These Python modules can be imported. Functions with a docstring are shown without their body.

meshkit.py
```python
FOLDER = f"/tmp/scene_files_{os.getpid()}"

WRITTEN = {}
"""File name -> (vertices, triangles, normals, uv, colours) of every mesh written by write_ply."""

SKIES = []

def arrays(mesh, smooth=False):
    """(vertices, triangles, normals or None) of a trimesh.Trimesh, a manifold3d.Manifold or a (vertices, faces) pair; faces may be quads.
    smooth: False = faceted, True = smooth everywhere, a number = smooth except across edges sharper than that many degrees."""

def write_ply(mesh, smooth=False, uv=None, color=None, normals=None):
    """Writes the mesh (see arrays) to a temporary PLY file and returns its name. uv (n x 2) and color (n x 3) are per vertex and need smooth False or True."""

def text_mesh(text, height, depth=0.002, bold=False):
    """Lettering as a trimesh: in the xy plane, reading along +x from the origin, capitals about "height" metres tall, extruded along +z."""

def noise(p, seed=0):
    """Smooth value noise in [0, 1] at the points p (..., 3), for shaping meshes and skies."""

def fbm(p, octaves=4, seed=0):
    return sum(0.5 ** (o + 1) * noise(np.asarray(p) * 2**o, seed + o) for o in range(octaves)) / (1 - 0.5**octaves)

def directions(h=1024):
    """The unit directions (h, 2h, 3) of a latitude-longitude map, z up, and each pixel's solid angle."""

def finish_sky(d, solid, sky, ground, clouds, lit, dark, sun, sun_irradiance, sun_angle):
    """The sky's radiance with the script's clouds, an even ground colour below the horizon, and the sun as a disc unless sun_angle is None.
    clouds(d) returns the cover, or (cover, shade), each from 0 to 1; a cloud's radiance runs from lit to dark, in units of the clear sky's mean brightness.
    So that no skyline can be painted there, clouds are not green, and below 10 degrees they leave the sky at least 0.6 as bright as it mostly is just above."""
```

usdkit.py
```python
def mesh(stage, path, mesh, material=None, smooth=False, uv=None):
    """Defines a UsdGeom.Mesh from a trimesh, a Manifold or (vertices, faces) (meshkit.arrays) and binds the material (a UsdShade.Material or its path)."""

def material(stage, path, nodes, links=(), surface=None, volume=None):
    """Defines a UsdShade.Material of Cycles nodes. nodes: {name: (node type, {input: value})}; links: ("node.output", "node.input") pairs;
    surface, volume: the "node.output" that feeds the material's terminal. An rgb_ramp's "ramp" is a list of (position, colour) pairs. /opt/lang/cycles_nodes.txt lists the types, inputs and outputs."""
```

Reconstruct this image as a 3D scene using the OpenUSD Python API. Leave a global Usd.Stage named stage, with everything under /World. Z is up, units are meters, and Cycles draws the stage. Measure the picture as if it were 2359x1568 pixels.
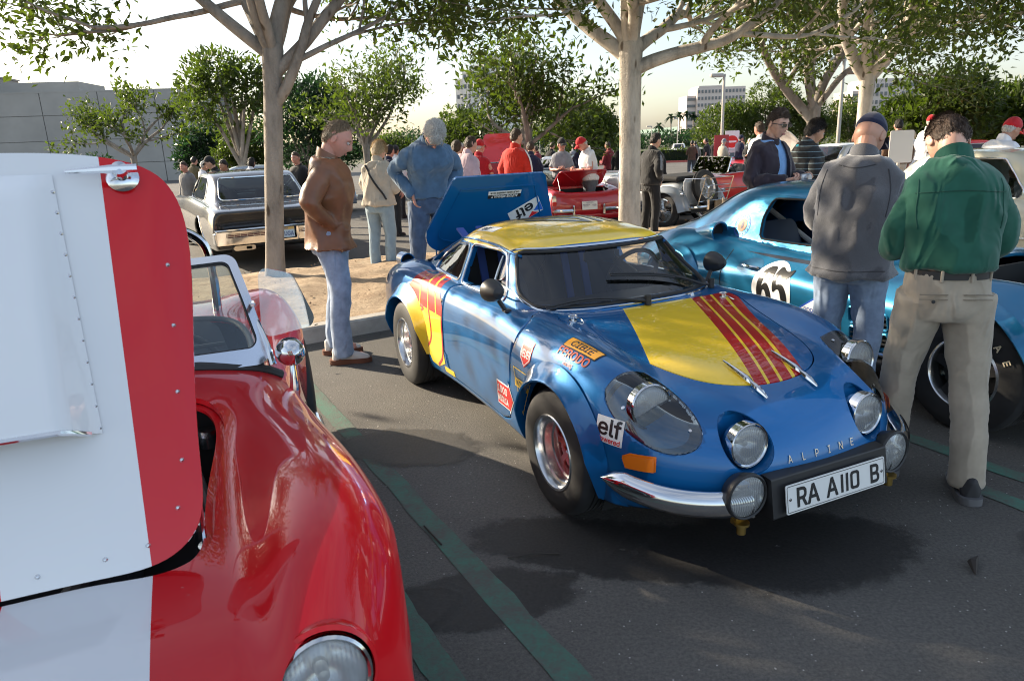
import math, random, glob
import numpy as np, trimesh, usdkit, meshkit
import manifold3d as m3
from scipy.interpolate import Akima1DInterpolator, CubicSpline
from shapely.geometry import Polygon, LineString, Point, box as sbox
from shapely import affinity
from pxr import Usd, UsdGeom, UsdLux, UsdShade, Gf, Sdf, Vt

stage = Usd.Stage.CreateInMemory()
UsdGeom.SetStageUpAxis(stage, UsdGeom.Tokens.z)
UsdGeom.SetStageMetersPerUnit(stage, 1.0)
UsdGeom.Xform.Define(stage, '/World')
UsdGeom.Scope.Define(stage, '/World/Looks')

# ---------------------------------------------------------------- camera, sky, sun, exposure
EXPOSURE = 1.42
SUN_AZ, SUN_EL = math.radians(-60), math.radians(24)       # azimuth from +y towards +x
SUN_I, SKY_S = 1.25, 0.088
PITCH, ROLL, CAM_H = math.radians(15.6), math.radians(2.2), 1.641
_cp, _sp = math.cos(PITCH), math.sin(PITCH)
_fwd = np.array([0, _cp, -_sp]); _rt = np.array([1., 0, 0]); _dn = np.cross(_fwd, _rt)
_c, _s = math.cos(ROLL), math.sin(ROLL)
_r2, _d2 = _c * _rt + _s * _dn, -_s * _rt + _c * _dn
cam = UsdGeom.Camera.Define(stage, '/World/camera')
M = Gf.Matrix4d(*[float(x) for r in (list(_r2) + [0], list(-_d2) + [0], list(-_fwd) + [0], [0, 0, CAM_H, 1]) for x in r])
cam.AddTransformOp().Set(M)
cam.CreateHorizontalApertureAttr(36.0)
cam.CreateVerticalApertureAttr(36.0 * 680 / 1024)
cam.CreateFocalLengthAttr(36.0 * 1661 / 2358)
cam.CreateClippingRangeAttr(Gf.Vec2f(0.05, 4000))
cam.CreateExposureAttr(EXPOSURE)
cam.CreateFStopAttr(8.0)
cam.CreateFocusDistanceAttr(4.0)
SUN = np.array([math.cos(SUN_EL) * math.sin(SUN_AZ), math.cos(SUN_EL) * math.cos(SUN_AZ), math.sin(SUN_EL)])
sky = UsdLux.DomeLight.Define(stage, '/World/sky')
skym = usdkit.material(stage, '/World/Looks/sky', {
    's': ('sky_texture', {'sky_type': 'single_scattering', 'sun_disc': False, 'sun_elevation': SUN_EL, 'sun_rotation': SUN_AZ, 'air_density': 1.0, 'aerosol_density': 1.6}),
    'tc': ('texture_coordinate', {}),
    'mp': ('mapping', {'scale': (1.6, 1.6, 5.0)}),
    'n': ('noise_texture', {'scale': 1.3, 'detail': 5, 'roughness': .55}),
    'cr': ('rgb_ramp', {'ramp': [(0, (.08, .08, .08)), (.42, (.14, .14, .14)), (.66, (.45, .45, .45)), (1, (.6, .6, .6))]}),
    'm': ('mix_color', {'b': (4.6, 4.7, 4.8)}),
    'b': ('background_shader', {'strength': SKY_S})},
    [('tc.generated', 'mp.vector'), ('mp.vector', 'n.vector'), ('n.fac', 'cr.fac'), ('cr.color', 'm.fac'), ('s.color', 'm.a'), ('m.result', 'b.color')], surface='b.background')
UsdShade.MaterialBindingAPI.Apply(sky.GetPrim()).Bind(skym)
sky.GetPrim().SetCustomDataByKey('kind', 'structure')
sun = UsdLux.DistantLight.Define(stage, '/World/sun')
sun.CreateNormalizeAttr(True); sun.CreateIntensityAttr(SUN_I); sun.CreateAngleAttr(0.53)
sun.CreateColorAttr(Gf.Vec3f(1.0, 0.86, 0.66))
_z = SUN; _x = np.cross([0, 0, 1.], _z); _x /= np.linalg.norm(_x); _y = np.cross(_z, _x)
sun.AddTransformOp().Set(Gf.Matrix4d(*[float(x) for r in (list(_x) + [0], list(_y) + [0], list(_z) + [0], [0, 0, 10, 1]) for x in r]))

# ---------------------------------------------------------------- helpers: prims
_used = {}
def _path(parent, name):
    k = (parent, name); n = _used.get(k, 0); _used[k] = n + 1
    return f'{parent}/{name}' + (f'_{n:03d}' if n else '')
def cdata(prim, **kw):
    for k, v in kw.items():
        if v: prim.SetCustomDataByKey(k, v)
def thing(name, label=None, cat=None, loc=(0, 0, 0), rz=0, group=None, kind=None):
    p = _path('/World', name)
    x = UsdGeom.Xform.Define(stage, p)
    x.AddTranslateOp().Set(Gf.Vec3d(*map(float, loc)))
    if rz: x.AddRotateZOp().Set(float(rz))
    cdata(x.GetPrim(), label=label, category=cat, group=group, kind=kind)
    return p
def part(parent, name, mesh, mat, smooth=35, label=None, kind=None):
    p = _path(parent, name)
    if isinstance(mesh, list): mesh = cat_m(mesh)
    m = usdkit.mesh(stage, p, mesh, mat, smooth=smooth)
    cdata(m.GetPrim(), label=label, kind=kind)
    return p
def single(name, mesh, mat, label=None, cat=None, group=None, kind=None, smooth=35):
    p = part('/World', name, mesh, mat, smooth)
    cdata(stage.GetPrimAtPath(p), label=label, category=cat, group=group, kind=kind)
    return p
def node(parent, name, label=None):
    p = _path(parent, name); UsdGeom.Xform.Define(stage, p)
    cdata(stage.GetPrimAtPath(p), label=label)
    return p
def copy_of(src, label, loc, rz=0, group=None, scale=None, cat=None):
    sp = stage.GetPrimAtPath(src)
    name = src.rsplit('/', 1)[1].rstrip('0123456789').rstrip('_')
    p = _path('/World', name)
    x = UsdGeom.Xform.Define(stage, p)
    x.GetPrim().GetReferences().AddInternalReference(sp.GetPath())
    x.ClearXformOpOrder()
    x.GetPrim().SetInstanceable(True)
    xo = UsdGeom.Xformable(x.GetPrim())
    sc = scale if scale is not None else 1.0
    sc = (sc, sc, sc) if np.ndim(sc) == 0 else sc
    mt = Gf.Matrix4d().SetScale(Gf.Vec3d(*map(float, sc))) * Gf.Matrix4d().SetRotate(Gf.Rotation(Gf.Vec3d(0, 0, 1), float(rz))) * Gf.Matrix4d().SetTranslate(Gf.Vec3d(*map(float, loc)))
    xo.MakeMatrixXform().Set(mt)
    cdata(x.GetPrim(), label=label, group=group, category=cat)
    return p

# ---------------------------------------------------------------- helpers: materials
_mats = {}
def mat(name, base=(.5, .5, .5), rough=.5, metal=0., coat=0., var=None, bump=None, spec=.5, trans=0., sheen=0., ior=1.5, emit=None, alpha=1.0, stretch=None, coat_rough=.03, sss=0.):
    if name in _mats: return _mats[name]
    P = {'base_color': base, 'roughness': rough, 'metallic': metal, 'coat_weight': coat, 'coat_roughness': coat_rough, 'specular_ior_level': spec, 'transmission_weight': trans, 'ior': ior, 'alpha': alpha, 'sheen_weight': sheen}
    if sss: P.update({'subsurface_weight': sss, 'subsurface_scale': .004})
    if emit: P.update({'emission_color': emit[0], 'emission_strength': emit[1]})
    N = {'p': ('principled_bsdf', P)}; L = []
    if var or bump:
        N['tc'] = ('texture_coordinate', {}); src = 'tc.object'
        if stretch:
            N['mp'] = ('mapping', {'scale': stretch}); L.append(('tc.object', 'mp.vector')); src = 'mp.vector'
    if var:                       # (scale, amount[, second colour])
        sc, am = var[0], var[1]
        b = np.array(base)
        lo, hi = (np.array(var[2]), b) if len(var) > 2 else (b * (1 - am), np.minimum(b * (1 + am), 1))
        N['n'] = ('noise_texture', {'scale': sc, 'detail': 6, 'roughness': .6})
        N['r'] = ('rgb_ramp', {'ramp': [(.3, tuple(lo)), (.7, tuple(hi))]})
        L += [(src, 'n.vector'), ('n.fac', 'r.fac'), ('r.color', 'p.base_color')]
    if bump:                      # (scale, strength, distance)
        N['bn'] = ('noise_texture', {'scale': bump[0], 'detail': 5, 'roughness': .6})
        N['b'] = ('bump', {'strength': bump[1], 'distance': bump[2]})
        L += [(src, 'bn.vector'), ('bn.fac', 'b.height'), ('b.normal', 'p.normal')]
    _mats[name] = usdkit.material(stage, '/World/Looks/' + name, N, L, surface='p.BSDF')
    return _mats[name]
def stripe_mat(name, ang, stops, rng, rough=.28, coat=1., axis='y'):
    """paint whose colour steps along a direction in the object's xy plane: value = y*cos(ang)+x*sin(ang) mapped from rng to 0..1."""
    L = [('tc.object', 's.vector'), ('s.y' if axis == 'y' else 's.z', 'a.value1'), ('s.x', 'b.value1'), ('a.value', 'c.value1'), ('b.value', 'c.value2'), ('c.value', 'm.value'), ('m.result', 'r.fac'), ('r.color', 'p.base_color')]
    N = {'tc': ('texture_coordinate', {}), 's': ('separate_xyz', {}), 'a': ('math', {'math_type': 'multiply', 'value2': math.cos(ang)}), 'b': ('math', {'math_type': 'multiply', 'value2': math.sin(ang)}),
         'c': ('math', {'math_type': 'add'}), 'm': ('map_range', {'from_min': rng[0], 'from_max': rng[1], 'clamp': True}),
         'r': ('rgb_ramp', {'ramp': [((v - rng[0]) / (rng[1] - rng[0]), c) for v, c in stops], 'interpolate': False}),
         'p': ('principled_bsdf', {'roughness': rough, 'coat_weight': coat, 'coat_roughness': .005, 'specular_ior_level': .1})}
    _mats[name] = usdkit.material(stage, '/World/Looks/' + name, N, L, surface='p.BSDF')
    return _mats[name]
def pane_mat(name, tint=(.82, .86, .84), refl=1.0):
    if name in _mats: return _mats[name]
    _mats[name] = usdkit.material(stage, '/World/Looks/' + name, {
        't': ('transparent_bsdf', {'color': tint}), 'g': ('glossy_bsdf', {'color': (refl, refl, refl), 'roughness': 0.0}), 'f': ('fresnel', {'IOR': 1.75}), 'x': ('mix_closure', {})},
        [('f.fac', 'x.fac'), ('t.BSDF', 'x.closure1'), ('g.BSDF', 'x.closure2')], surface='x.closure')
    return _mats[name]

# ---------------------------------------------------------------- helpers: shapes
def tm(m):
    if isinstance(m, list): return cat_m(m)
    if isinstance(m, m3.Manifold):
        q = m.to_mesh(); return trimesh.Trimesh(np.array(q.vert_properties[:, :3], float), np.array(q.tri_verts, int), process=False)
    if isinstance(m, tuple):
        v, f = np.asarray(m[0], float), np.asarray(m[1], int)
        if f.shape[1] == 4: f = np.vstack([f[:, [0, 1, 2]], f[:, [0, 2, 3]]])
        return trimesh.Trimesh(v, f, process=False)
    return m
def cat_m(ms):
    ms = [tm(m) for m in ms]; off = np.cumsum([0] + [len(m.vertices) for m in ms])
    return trimesh.Trimesh(np.vstack([m.vertices for m in ms]), np.vstack([m.faces + o for m, o in zip(ms, off)]), process=False)
def man(m):
    m = tm(m)
    return m3.Manifold(m3.Mesh(np.asarray(m.vertices, np.float32), np.asarray(m.faces, np.uint32)))
def xf(m, T=None, t=(0, 0, 0), rx=0, ry=0, rz=0, s=1):
    m = tm(m).copy(); v = np.array(m.vertices) * s
    for a, ax in ((rx, 0), (ry, 1), (rz, 2)):
        if a: v = v @ rotm(a, ax).T
    m.vertices = v + np.asarray(t, float); return m
def rotm(deg, ax):
    a = math.radians(deg); c, s = math.cos(a), math.sin(a)
    return np.array([[[1, 0, 0], [0, c, -s], [0, s, c]], [[c, 0, s], [0, 1, 0], [-s, 0, c]], [[c, -s, 0], [s, c, 0], [0, 0, 1]]][ax], float)
def bx(cx, cy, cz, sx, sy, sz, bev=0.0):
    if bev:
        b = min(bev, .45 * min(sx, sy, sz)); hx, hy, hz = sx / 2, sy / 2, sz / 2
        pts = [(i * (hx - b * (k != 0)), j * (hy - b * (k != 1)), l * (hz - b * (k != 2))) for i in (-1, 1) for j in (-1, 1) for l in (-1, 1) for k in range(3)]
        return xf(m3.Manifold.hull_points(np.array(pts, np.float64)), t=(cx, cy, cz))
    m = trimesh.creation.box((sx, sy, sz)); m.apply_translation((cx, cy, cz)); return m
def lathe(prof, n=32, axis='z'):
    """profile of (r, h) revolved round z (or y / x)."""
    p = np.asarray(prof, float); a = np.arange(n) * 2 * np.pi / n
    v = np.stack([p[:, None, 0] * np.cos(a), p[:, None, 0] * np.sin(a), np.broadcast_to(p[:, None, 1], (len(p), n))], -1)
    i, j = np.meshgrid(np.arange(len(p) - 1), np.arange(n), indexing='ij'); k = (j + 1) % n
    f = np.stack([i * n + j, i * n + k, (i + 1) * n + k, (i + 1) * n + j], -1).reshape(-1, 4)
    v = v.reshape(-1, 3)
    if axis == 'y': v = v[:, [0, 2, 1]] * [1, 1, -1]
    if axis == 'x': v = v[:, [2, 0, 1]]
    m = tm((v, f)); 
    return m
def frame_along(p):
    p = np.asarray(p, float); t = np.gradient(p, axis=0); t /= np.linalg.norm(t, axis=1, keepdims=True) + 1e-12
    up = np.array([0, 0, 1.]) if abs(t[0, 2]) < .9 else np.array([1., 0, 0])
    n = np.zeros_like(p); n[0] = np.cross(t[0], up); n[0] /= np.linalg.norm(n[0])
    for i in range(1, len(p)):
        w = n[i - 1] - t[i] * np.dot(n[i - 1], t[i]); n[i] = w / (np.linalg.norm(w) + 1e-12)
    return t, n, np.cross(t, n)
def tube(p, r, sides=8, cap=True, closed=False):
    p = np.asarray(p, float)
    if closed: p = np.vstack([p, p[:1]])
    t, n, b = frame_along(p); k = len(p); a = np.arange(sides) * 2 * np.pi / sides
    r = np.broadcast_to(np.asarray(r, float), (k,))
    v = p[:, None] + r[:, None, None] * (np.cos(a)[None, :, None] * n[:, None] + np.sin(a)[None, :, None] * b[:, None])
    i, j = np.meshgrid(np.arange(k - 1), np.arange(sides), indexing='ij'); q = (j + 1) % sides
    f = np.stack([i * sides + j, i * sides + q, (i + 1) * sides + q, (i + 1) * sides + j], -1).reshape(-1, 4)
    f = np.vstack([f[:, [0, 1, 2]], f[:, [0, 2, 3]]]); v = v.reshape(-1, 3)
    if cap and not closed:
        v = np.vstack([v, p[0], p[-1]]); o = k * sides
        f = np.vstack([f, [[o, (x + 1) % sides, x] for x in range(sides)], [[o + 1, o - sides + x, o - sides + (x + 1) % sides] for x in range(sides)]])
    return tm((v, f))
def spl(pts, n=40, closed=False):
    p = np.asarray(pts, float)
    if closed: p = np.vstack([p, p[:1]])
    d = np.r_[0, np.cumsum(np.sqrt(np.linalg.norm(np.diff(p, axis=0), axis=1)) + 1e-9)]
    c = CubicSpline(d, p, bc_type='periodic' if closed else 'natural')
    return c(np.linspace(0, d[-1], n + 1)[:-1] if closed else np.linspace(0, d[-1], n))
def rpoly(pts, r, n=6):
    """rounded polygon (shapely)"""
    return Polygon(pts).buffer(-r, quad_segs=n).buffer(r, quad_segs=n)
def prism(poly, lo, hi, axis='z'):
    """shapely polygon extruded between lo and hi along an axis; polygon coordinates are (x,y), (x,z) or (y,z)."""
    polys = getattr(poly, 'geoms', [poly]); cs = []
    for p in polys:
        cs.append(np.array(p.exterior.coords)[:-1]); cs += [np.array(h.coords)[:-1] for h in p.interiors]
    M_ = m3.CrossSection(cs, m3.FillRule.EvenOdd).extrude(hi - lo)
    t = tm(M_); v = np.array(t.vertices); v[:, 2] += lo
    if axis == 'y': v = v[:, [0, 2, 1]]; t = trimesh.Trimesh(v, t.faces[:, ::-1], process=False)
    elif axis == 'x': v = v[:, [2, 0, 1]]; t = trimesh.Trimesh(v, t.faces, process=False)
    else: t = trimesh.Trimesh(v, t.faces, process=False)
    return man(t)
def plate(poly, th, at=(0, 0, 0), ax=(1, 0, 0), ay=(0, 1, 0)):
    """polygon as a flat plate of thickness th in the plane spanned by ax, ay at a point."""
    t = tm(prism(poly, 0, th)); ax = np.asarray(ax, float); ay = np.asarray(ay, float)
    ax /= np.linalg.norm(ax); ay = ay - ax * np.dot(ax, ay); ay /= np.linalg.norm(ay); az = np.cross(ax, ay)
    v = np.array(t.vertices); t.vertices = np.asarray(at) + v[:, :1] * ax + v[:, 1:2] * ay + v[:, 2:] * az
    return t
_txt = {}
def text(s, h, at, ax, ay, bold=True, center=True, depth=.0015, sx=1.0):
    if s.strip() == '': return None
    t = meshkit.text_mesh(s, h, depth, bold).copy(); v = np.array(t.vertices)
    if center: v[:, 0] -= (v[:, 0].min() + v[:, 0].max()) / 2; v[:, 1] -= h / 2
    v[:, 0] *= sx
    ax = np.asarray(ax, float); ay = np.asarray(ay, float); ax = ax / np.linalg.norm(ax); ay = ay - ax * np.dot(ax, ay); ay /= np.linalg.norm(ay); az = np.cross(ax, ay)
    t.vertices = np.asarray(at, float) + v[:, :1] * ax + v[:, 1:2] * ay + v[:, 2:] * az
    return t
def sm1(g, ax, k):
    for _ in range(k):
        h = np.moveaxis(g, ax, 0).copy()
        h[1:-1] = (h[:-2] + 2 * h[1:-1] + h[2:]) / 4
        g = np.moveaxis(h, 0, ax)
    return g
def loft(net, nu, nv, ku=14, kv=6, mirror=True):
    """control net (stations, section points, 3), section from the centre line to the bottom edge -> dense smooth grid of the whole width."""
    net = np.asarray(net, float)
    if mirror: net = np.concatenate([(net * [1, -1, 1])[:, :0:-1], net], 1)
    g = net
    for ax, n in ((0, nu), (1, nv)):
        k = g.shape[ax]; g = Akima1DInterpolator(np.arange(k), g, axis=ax)(np.linspace(0, k - 1, n))
        g = np.moveaxis(g, 0, 0) if ax == 0 else g
    g = sm1(g, 0, ku); g = sm1(g, 1, kv)
    if mirror: g = (g + (g * [1, -1, 1])[:, ::-1]) / 2
    return g
def gnormals(g):
    du = np.gradient(g, axis=0); dv = np.gradient(g, axis=1); n = np.cross(du, dv); return n / (np.linalg.norm(n, axis=-1, keepdims=True) + 1e-12)
def gsolid(g):
    """closed solid from a grid of full sections: ends and underside closed."""
    nu, nv = g.shape[:2]; v = g.reshape(-1, 3)
    i, j = np.meshgrid(np.arange(nu - 1), np.arange(nv), indexing='ij'); k = (j + 1) % nv
    f = np.stack([i * nv + j, (i + 1) * nv + j, (i + 1) * nv + k, i * nv + k], -1).reshape(-1, 4)
    f = np.vstack([f[:, [0, 1, 2]], f[:, [0, 2, 3]]])
    v = np.vstack([v, g[0].mean(0), g[-1].mean(0)]); o = nu * nv
    a = np.arange(nv); b = (a + 1) % nv
    f = np.vstack([f, np.stack([np.full(nv, o), a, b], 1), np.stack([np.full(nv, o + 1), o - nv + b, o - nv + a], 1)])
    t = trimesh.Trimesh(v, f, process=False)
    if t.volume < 0: t = trimesh.Trimesh(v, f[:, ::-1], process=False)
    return man(t)
def offset_grid(g, d):
    n = gnormals(g); c = g.mean((0, 1)); 
    if ((g - c) * n).sum(-1).mean() < 0: n = -n
    return g + n * d
def cast(m, org, d, far=1e9):
    """first hits of rays on a trimesh: (n,3) points, (n,) distances or inf, face index. One shared direction is fast."""
    V, Fc = np.asarray(m.vertices), np.asarray(m.faces)
    org = np.atleast_2d(np.asarray(org, float)); d = np.asarray(d, float)
    if d.ndim == 2:
        T = np.full(len(org), np.inf); F = np.full(len(org), -1)
        for k in range(len(org)):
            _, t, f = cast(m, org[k:k + 1], d[k]); T[k], F[k] = t[0], f[0]
        return org + d * np.where(np.isfinite(T), T, 0)[:, None], T, F
    L = np.linalg.norm(d); u = d / L; a = np.cross(u, [0, 0, 1.] if abs(u[2]) < .9 else [1., 0, 0]); a /= np.linalg.norm(a); b = np.cross(u, a)
    P = V @ np.stack([a, b, u], 1); O = org @ np.stack([a, b, u], 1); tri = P[Fc]
    lo, hi = tri.min(1), tri.max(1); o = np.argsort(lo[:, 0]); tri = tri[o]; lo, hi = lo[o], hi[o]; wmax = (hi[:, 0] - lo[:, 0]).max() if len(o) else 0
    T = np.full(len(org), np.inf); F = np.full(len(org), -1)
    for k, (x, y, z) in enumerate(O):
        i0, i1 = np.searchsorted(lo[:, 0], [x - wmax - 1e-9, x + 1e-9])
        c = i0 + np.nonzero((hi[i0:i1, 0] >= x) & (lo[i0:i1, 1] <= y) & (hi[i0:i1, 1] >= y) & (hi[i0:i1, 2] >= z))[0]
        if not len(c): continue
        t = tri[c]; e1 = t[:, 1, :2] - t[:, 0, :2]; e2 = t[:, 2, :2] - t[:, 0, :2]; q = np.array([x, y]) - t[:, 0, :2]
        det = e1[:, 0] * e2[:, 1] - e1[:, 1] * e2[:, 0]; ok = np.abs(det) > 1e-16; inv = 1 / np.where(ok, det, 1)
        uu = (q[:, 0] * e2[:, 1] - q[:, 1] * e2[:, 0]) * inv; vv = (e1[:, 0] * q[:, 1] - e1[:, 1] * q[:, 0]) * inv
        zz = t[:, 0, 2] + uu * (t[:, 1, 2] - t[:, 0, 2]) + vv * (t[:, 2, 2] - t[:, 0, 2]) - z
        ok &= (uu >= -1e-7) & (vv >= -1e-7) & (uu + vv <= 1 + 1e-7) & (zz > 1e-6)
        if ok.any(): j = np.argmin(np.where(ok, zz, np.inf)); T[k] = zz[j] / L; F[k] = o[c[j]]
    return org + d * np.where(np.isfinite(T), T, 0)[:, None], T, F
def submesh_near(m, lo, hi):
    c = m.vertices[m.faces]; k = ((c.max(1) >= lo) & (c.min(1) <= hi)).all(1)
    return trimesh.Trimesh(m.vertices, m.faces[k], process=False)
def drape(flat, body, at, ax, ay, lift=.002, reach=.25, cut=.02):
    """lays a flat mesh (polygon or text mesh in its xy plane) on a body: vertices move along the plane's normal onto the surface."""
    if not isinstance(flat, trimesh.Trimesh): flat = tm(prism(flat, 0, .001))
    v, f = trimesh.remesh.subdivide_to_size(flat.vertices, flat.faces, cut, max_iter=8) if cut else (flat.vertices, flat.faces)
    m_ = trimesh.Trimesh(v, f, process=True); v, f = np.array(m_.vertices), m_.faces
    ax = np.asarray(ax, float); ay = np.asarray(ay, float); ax /= np.linalg.norm(ax); ay = ay - ax * np.dot(ax, ay); ay /= np.linalg.norm(ay); az = np.cross(ax, ay)
    uniq, inv = np.unique(np.round(v[:, :2], 5), axis=0, return_inverse=True); inv = inv.ravel()
    o = np.asarray(at, float) + uniq[:, :1] * ax + uniq[:, 1:2] * ay
    b = submesh_near(body, o.min(0) - reach, o.max(0) + reach)
    p, T, _ = cast(b, o + az * reach, -az)
    bad = ~np.isfinite(T) | (T > 2 * reach)
    d = np.where(bad, np.nan, T - reach); d = np.where(bad, np.nanmedian(d) if (~bad).any() else 0, d)
    q = o - az * d[:, None]
    return trimesh.Trimesh(q[inv] + az * (lift + v[:, 2:3]), f, process=False)
def mcyl(r, lo, hi, axis='z', at=(0, 0, 0), n=72, r2=None):
    c = m3.Manifold.cylinder(hi - lo, r, r if r2 is None else r2, n).translate([0, 0, lo])
    if axis == 'y': c = c.rotate([-90, 0, 0])
    if axis == 'x': c = c.rotate([0, 90, 0])
    return c.translate(list(map(float, at)))
# ---------------------------------------------------------------- ground, island, kerb, lines
def gz(y): return np.interp(np.asarray(y, float), [9, 15, 120, 4000], [0, -.11, -1.40, -1.40])
ASPH = usdkit.material(stage, '/World/Looks/asphalt', {
    'tc': ('texture_coordinate', {}), 'n1': ('noise_texture', {'scale': .55, 'detail': 6, 'roughness': .65}), 'n2': ('noise_texture', {'scale': 75., 'detail': 6, 'roughness': .75}), 'v': ('voronoi_texture', {'scale': 34., 'randomness': 1.}), 'v2': ('voronoi_texture', {'scale': 170., 'randomness': 1.}),
    'r1': ('rgb_ramp', {'ramp': [(.28, (.082, .077, .070)), (.72, (.150, .141, .128))]}), 'r2': ('rgb_ramp', {'ramp': [(.25, (.45, .45, .45)), (.5, (.95, .95, .95)), (.75, (1.5, 1.47, 1.42))]}), 'm': ('mix', {'mix_type': 'multiply', 'fac': 1.}),
    'rs': ('rgb_ramp', {'ramp': [(.0, (1, 1, 1)), (.085, (1, 1, 1)), (.12, (0, 0, 0))]}), 'wn': ('separate_color', {}), 'th': ('math', {'math_type': 'greater_than', 'value2': .62}), 'sp': ('math', {'math_type': 'multiply'}), 'sbw': ('rgb_to_bw', {}), 'ms': ('mix_color', {'b': (.45, .43, .40)}),
    'b': ('bump', {'strength': .6, 'distance': .003}), 'ba': ('math', {'math_type': 'add'}), 'p': ('principled_bsdf', {'roughness': .82, 'specular_ior_level': .35})},
    [('tc.object', 'n1.vector'), ('tc.object', 'n2.vector'), ('tc.object', 'v.vector'), ('tc.object', 'v2.vector'), ('n1.fac', 'r1.fac'), ('n2.fac', 'r2.fac'), ('r1.color', 'm.color1'), ('r2.color', 'm.color2'), ('v.distance', 'rs.fac'), ('v.color', 'wn.color'), ('wn.r', 'th.value1'), ('rs.color', 'sbw.color'), ('sbw.val', 'sp.value1'), ('th.value', 'sp.value2'), ('m.color', 'ms.a'), ('sp.value', 'ms.fac'), ('ms.result', 'p.base_color'), ('n2.fac', 'ba.value1'), ('v2.distance', 'ba.value2'), ('ba.value', 'b.height'), ('b.normal', 'p.normal')], surface='p.BSDF')
def sheet(xs, ys, dz=0.0, zf=None):
    X, Y = np.meshgrid(xs, ys, indexing='ij'); Z = gz(Y) + dz if zf is None else zf(X, Y); v = np.stack([X, Y, Z], -1).reshape(-1, 3); a, b = len(xs), len(ys)
    i, j = np.meshgrid(np.arange(a - 1), np.arange(b - 1), indexing='ij'); return tm((v, np.stack([i * b + j, (i + 1) * b + j, (i + 1) * b + j + 1, i * b + j + 1], -1).reshape(-1, 4)))
single('ground', sheet([-900, -300, -100, -40, -20, 0, 20, 40, 100, 300, 900], [-30, -10, 0, 9, 12, 20, 40, 80, 120]), ASPH, kind='structure', smooth=False)
FARG = mat('distant_ground', (.10, .105, .06), .9, var=(.02, .3))
single('terrain', sheet([-2500, -900, 0, 900, 2500], [120, 500, 1200, 3000], 0, lambda X, Y: gz(120) + 0 * X), FARG, kind='structure', smooth=False)
def ribbon(p0, p1, w, dz, n=40, jit=.0, seed=1):
    p0, p1 = np.array(p0, float), np.array(p1, float); d = (p1 - p0) / np.linalg.norm(p1 - p0); nn = np.array([-d[1], d[0]]); t = np.linspace(0, 1, n)[:, None]; c = p0 + (p1 - p0) * t; r = np.random.default_rng(seed); L, R_ = c + nn * (w / 2 + r.normal(0, jit, (n, 1))), c - nn * (w / 2 + r.normal(0, jit, (n, 1)))
    v = np.vstack([np.c_[L, gz(L[:, 1]) + dz], np.c_[R_, gz(R_[:, 1]) + dz]]); return tm((v, [[i, i + n, i + n + 1, i + 1] for i in range(n - 1)]))
def worn(name, c, dark=(.105, .10, .09), lo=.40, hi=.60, sc=5.5):
    return usdkit.material(stage, '/World/Looks/' + name, {'tc': ('texture_coordinate', {}), 'n': ('noise_texture', {'scale': sc, 'detail': 8, 'roughness': .75}), 'n2': ('noise_texture', {'scale': 70., 'detail': 4, 'roughness': .7}), 'a': ('math', {'math_type': 'multiply_add', 'value2': .45}), 'r': ('rgb_ramp', {'ramp': [(lo, c), (hi, dark)]}), 'b': ('bump', {'strength': .6, 'distance': .005}), 'p': ('principled_bsdf', {'roughness': .8, 'specular_ior_level': .3})},
        [('tc.object', 'n.vector'), ('tc.object', 'n2.vector'), ('n2.fac', 'a.value1'), ('n.fac', 'a.value3'), ('a.value', 'r.fac'), ('r.color', 'p.base_color'), ('n2.fac', 'b.height'), ('b.normal', 'p.normal')], surface='p.BSDF')
GREENL = worn('worn_green_paint', (.06, .20, .145), lo=.48, hi=.86)
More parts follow.
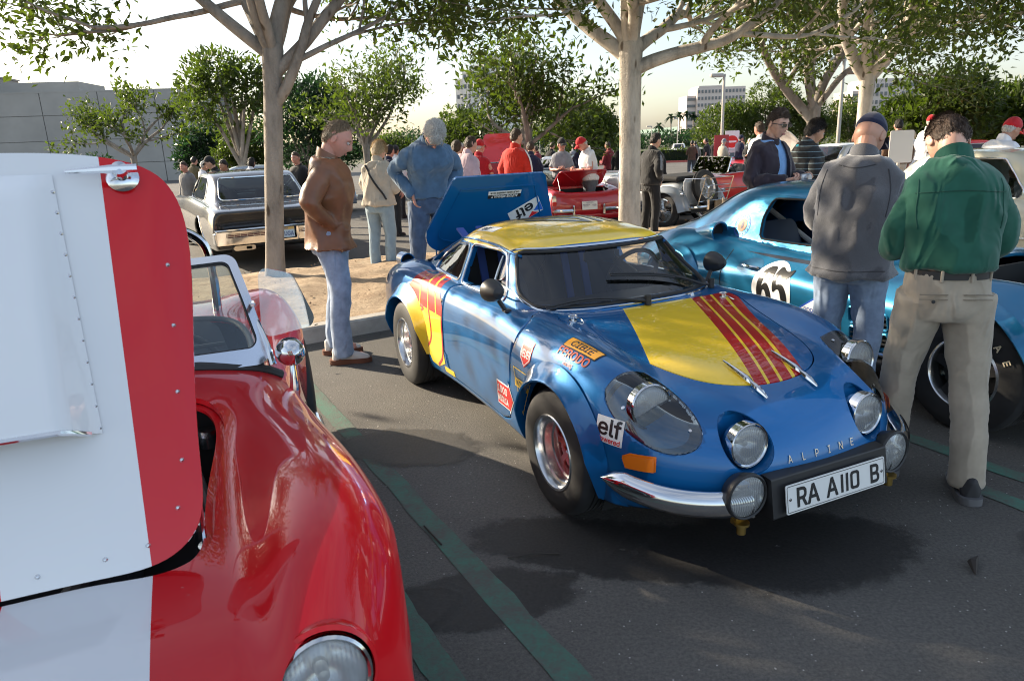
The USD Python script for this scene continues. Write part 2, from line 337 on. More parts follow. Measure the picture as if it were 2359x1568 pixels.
dL = np.array([.477, -.879])
for nm, a, l0, l1 in (('painted_line', np.array([-1.52, 4.97]), -1.1, 7), ('painted_line', np.array([-.47, 2.32]), -.1, 4), ('painted_line', np.array([2.23, 3.42]), -3.2, 5), ('painted_line', np.array([2.03, 3.20]), .1, 5)):
    single(nm, ribbon(a + dL * l0, a + dL * l1, .105, .004, 60, .004), GREENL, kind='structure', smooth=False)
# oil stains with shapes of their own
def blot(c, rx, ry, ang, seed, dz):
    n = 90; a = np.linspace(0, 2 * np.pi, n, endpoint=False); q = np.stack([np.cos(a) * 1.3, np.sin(a) * 1.3, np.full(n, seed * 3.7)], 1); r = .62 + .75 * meshkit.fbm(q + 9, 4, seed); c_, s_ = math.cos(ang), math.sin(ang); rows = []
    for k in (1.25, 1.0, .75, .4, .02): x, y = rx * r * k * np.cos(a), ry * r * k * np.sin(a); rows.append(np.c_[c[0] + x * c_ - y * s_, c[1] + x * s_ + y * c_, np.full(n, dz)])
    ii, jj = np.meshgrid(np.arange(4), np.arange(n), indexing='ij'); kk = (jj + 1) % n
    return tm((np.vstack(rows), np.stack([ii * n + jj, ii * n + kk, (ii + 1) * n + kk, (ii + 1) * n + jj], -1).reshape(-1, 4))), np.repeat([0., .45, .8, 1., 1.], n)
def stain_mat(name, col):
    return usdkit.material(stage, '/World/Looks/' + name, {'tc': ('texture_coordinate', {}), 'n': ('noise_texture', {'scale': 14., 'detail': 7, 'roughness': .7}), 'n2': ('noise_texture', {'scale': 75., 'detail': 6, 'roughness': .75}), 'at': ('attribute', {'attribute': 'fade'}), 'ad': ('math', {'math_type': 'add'}), 'r': ('map_range', {'range_type': 'smoothstep', 'from_min': .62, 'from_max': 1.15, 'to_max': .88, 'clamp': True}), 't': ('transparent_bsdf', {'color': (1, 1, 1)}), 'rc': ('rgb_ramp', {'ramp': [(.25, tuple(np.array(col) * .5)), (.75, tuple(np.array(col) * 1.5))]}), 'b': ('bump', {'strength': .5, 'distance': .003}), 'p': ('principled_bsdf', {'roughness': .62, 'specular_ior_level': .4}), 'x': ('mix_closure', {})},
        [('tc.object', 'n.vector'), ('tc.object', 'n2.vector'), ('at.fac', 'ad.value1'), ('n.fac', 'ad.value2'), ('ad.value', 'r.value'), ('r.result', 'x.fac'), ('n2.fac', 'rc.fac'), ('rc.color', 'p.base_color'), ('n2.fac', 'b.height'), ('b.normal', 'p.normal'), ('t.BSDF', 'x.closure1'), ('p.BSDF', 'x.closure2')], surface='x.closure')
STAIN = stain_mat('oil_stain_asphalt', (.034, .032, .030)); STAIN2 = stain_mat('damp_stain_asphalt', (.062, .058, .053))
for i, (c, rx, ry, an, m_) in enumerate((((.42, 2.62), .62, .19, -.25, STAIN), ((1.05, 2.60), .55, .28, .1, STAIN), ((-.12, 2.34), .34, .16, .3, STAIN), ((-.42, 2.25), .20, .12, .8, STAIN), ((-.62, 3.75), .38, .24, -.2, STAIN2), ((2.3, 2.5), .30, .2, .1, STAIN2))):
    bm_, fade = blot(c, rx, ry, an, 11 + i, .0015 + .0007 * i); pp_ = single('oil_stain', bm_, m_, kind='structure', smooth=False); UsdGeom.PrimvarsAPI(stage.GetPrimAtPath(pp_)).CreatePrimvar('fade', Sdf.ValueTypeNames.FloatArray, 'vertex').Set(Vt.FloatArray.FromNumpy(fade.astype(np.float32)))
# planted island with kerb
kd = np.array([.854, .520]); kn_ = np.array([-.520, .854]); K0 = np.array([-1.86, 5.97])
def isl(u, v): return K0 + kd * u + kn_ * v
DIRT = usdkit.material(stage, '/World/Looks/dry_dirt', {'tc': ('texture_coordinate', {}), 'n': ('noise_texture', {'scale': 3.2, 'detail': 8, 'roughness': .7}), 'n2': ('noise_texture', {'scale': 26., 'detail': 8, 'roughness': .8}), 'r': ('rgb_ramp', {'ramp': [(.3, (.27, .19, .125)), (.55, (.42, .32, .22)), (.75, (.52, .415, .30))]}), 'r2': ('rgb_ramp', {'ramp': [(.3, (.45, .42, .4)), (.5, (1, 1, 1)), (.8, (1.15, 1.12, 1.1))]}), 'm': ('mix', {'mix_type': 'multiply', 'fac': 1.}), 'b': ('bump', {'strength': .9, 'distance': .02}), 'p': ('principled_bsdf', {'roughness': .95, 'specular_ior_level': .2})},
    [('tc.object', 'n.vector'), ('tc.object', 'n2.vector'), ('n.fac', 'r.fac'), ('n2.fac', 'r2.fac'), ('r.color', 'm.color1'), ('r2.color', 'm.color2'), ('m.color', 'p.base_color'), ('n2.fac', 'b.height'), ('b.normal', 'p.normal')], surface='p.BSDF')
us, vs = np.linspace(-16, 20, 300), np.linspace(.13, 3.75, 44); U, V = np.meshgrid(us, vs, indexing='ij'); P_ = K0 + U[..., None] * kd + V[..., None] * kn_
hgt = .105 + .10 * np.sin(np.clip((V - .13) / 3.62, 0, 1) * np.pi) ** .8 * .6 + .10 * (meshkit.fbm(np.stack([P_[..., 0] * 2.2, P_[..., 1] * 2.2, 0 * U], -1), 4, 4) - .5) * np.clip((V - .13) / .3, 0, 1) + .03 * (meshkit.fbm(np.stack([P_[..., 0] * 11, P_[..., 1] * 11, 0 * U], -1), 3, 8) - .5)
Zi = gz(P_[..., 1]) + np.minimum(hgt, .105 + .5 * np.clip((V - .13), 0, 1)) * np.clip((3.75 - V) / .25, 0, 1)
i_, j_ = np.meshgrid(np.arange(299), np.arange(43), indexing='ij'); q_ = i_ * 44 + j_
single('dirt_island', tm((np.concatenate([P_, Zi[..., None]], -1).reshape(-1, 3), np.stack([q_, q_ + 44, q_ + 45, q_ + 1], -1).reshape(-1, 4))), DIRT, kind='structure', smooth=True)
KERB = mat('kerb_concrete', (.36, .335, .30), .85, var=(7, .2), bump=(70, .4, .004)); kb = thing('kerb', 'pale concrete kerb along the dirt island behind the blue coupe', 'kerb')
ksec = Polygon([(-.02, -.05), (-.008, .125), (.012, .14), (.135, .14), (.135, -.05)])
for i in range(12):
    u0 = -16 + i * 3.0; a, b = isl(u0 + .004, 0), isl(u0 + 2.996, 0); t = tm(prism(ksec, 0, 2.992)); v = np.array(t.vertices); o = a[None] + kd * v[:, 2:3] + kn_ * v[:, :1]
    part(kb, 'kerb_stone', trimesh.Trimesh(np.c_[o, v[:, 1] + gz(o[:, 1])], t.faces[:, ::-1], process=False), KERB, 30)
def on_isl(x, y):
    d = np.array([x, y]) - K0; u, v = d @ kd, d @ kn_; return float(Zi[np.argmin(np.abs(us - u)), np.argmin(np.abs(vs - v))]) if .13 < v < 3.75 else float(gz(y))
# ---------------------------------------------------------------- trees
def leaf_mat(name, a, b, c):
    return usdkit.material(stage, '/World/Looks/' + name, {'g': ('geometry', {}), 'r': ('rgb_ramp', {'ramp': [(0, a), (.5, b), (1, c)]}), 'd': ('principled_bsdf', {'roughness': .42, 'specular_ior_level': .45}), 't': ('translucent_bsdf', {}), 'h': ('hsv', {'saturation': 1.15, 'value': 2.4}), 'x': ('mix_closure', {'fac': .42})},
        [('g.random_per_island', 'r.fac'), ('r.color', 'd.base_color'), ('r.color', 'h.color'), ('h.color', 't.color'), ('d.BSDF', 'x.closure1'), ('t.BSDF', 'x.closure2')], surface='x.closure')
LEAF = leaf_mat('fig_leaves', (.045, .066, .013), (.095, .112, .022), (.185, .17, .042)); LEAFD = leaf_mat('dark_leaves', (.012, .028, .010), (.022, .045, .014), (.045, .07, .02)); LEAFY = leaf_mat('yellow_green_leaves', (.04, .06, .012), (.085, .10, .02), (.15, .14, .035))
def bark(name, c, s=1.):
    return usdkit.material(stage, '/World/Looks/' + name, {'tc': ('texture_coordinate', {}), 'mp': ('mapping', {'scale': (1, 1, .35)}), 'n': ('noise_texture', {'scale': 5. * s, 'detail': 8, 'roughness': .65}), 'v': ('voronoi_texture', {'scale': 5.5 * s}), 'n2': ('noise_texture', {'scale': 45. * s, 'detail': 5, 'roughness': .7}), 'r': ('rgb_ramp', {'ramp': [(.3, tuple(np.array(c) * .5)), (.5, c), (.68, tuple(np.array(c) * 1.3))]}), 'rv': ('rgb_ramp', {'ramp': [(0, (.10, .08, .065)), (.10, (.3, .25, .2)), (.17, (1, 1, 1))]}), 'm': ('mix', {'mix_type': 'multiply', 'fac': .9}), 'b': ('bump', {'strength': .8, 'distance': .02}), 'p': ('principled_bsdf', {'roughness': .85, 'specular_ior_level': .25})},
        [('tc.object', 'mp.vector'), ('mp.vector', 'n.vector'), ('mp.vector', 'v.vector'), ('tc.object', 'n2.vector'), ('n.fac', 'r.fac'), ('v.distance', 'rv.fac'), ('r.color', 'm.color1'), ('rv.color', 'm.color2'), ('m.color', 'p.base_color'), ('n2.fac', 'b.height'), ('b.normal', 'p.normal')], surface='p.BSDF')
BARK = bark('fig_bark', (.285, .25, .215)); BARKL = bark('pale_fig_bark', (.50, .45, .385))
def leaves(pts, dirs, n, size, spread, rng, aspect=.42, droop=.25):
    k = rng.integers(0, len(pts), n); c = pts[k] + rng.normal(0, 1, (n, 3)) * spread; d = dirs[k] * .6 + rng.normal(0, .75, (n, 3)) + [0, 0, -droop + .2]; d /= np.linalg.norm(d, axis=1, keepdims=True)
    s = np.cross(d, rng.normal(0, 1, (n, 3)) * .6 + [0, 0, 1.]); s /= np.linalg.norm(s, axis=1, keepdims=True); u = np.cross(s, d); L = size * rng.uniform(.65, 1.25, (n, 1)); w = L * aspect / 2
    v = np.stack([c, c + d * L * .42 + s * w + u * L * .07, c + d * L, c + d * L * .42 - s * w + u * L * .07], 1).reshape(-1, 3); b = np.arange(n)[:, None] * 4
    return tm((v, np.vstack([b + [0, 1, 2], b + [0, 2, 3]])))
def grow(rng, p, d, r, L, lev, maxlev, tubes, tips, up=.25, wig=.34, spread=.75, nb=(2, 4), sides=(12, 10, 8, 6, 5), dense=1):
    n = 9 if lev < 2 else 6; pts = [np.array(p)]; dd = np.array(d, float); w = rng.normal(0, wig, 3)
    for i in range(n - 1):
        w = w * .6 + rng.normal(0, wig * .6, 3); dd = dd + w * .35 + np.array([0, 0, up * .16]); dd /= np.linalg.norm(dd); pts.append(pts[-1] + dd * L / (n - 1))
    pts = np.array(pts); r1 = r * (.55 if lev < maxlev else .3); tubes.append((pts, np.linspace(r, r1, n), sides[min(lev, 4)]))
    if lev >= maxlev - dense:
        for i in range(3 if lev < maxlev else 1, n): tips.append((pts[i], dd))
    if lev >= maxlev: return
    kids = rng.integers(nb[0], nb[1] + 1); az0 = rng.uniform(0, 6.28)
    for k in range(kids):
        t = (1.0 if k == 0 else rng.uniform(.35, .95)); i = min(n - 1, max(1, int(round(t * (n - 1))))); a = az0 + k * 2.4; ax = np.cross(dd, [np.cos(a), np.sin(a), .3]); ax /= np.linalg.norm(ax) + 1e-9
        ndir = dd * math.cos(spread * (.5 if k == 0 else 1)) + ax * math.sin(spread * (.5 if k == 0 else 1)); ndir[2] = max(ndir[2], -.12) ; ndir /= np.linalg.norm(ndir)
        grow(rng, pts[i], ndir, np.interp(i, range(n), np.linspace(r, r1, n)) * (.80 if k == 0 else .62), L * rng.uniform(.58, .82), lev + 1, maxlev, tubes, tips, up, wig, spread, nb, sides, dense)
def trunk_mesh(p0, h, r, lean=(0, 0), seed=1, n=26, sides=28, flare=.16):
    dome = r * 1.3; z = np.r_[np.linspace(0, h, n), h + dome * np.sin(np.linspace(.15, 1.0, 7) * np.pi / 2)]; n = len(z); c = np.stack([p0[0] + lean[0] * z / h, p0[1] + lean[1] * z / h, p0[2] - .08 + z], 1); a = np.arange(sides) * 2 * np.pi / sides
    R = r * (1 - .12 * z / h + flare * np.exp(-z / .16) + .20 * np.exp(-np.abs(h - z) / .3)) * np.sqrt(np.clip(1.0004 - (np.maximum(z - h, 0) / dome) ** 2, 0, 1)); A_, Zz = np.meshgrid(a, z); rib = 1 + .05 * np.sin(A_ * 5 + seed + .3 * Zz) + .12 * np.sin(A_ * 4 + seed) * np.exp(-Zz / .25) + .10 * (meshkit.fbm(np.stack([np.cos(A_) * 2, np.sin(A_) * 2, Zz * 1.2 + seed], -1), 3, seed) - .5)
    v = c[:, None] + (R[:, None] * rib)[..., None] * np.stack([np.cos(A_), np.sin(A_), 0 * A_], -1)
    i, j = np.meshgrid(np.arange(n - 1), np.arange(sides), indexing='ij'); q = (j + 1) % sides; return tm((v.reshape(-1, 3), np.stack([i * sides + j, i * sides + q, (i + 1) * sides + q, (i + 1) * sides + j], -1).reshape(-1, 4))), c[-8], R[-8]
def big_tree(label, loc, h, r, limbs, seed, nleaf=14000, lsize=.105, L=2.2, lean=(0, 0), lm=None, bm=None, maxlev=3, lspread=.16, group='leafy fig trees along the planted strip', name='tree', up=.22, sides=28, dense=1, nb=(2, 4)):
    """limbs: (azimuth degrees from +x, elevation degrees, length factor, radius factor, start height fraction)."""
    rng = np.random.default_rng(seed); T = thing(name, label, 'tree', (loc[0], loc[1], loc[2]), 0, group); tr, top, rt = trunk_mesh((0, 0, 0), h, r, lean, seed, sides=sides); tubes, tips = [], []
    for az, el, lf, rf, sf in limbs:
        a, e = math.radians(az), math.radians(el); d = np.array([math.cos(e) * math.cos(a), math.cos(e) * math.sin(a), math.sin(e)]); p = np.array([lean[0] * sf, lean[1] * sf, -.08 + h * sf - .06]); grow(rng, p, d, rt * rf, L * lf, 0, maxlev, tubes, tips, up=up, dense=dense, nb=nb)
    part(T, 'trunk', tr, bm or BARK, 60); lim = [tube(spl(p, len(p) * 2 if s > 6 else len(p)), np.interp(np.linspace(0, 1, len(p) * 2 if s > 6 else len(p)), np.linspace(0, 1, len(p)), r_), s, False) for p, r_, s in tubes]
    part(T, 'limbs', lim, bm or BARK, 60)
    P = np.array([t[0] for t in tips]); D = np.array([t[1] for t in tips]); part(T, 'crown', leaves(P, D, nleaf, lsize, lspread, rng), lm or LEAF, False); return T
def bush_tree(label, loc, H, R, seed, n=5000, ls=.2, lm=None, trunk=True, group='trees beyond the car park', name='round_tree', flat=1.0, low=.25, lumps=9):
    rng = np.random.default_rng(seed); T = thing(name, label, 'tree' if trunk else 'shrub', loc, 0, group); zc = H * (low + 1) / 2; hz = H * (1 - low) / 2
    L = []
    for k in range(lumps):
        a = rng.uniform(0, 6.28); e = rng.uniform(-.6, 1.0); q = rng.uniform(.35, .8); L.append((np.array([math.cos(a) * math.cos(e) * R * q, math.sin(a) * math.cos(e) * R * q, zc + math.sin(e) * hz * q]), rng.uniform(.38, .58)))
    L.append((np.array([0, 0, zc]), .72)); k = rng.integers(0, len(L), n); d = rng.normal(0, 1, (n, 3)); d /= np.linalg.norm(d, axis=1, keepdims=True); rad = rng.uniform(.55, 1.06, (n, 1)) ** .6
    c = np.array([l[0] for l in L])[k] + d * rad * np.array([R, R, hz * 1.05]) * np.array([l[1] for l in L])[k][:, None]
    D = d + [0, 0, .5]; v = leaves(c, D, n * 2, ls, ls * .35, rng); v.vertices[:, 2] = np.maximum(v.vertices[:, 2], .05)
    if trunk:
        part(T, 'trunk', [tube([(0, 0, -.1), (.02, 0, H * low * .8), (0, .03, zc)], [H * .028, H * .022, H * .012], 8)] + [tube([(0, 0, H * low * .7 + .1 * i), tuple(np.array([0, 0, zc * .6]) * .4 + L[i][0] * .6), tuple(L[i][0])], [H * .014, H * .010, H * .004], 6) for i in range(6)], BARK, 60)
    else: part(T, 'stem', tube([(0, 0, -.1), (0, 0, zc)], [H * .03, H * .01], 6), BARK)
    part(T, 'crown', v, lm or LEAF, False); return T
# ---------------------------------------------------------------- car building blocks
RUB = mat('tyre_rubber', (.018, .018, .019), .72, bump=(90, .25, .003), var=(9, .35))
CHROME = mat('chrome', (.78, .79, .8), .07, 1.0)
ALU = mat('polished_aluminium', (.72, .73, .74), .2, 1.0, bump=(300, .04, .001))
BLACKP = mat('black_plastic', (.016, .016, .017), .42)
BLACKM = mat('matt_black', (.010, .010, .011), .8)
DARKSEAL = mat('rubber_seal', (.012, .012, .013), .5)
GLASS = pane_mat('clear_glass'); GLASSD = pane_mat('tinted_glass', (.55, .62, .62))
REFLECTOR = mat('lamp_reflector', (.8, .81, .82), .12, 1.0, bump=(60, .12, .002), stretch=(8, 8, 1))
AMBER = mat('amber_lens', (.75, .17, .01), .18, coat=1)
REDLENS = mat('red_lens', (.5, .01, .008), .15, coat=1)
WHITEP = mat('white_vinyl', (.78, .78, .76), .35, coat=.3)
INKB = mat('black_vinyl', (.012, .012, .013), .35, coat=.3)
INKR = mat('red_vinyl', (.62, .02, .02), .35, coat=.3)
def tyre_mesh(rt, rr, w, n=56):
    h = w / 2; g = .006
    prof = [(rr - .004, -h + .03), (rr, -h + .008), (rr + .012, -h - .002), (rr + (rt - rr) * .5, -h - .009), (rt - .022, -h + .002), (rt - .008, -h + .016), (rt - .001, -h + .03)]
    k = 5
    for i in range(k):
        a = -h + .034 + (w - .068) * (i + .0) / k; b = -h + .034 + (w - .068) * (i + 1.) / k
        prof += [(rt, a + .004), (rt + .001, (a + b) / 2), (rt, b - .004)]
        if i < k - 1: prof += [(rt - g, b - .002), (rt - g, b + .002)]
    prof += [(r, -x) for r, x in prof[:7][::-1]]
    return lathe(prof, n, 'y')
def wheel(par, x, y, rt, w, rr, side, style='gotti', name='wheel', spokecol=None, z=None):
    """wheel Xform > tyre, rim, wheel_centre ...; y is the wheel's middle, side +1 = left."""
    p = node(par, name); st = stage.GetPrimAtPath(p); UsdGeom.Xformable(st).AddTranslateOp().Set(Gf.Vec3d(x, y, (rt if z is None else z)))
    def P(n, m, mt, sm=35): part(p, n, m if side > 0 else xf(m, rz=180), mt, sm)
    P('tyre', tyre_mesh(rt, rr, w), RUB)
    h = w / 2
    if style == 'gotti':
        P('rim', lathe([(rr + .002, h - .012), (rr + .008, h - .002), (rr + .004, h + .004), (rr - .006, h + .002), (rr - .012, h - .012), (rr - .016, h - .035), (rr - .026, h - .04), (rr - .030, h - .075), (rr - .040, h - .08), (rr - .044, h - .118), (rr - .05, h - .12), (.085, h - .13), (.085, h - .14), (rr - .01, h - .15), (rr, -h + .01)], 56, 'y'), ALU)
        R_ = spokecol or mat('red_wheel_centre', (.55, .03, .012), .4, coat=.3)
        sp = [xf(bx(.0, h - .112, (rr - .04) / 2 + .02, .030, .02, rr - .075, .004), ry=a) for a in range(0, 360, 45)]
        sp += [xf(bx(.0, h - .114, rr - .075, .085, .014, .03, .004), ry=a) for a in range(0, 360, 45)]
        P('wheel_centre', sp + [lathe([(0, h - .096), (.03, h - .098), (.036, h - .108), (.06, h - .11), (.062, h - .125)], 24, 'y')], R_)
        P('bolt', [xf(lathe([(0, .008), (.007, .007), (.008, 0)], 8, 'y'), t=(r_ * math.sin(a), h - .108 if r_ < .1 else h - .118, r_ * math.cos(a))) for r_, n_ in ((.05, 3), (rr - .062, 12)) for a in np.arange(n_) * 2 * np.pi / n_ + .2], CHROME)
        P('brake_drum', lathe([(0, h - .15), (rr - .05, h - .15), (rr - .05, h - .17)], 24, 'y'), BLACKM)
    elif style == 'wire':
        P('rim', lathe([(rr + .004, h - .012), (rr + .008, h), (rr - .004, h + .002), (rr - .014, h - .02), (rr - .022, h - .06), (rr - .016, -h + .02), (rr, -h)], 48, 'y'), CHROME)
        sp = []
        for a in np.arange(40) * 2 * np.pi / 40:
            o = .35 if int(round(a / (2 * np.pi / 40))) % 2 else -.35; hh = h - .005 if int(round(a * 20 / np.pi)) % 4 < 2 else h - .06
            sp.append(tube([(.034 * math.sin(a + o), hh, .034 * math.cos(a + o)), ((rr - .018) * math.sin(a), h - .035, (rr - .018) * math.cos(a))], .0026, 4, False))
        P('spokes', sp, CHROME)
        P('hub', [lathe([(0, h + .03), (.018, h + .03), (.03, h + .018), (.034, h - .01), (.034, h - .08)], 20, 'y'), bx(0, h + .026, 0, .13, .012, .022, .005)], CHROME)
    elif style == 'five':
        P('rim', lathe([(rr + .002, h - .012), (rr + .008, h - .002), (rr - .004, h + .003), (rr - .014, h - .012), (rr - .024, h - .05), (rr - .02, -h + .02), (rr, -h)], 56, 'y'), ALU)
        G = mat('dark_wheel_spoke', (.03, .03, .032), .45, .5)
        P('wheel_centre', [xf(prism(Polygon([(-.035, .03), (.035, .03), (.026, rr - .02), (-.026, rr - .02)]), h - .06, h - .03, 'y'), ry=a) for a in range(0, 360, 72)] + [lathe([(0, h - .015), (.05, h - .02), (.06, h - .04), (.06, h - .07)], 24, 'y')], G)
        P('brake_disc', lathe([(.03, h - .08), (rr - .04, h - .08), (rr - .04, h - .1)], 24, 'y'), BLACKM)
    else:      # steel wheel with hubcap
        P('rim', lathe([(rr + .002, h - .012), (rr + .008, h - .002), (rr - .006, h), (rr - .02, h - .02), (rr * .72, h - .035), (rr * .62, h - .02), (rr * .5, h - .004), (rr * .2, h + .006), (0, h + .008)], 40, 'y'), CHROME)
    return p
def arch_path(body, cx, cz, r, y_side, a0=-8, a1=188, n=36):
    """points on the body side along a wheel opening."""
    a = np.radians(np.linspace(a0, a1, n)); o = np.stack([cx + r * np.cos(a), np.full(n, y_side * 1.4), cz + r * np.sin(a)], 1)
    p, T, _ = cast(body, o, (0, -np.sign(y_side), 0)); ok = np.isfinite(T) & (T < abs(y_side) * 1.4)
    return p[ok]
def arch_lip(path, cx, cz, out=.0, r=.012, flare=0., y_side=1):
    """rolled lip or flare along a wheel opening: section swept along the path."""
    p = np.asarray(path); s = np.sign(y_side); n = len(p)
    rad = p - np.array([cx, 0, cz]); rad[:, 1] = 0; rad /= np.linalg.norm(rad, axis=1, keepdims=True)
    if not flare: return tube(p, r, 8)
    e = np.minimum(1, np.minimum(np.arange(n), np.arange(n)[::-1]) / 5.0)[:, None] * .75 + .25
    sec = [(.075, -.012), (.055, .004), (.03, .020), (.010, .042), (.0, .05), (-.008, .047), (-.006, .03), (0., 0.), (.0, -.03)]
    rows = [p + rad * (a_ * e * flare) + np.array([0, s, 0]) * (b_ * e * flare) for a_, b_ in sec]
    g = np.stack(rows, 1)
    i, j = np.meshgrid(np.arange(n - 1), np.arange(len(sec) - 1), indexing='ij'); k = len(sec)
    f = np.stack([i * k + j, (i + 1) * k + j, (i + 1) * k + j + 1, i * k + j + 1], -1).reshape(-1, 4)
    return tm((g.reshape(-1, 3), f if s > 0 else f[:, ::-1]))
def liner(cx, cz, r, y0, y1):
    a = np.radians(np.linspace(-30, 210, 25)); 
    v = np.stack([np.stack([cx + r * np.cos(a), np.full(25, y), cz + r * np.sin(a)], 1) for y in (y0, y1)], 0).reshape(-1, 3)
    f = np.array([[i, i + 1, i + 26, i + 25] for i in range(24)])
    v2 = np.vstack([v, [[cx, y0, cz]]]); f3 = np.vstack([f[:, [0, 1, 2]], f[:, [0, 2, 3]], [[50, i, i + 1] for i in range(24)]])
    return tm((v2, f3))
def lamp(par, name, at, fwd, r, depth, housing=None, ring=CHROME, bowl=True, label=None, hood_=0., refl=None):
    """round lamp: shell with ring, reflector and glass lens."""
    p = node(par, name, label); f = np.asarray(fwd, float); f /= np.linalg.norm(f)
    ax = np.cross([0, 0, 1.], f); ax /= np.linalg.norm(ax); ay = np.cross(f, ax)
    def P(n, m, mt, sm=35):
        m = tm(m).copy(); v = np.array(m.vertices); m.vertices = np.asarray(at) + v[:, :1] * ax + v[:, 1:2] * ay + v[:, 2:] * f; part(p, n, m, mt, sm)
    if bowl: P('lamp_shell', lathe([(0, -depth), (r * .5, -depth * .93), (r * .85, -depth * .6), (r * 1.02, -depth * .15), (r * 1.03, .0)], 36), housing or ring)
    P('lamp_ring', lathe([(r * 1.03, -.012), (r * 1.06, -.004), (r * 1.05, .008), (r * .99, .014), (r * .93, .010), (r * .92, .002)], 40), ring)
    P('reflector', lathe([(r * .93, .001), (r * .8, -.022), (r * .55, -.045), (r * .25, -.058), (.0, -.06)], 32), REFLECTOR)
    P('bulb', lathe([(0, -.012), (.012, -.014), (.014, -.03), (.014, -.055)], 14), mat('bulb_shield', (.5, .5, .5), .3, .8))
    P('lens', lathe([(r * .94, .004), (r * .8, .011), (r * .5, .018), (0, .021)], 32), LENS)
    if hood_: P('lamp_visor', lathe([(r * 1.05, -depth * .3), (r * 1.06, hood_)], 36), ring)
    return p
LENS = usdkit.material(stage, '/World/Looks/lamp_lens', {
    'tc': ('texture_coordinate', {}), 'w': ('wave_texture', {'wave_type': 'bands', 'bands_direction': 'y', 'scale': 34., 'distortion': .6}) , 'b': ('bump', {'strength': .5, 'distance': .004}),
    't': ('transparent_bsdf', {'color': (.86, .88, .88)}), 'd': ('diffuse_bsdf', {'color': (.72, .74, .75)}), 'dm': ('mix_closure', {'fac': .15}), 'g': ('glossy_bsdf', {'roughness': .05}), 'f': ('fresnel', {'IOR': 1.8}), 'x': ('mix_closure', {})},
    [('tc.object', 'w.vector'), ('w.fac', 'b.height'), ('b.normal', 'g.normal'), ('b.normal', 'f.normal'), ('f.fac', 'x.fac'), ('t.BSDF', 'dm.closure1'), ('d.BSDF', 'dm.closure2'), ('dm.closure', 'x.closure1'), ('g.BSDF', 'x.closure2')], surface='x.closure')
def pane(T, name, poly, surf, axis, side, m, start=0., reach=1.2, lift=-.008, cut=.05):
    """a window pane laid on the smooth outer surface of a greenhouse. axis 'x': polygon (y, z) seen along x; 'y': polygon (x, z) seen from a side."""
    if axis == 'x': ax, pl = ((0, 1, 0), poly) if side > 0 else ((0, -1, 0), affinity.scale(poly, -1, 1, origin=(0, 0)))
    else: ax, pl = ((1, 0, 0), poly) if side < 0 else ((-1, 0, 0), affinity.scale(poly, -1, 1, origin=(0, 0)))
    at = (start, 0, 0) if axis == 'x' else (0, side * .6, 0)
    v, f = trimesh.creation.triangulate_polygon(pl.segmentize(cut), engine='earcut') if False else (None, None)
    x0, y0, x1, y1 = pl.bounds; n1, n2 = max(4, int((x1 - x0) / cut)), max(4, int((y1 - y0) / cut)); X, Y = np.meshgrid(np.linspace(x0, x1, n1), np.linspace(y0, y1, n2), indexing='ij')
    q = np.stack([X, Y], -1).reshape(-1, 2)
    from shapely import contains_xy
    from scipy.spatial import Delaunay
    q = np.vstack([q[contains_xy(pl.buffer(-cut * .35), q[:, 0], q[:, 1])], [pl.exterior.interpolate(a).coords[0] for a in np.arange(0, pl.length, cut * .6)]])
    t = Delaunay(q).simplices; c = q[t].mean(1); t = t[contains_xy(pl, c[:, 0], c[:, 1])]
    e1, e2 = q[t[:, 1]] - q[t[:, 0]], q[t[:, 2]] - q[t[:, 0]]; fl = (e1[:, 0] * e2[:, 1] - e1[:, 1] * e2[:, 0]) < 0; t[fl] = t[fl][:, ::-1]
    ax = np.array(ax, float); az = np.cross(ax, [0, 0, 1.]); o = np.asarray(at, float) + q[:, :1] * ax + q[:, 1:2] * np.array([0, 0, 1.])
    P, Tt, _ = cast(surf, o + az * reach, -az); d = np.where(np.isfinite(Tt), Tt, np.nanmedian(np.where(np.isfinite(Tt), Tt, np.nan)))
    return part(T, name, trimesh.Trimesh(o + az * (reach - d[:, None] + lift), t, process=False), m, True)
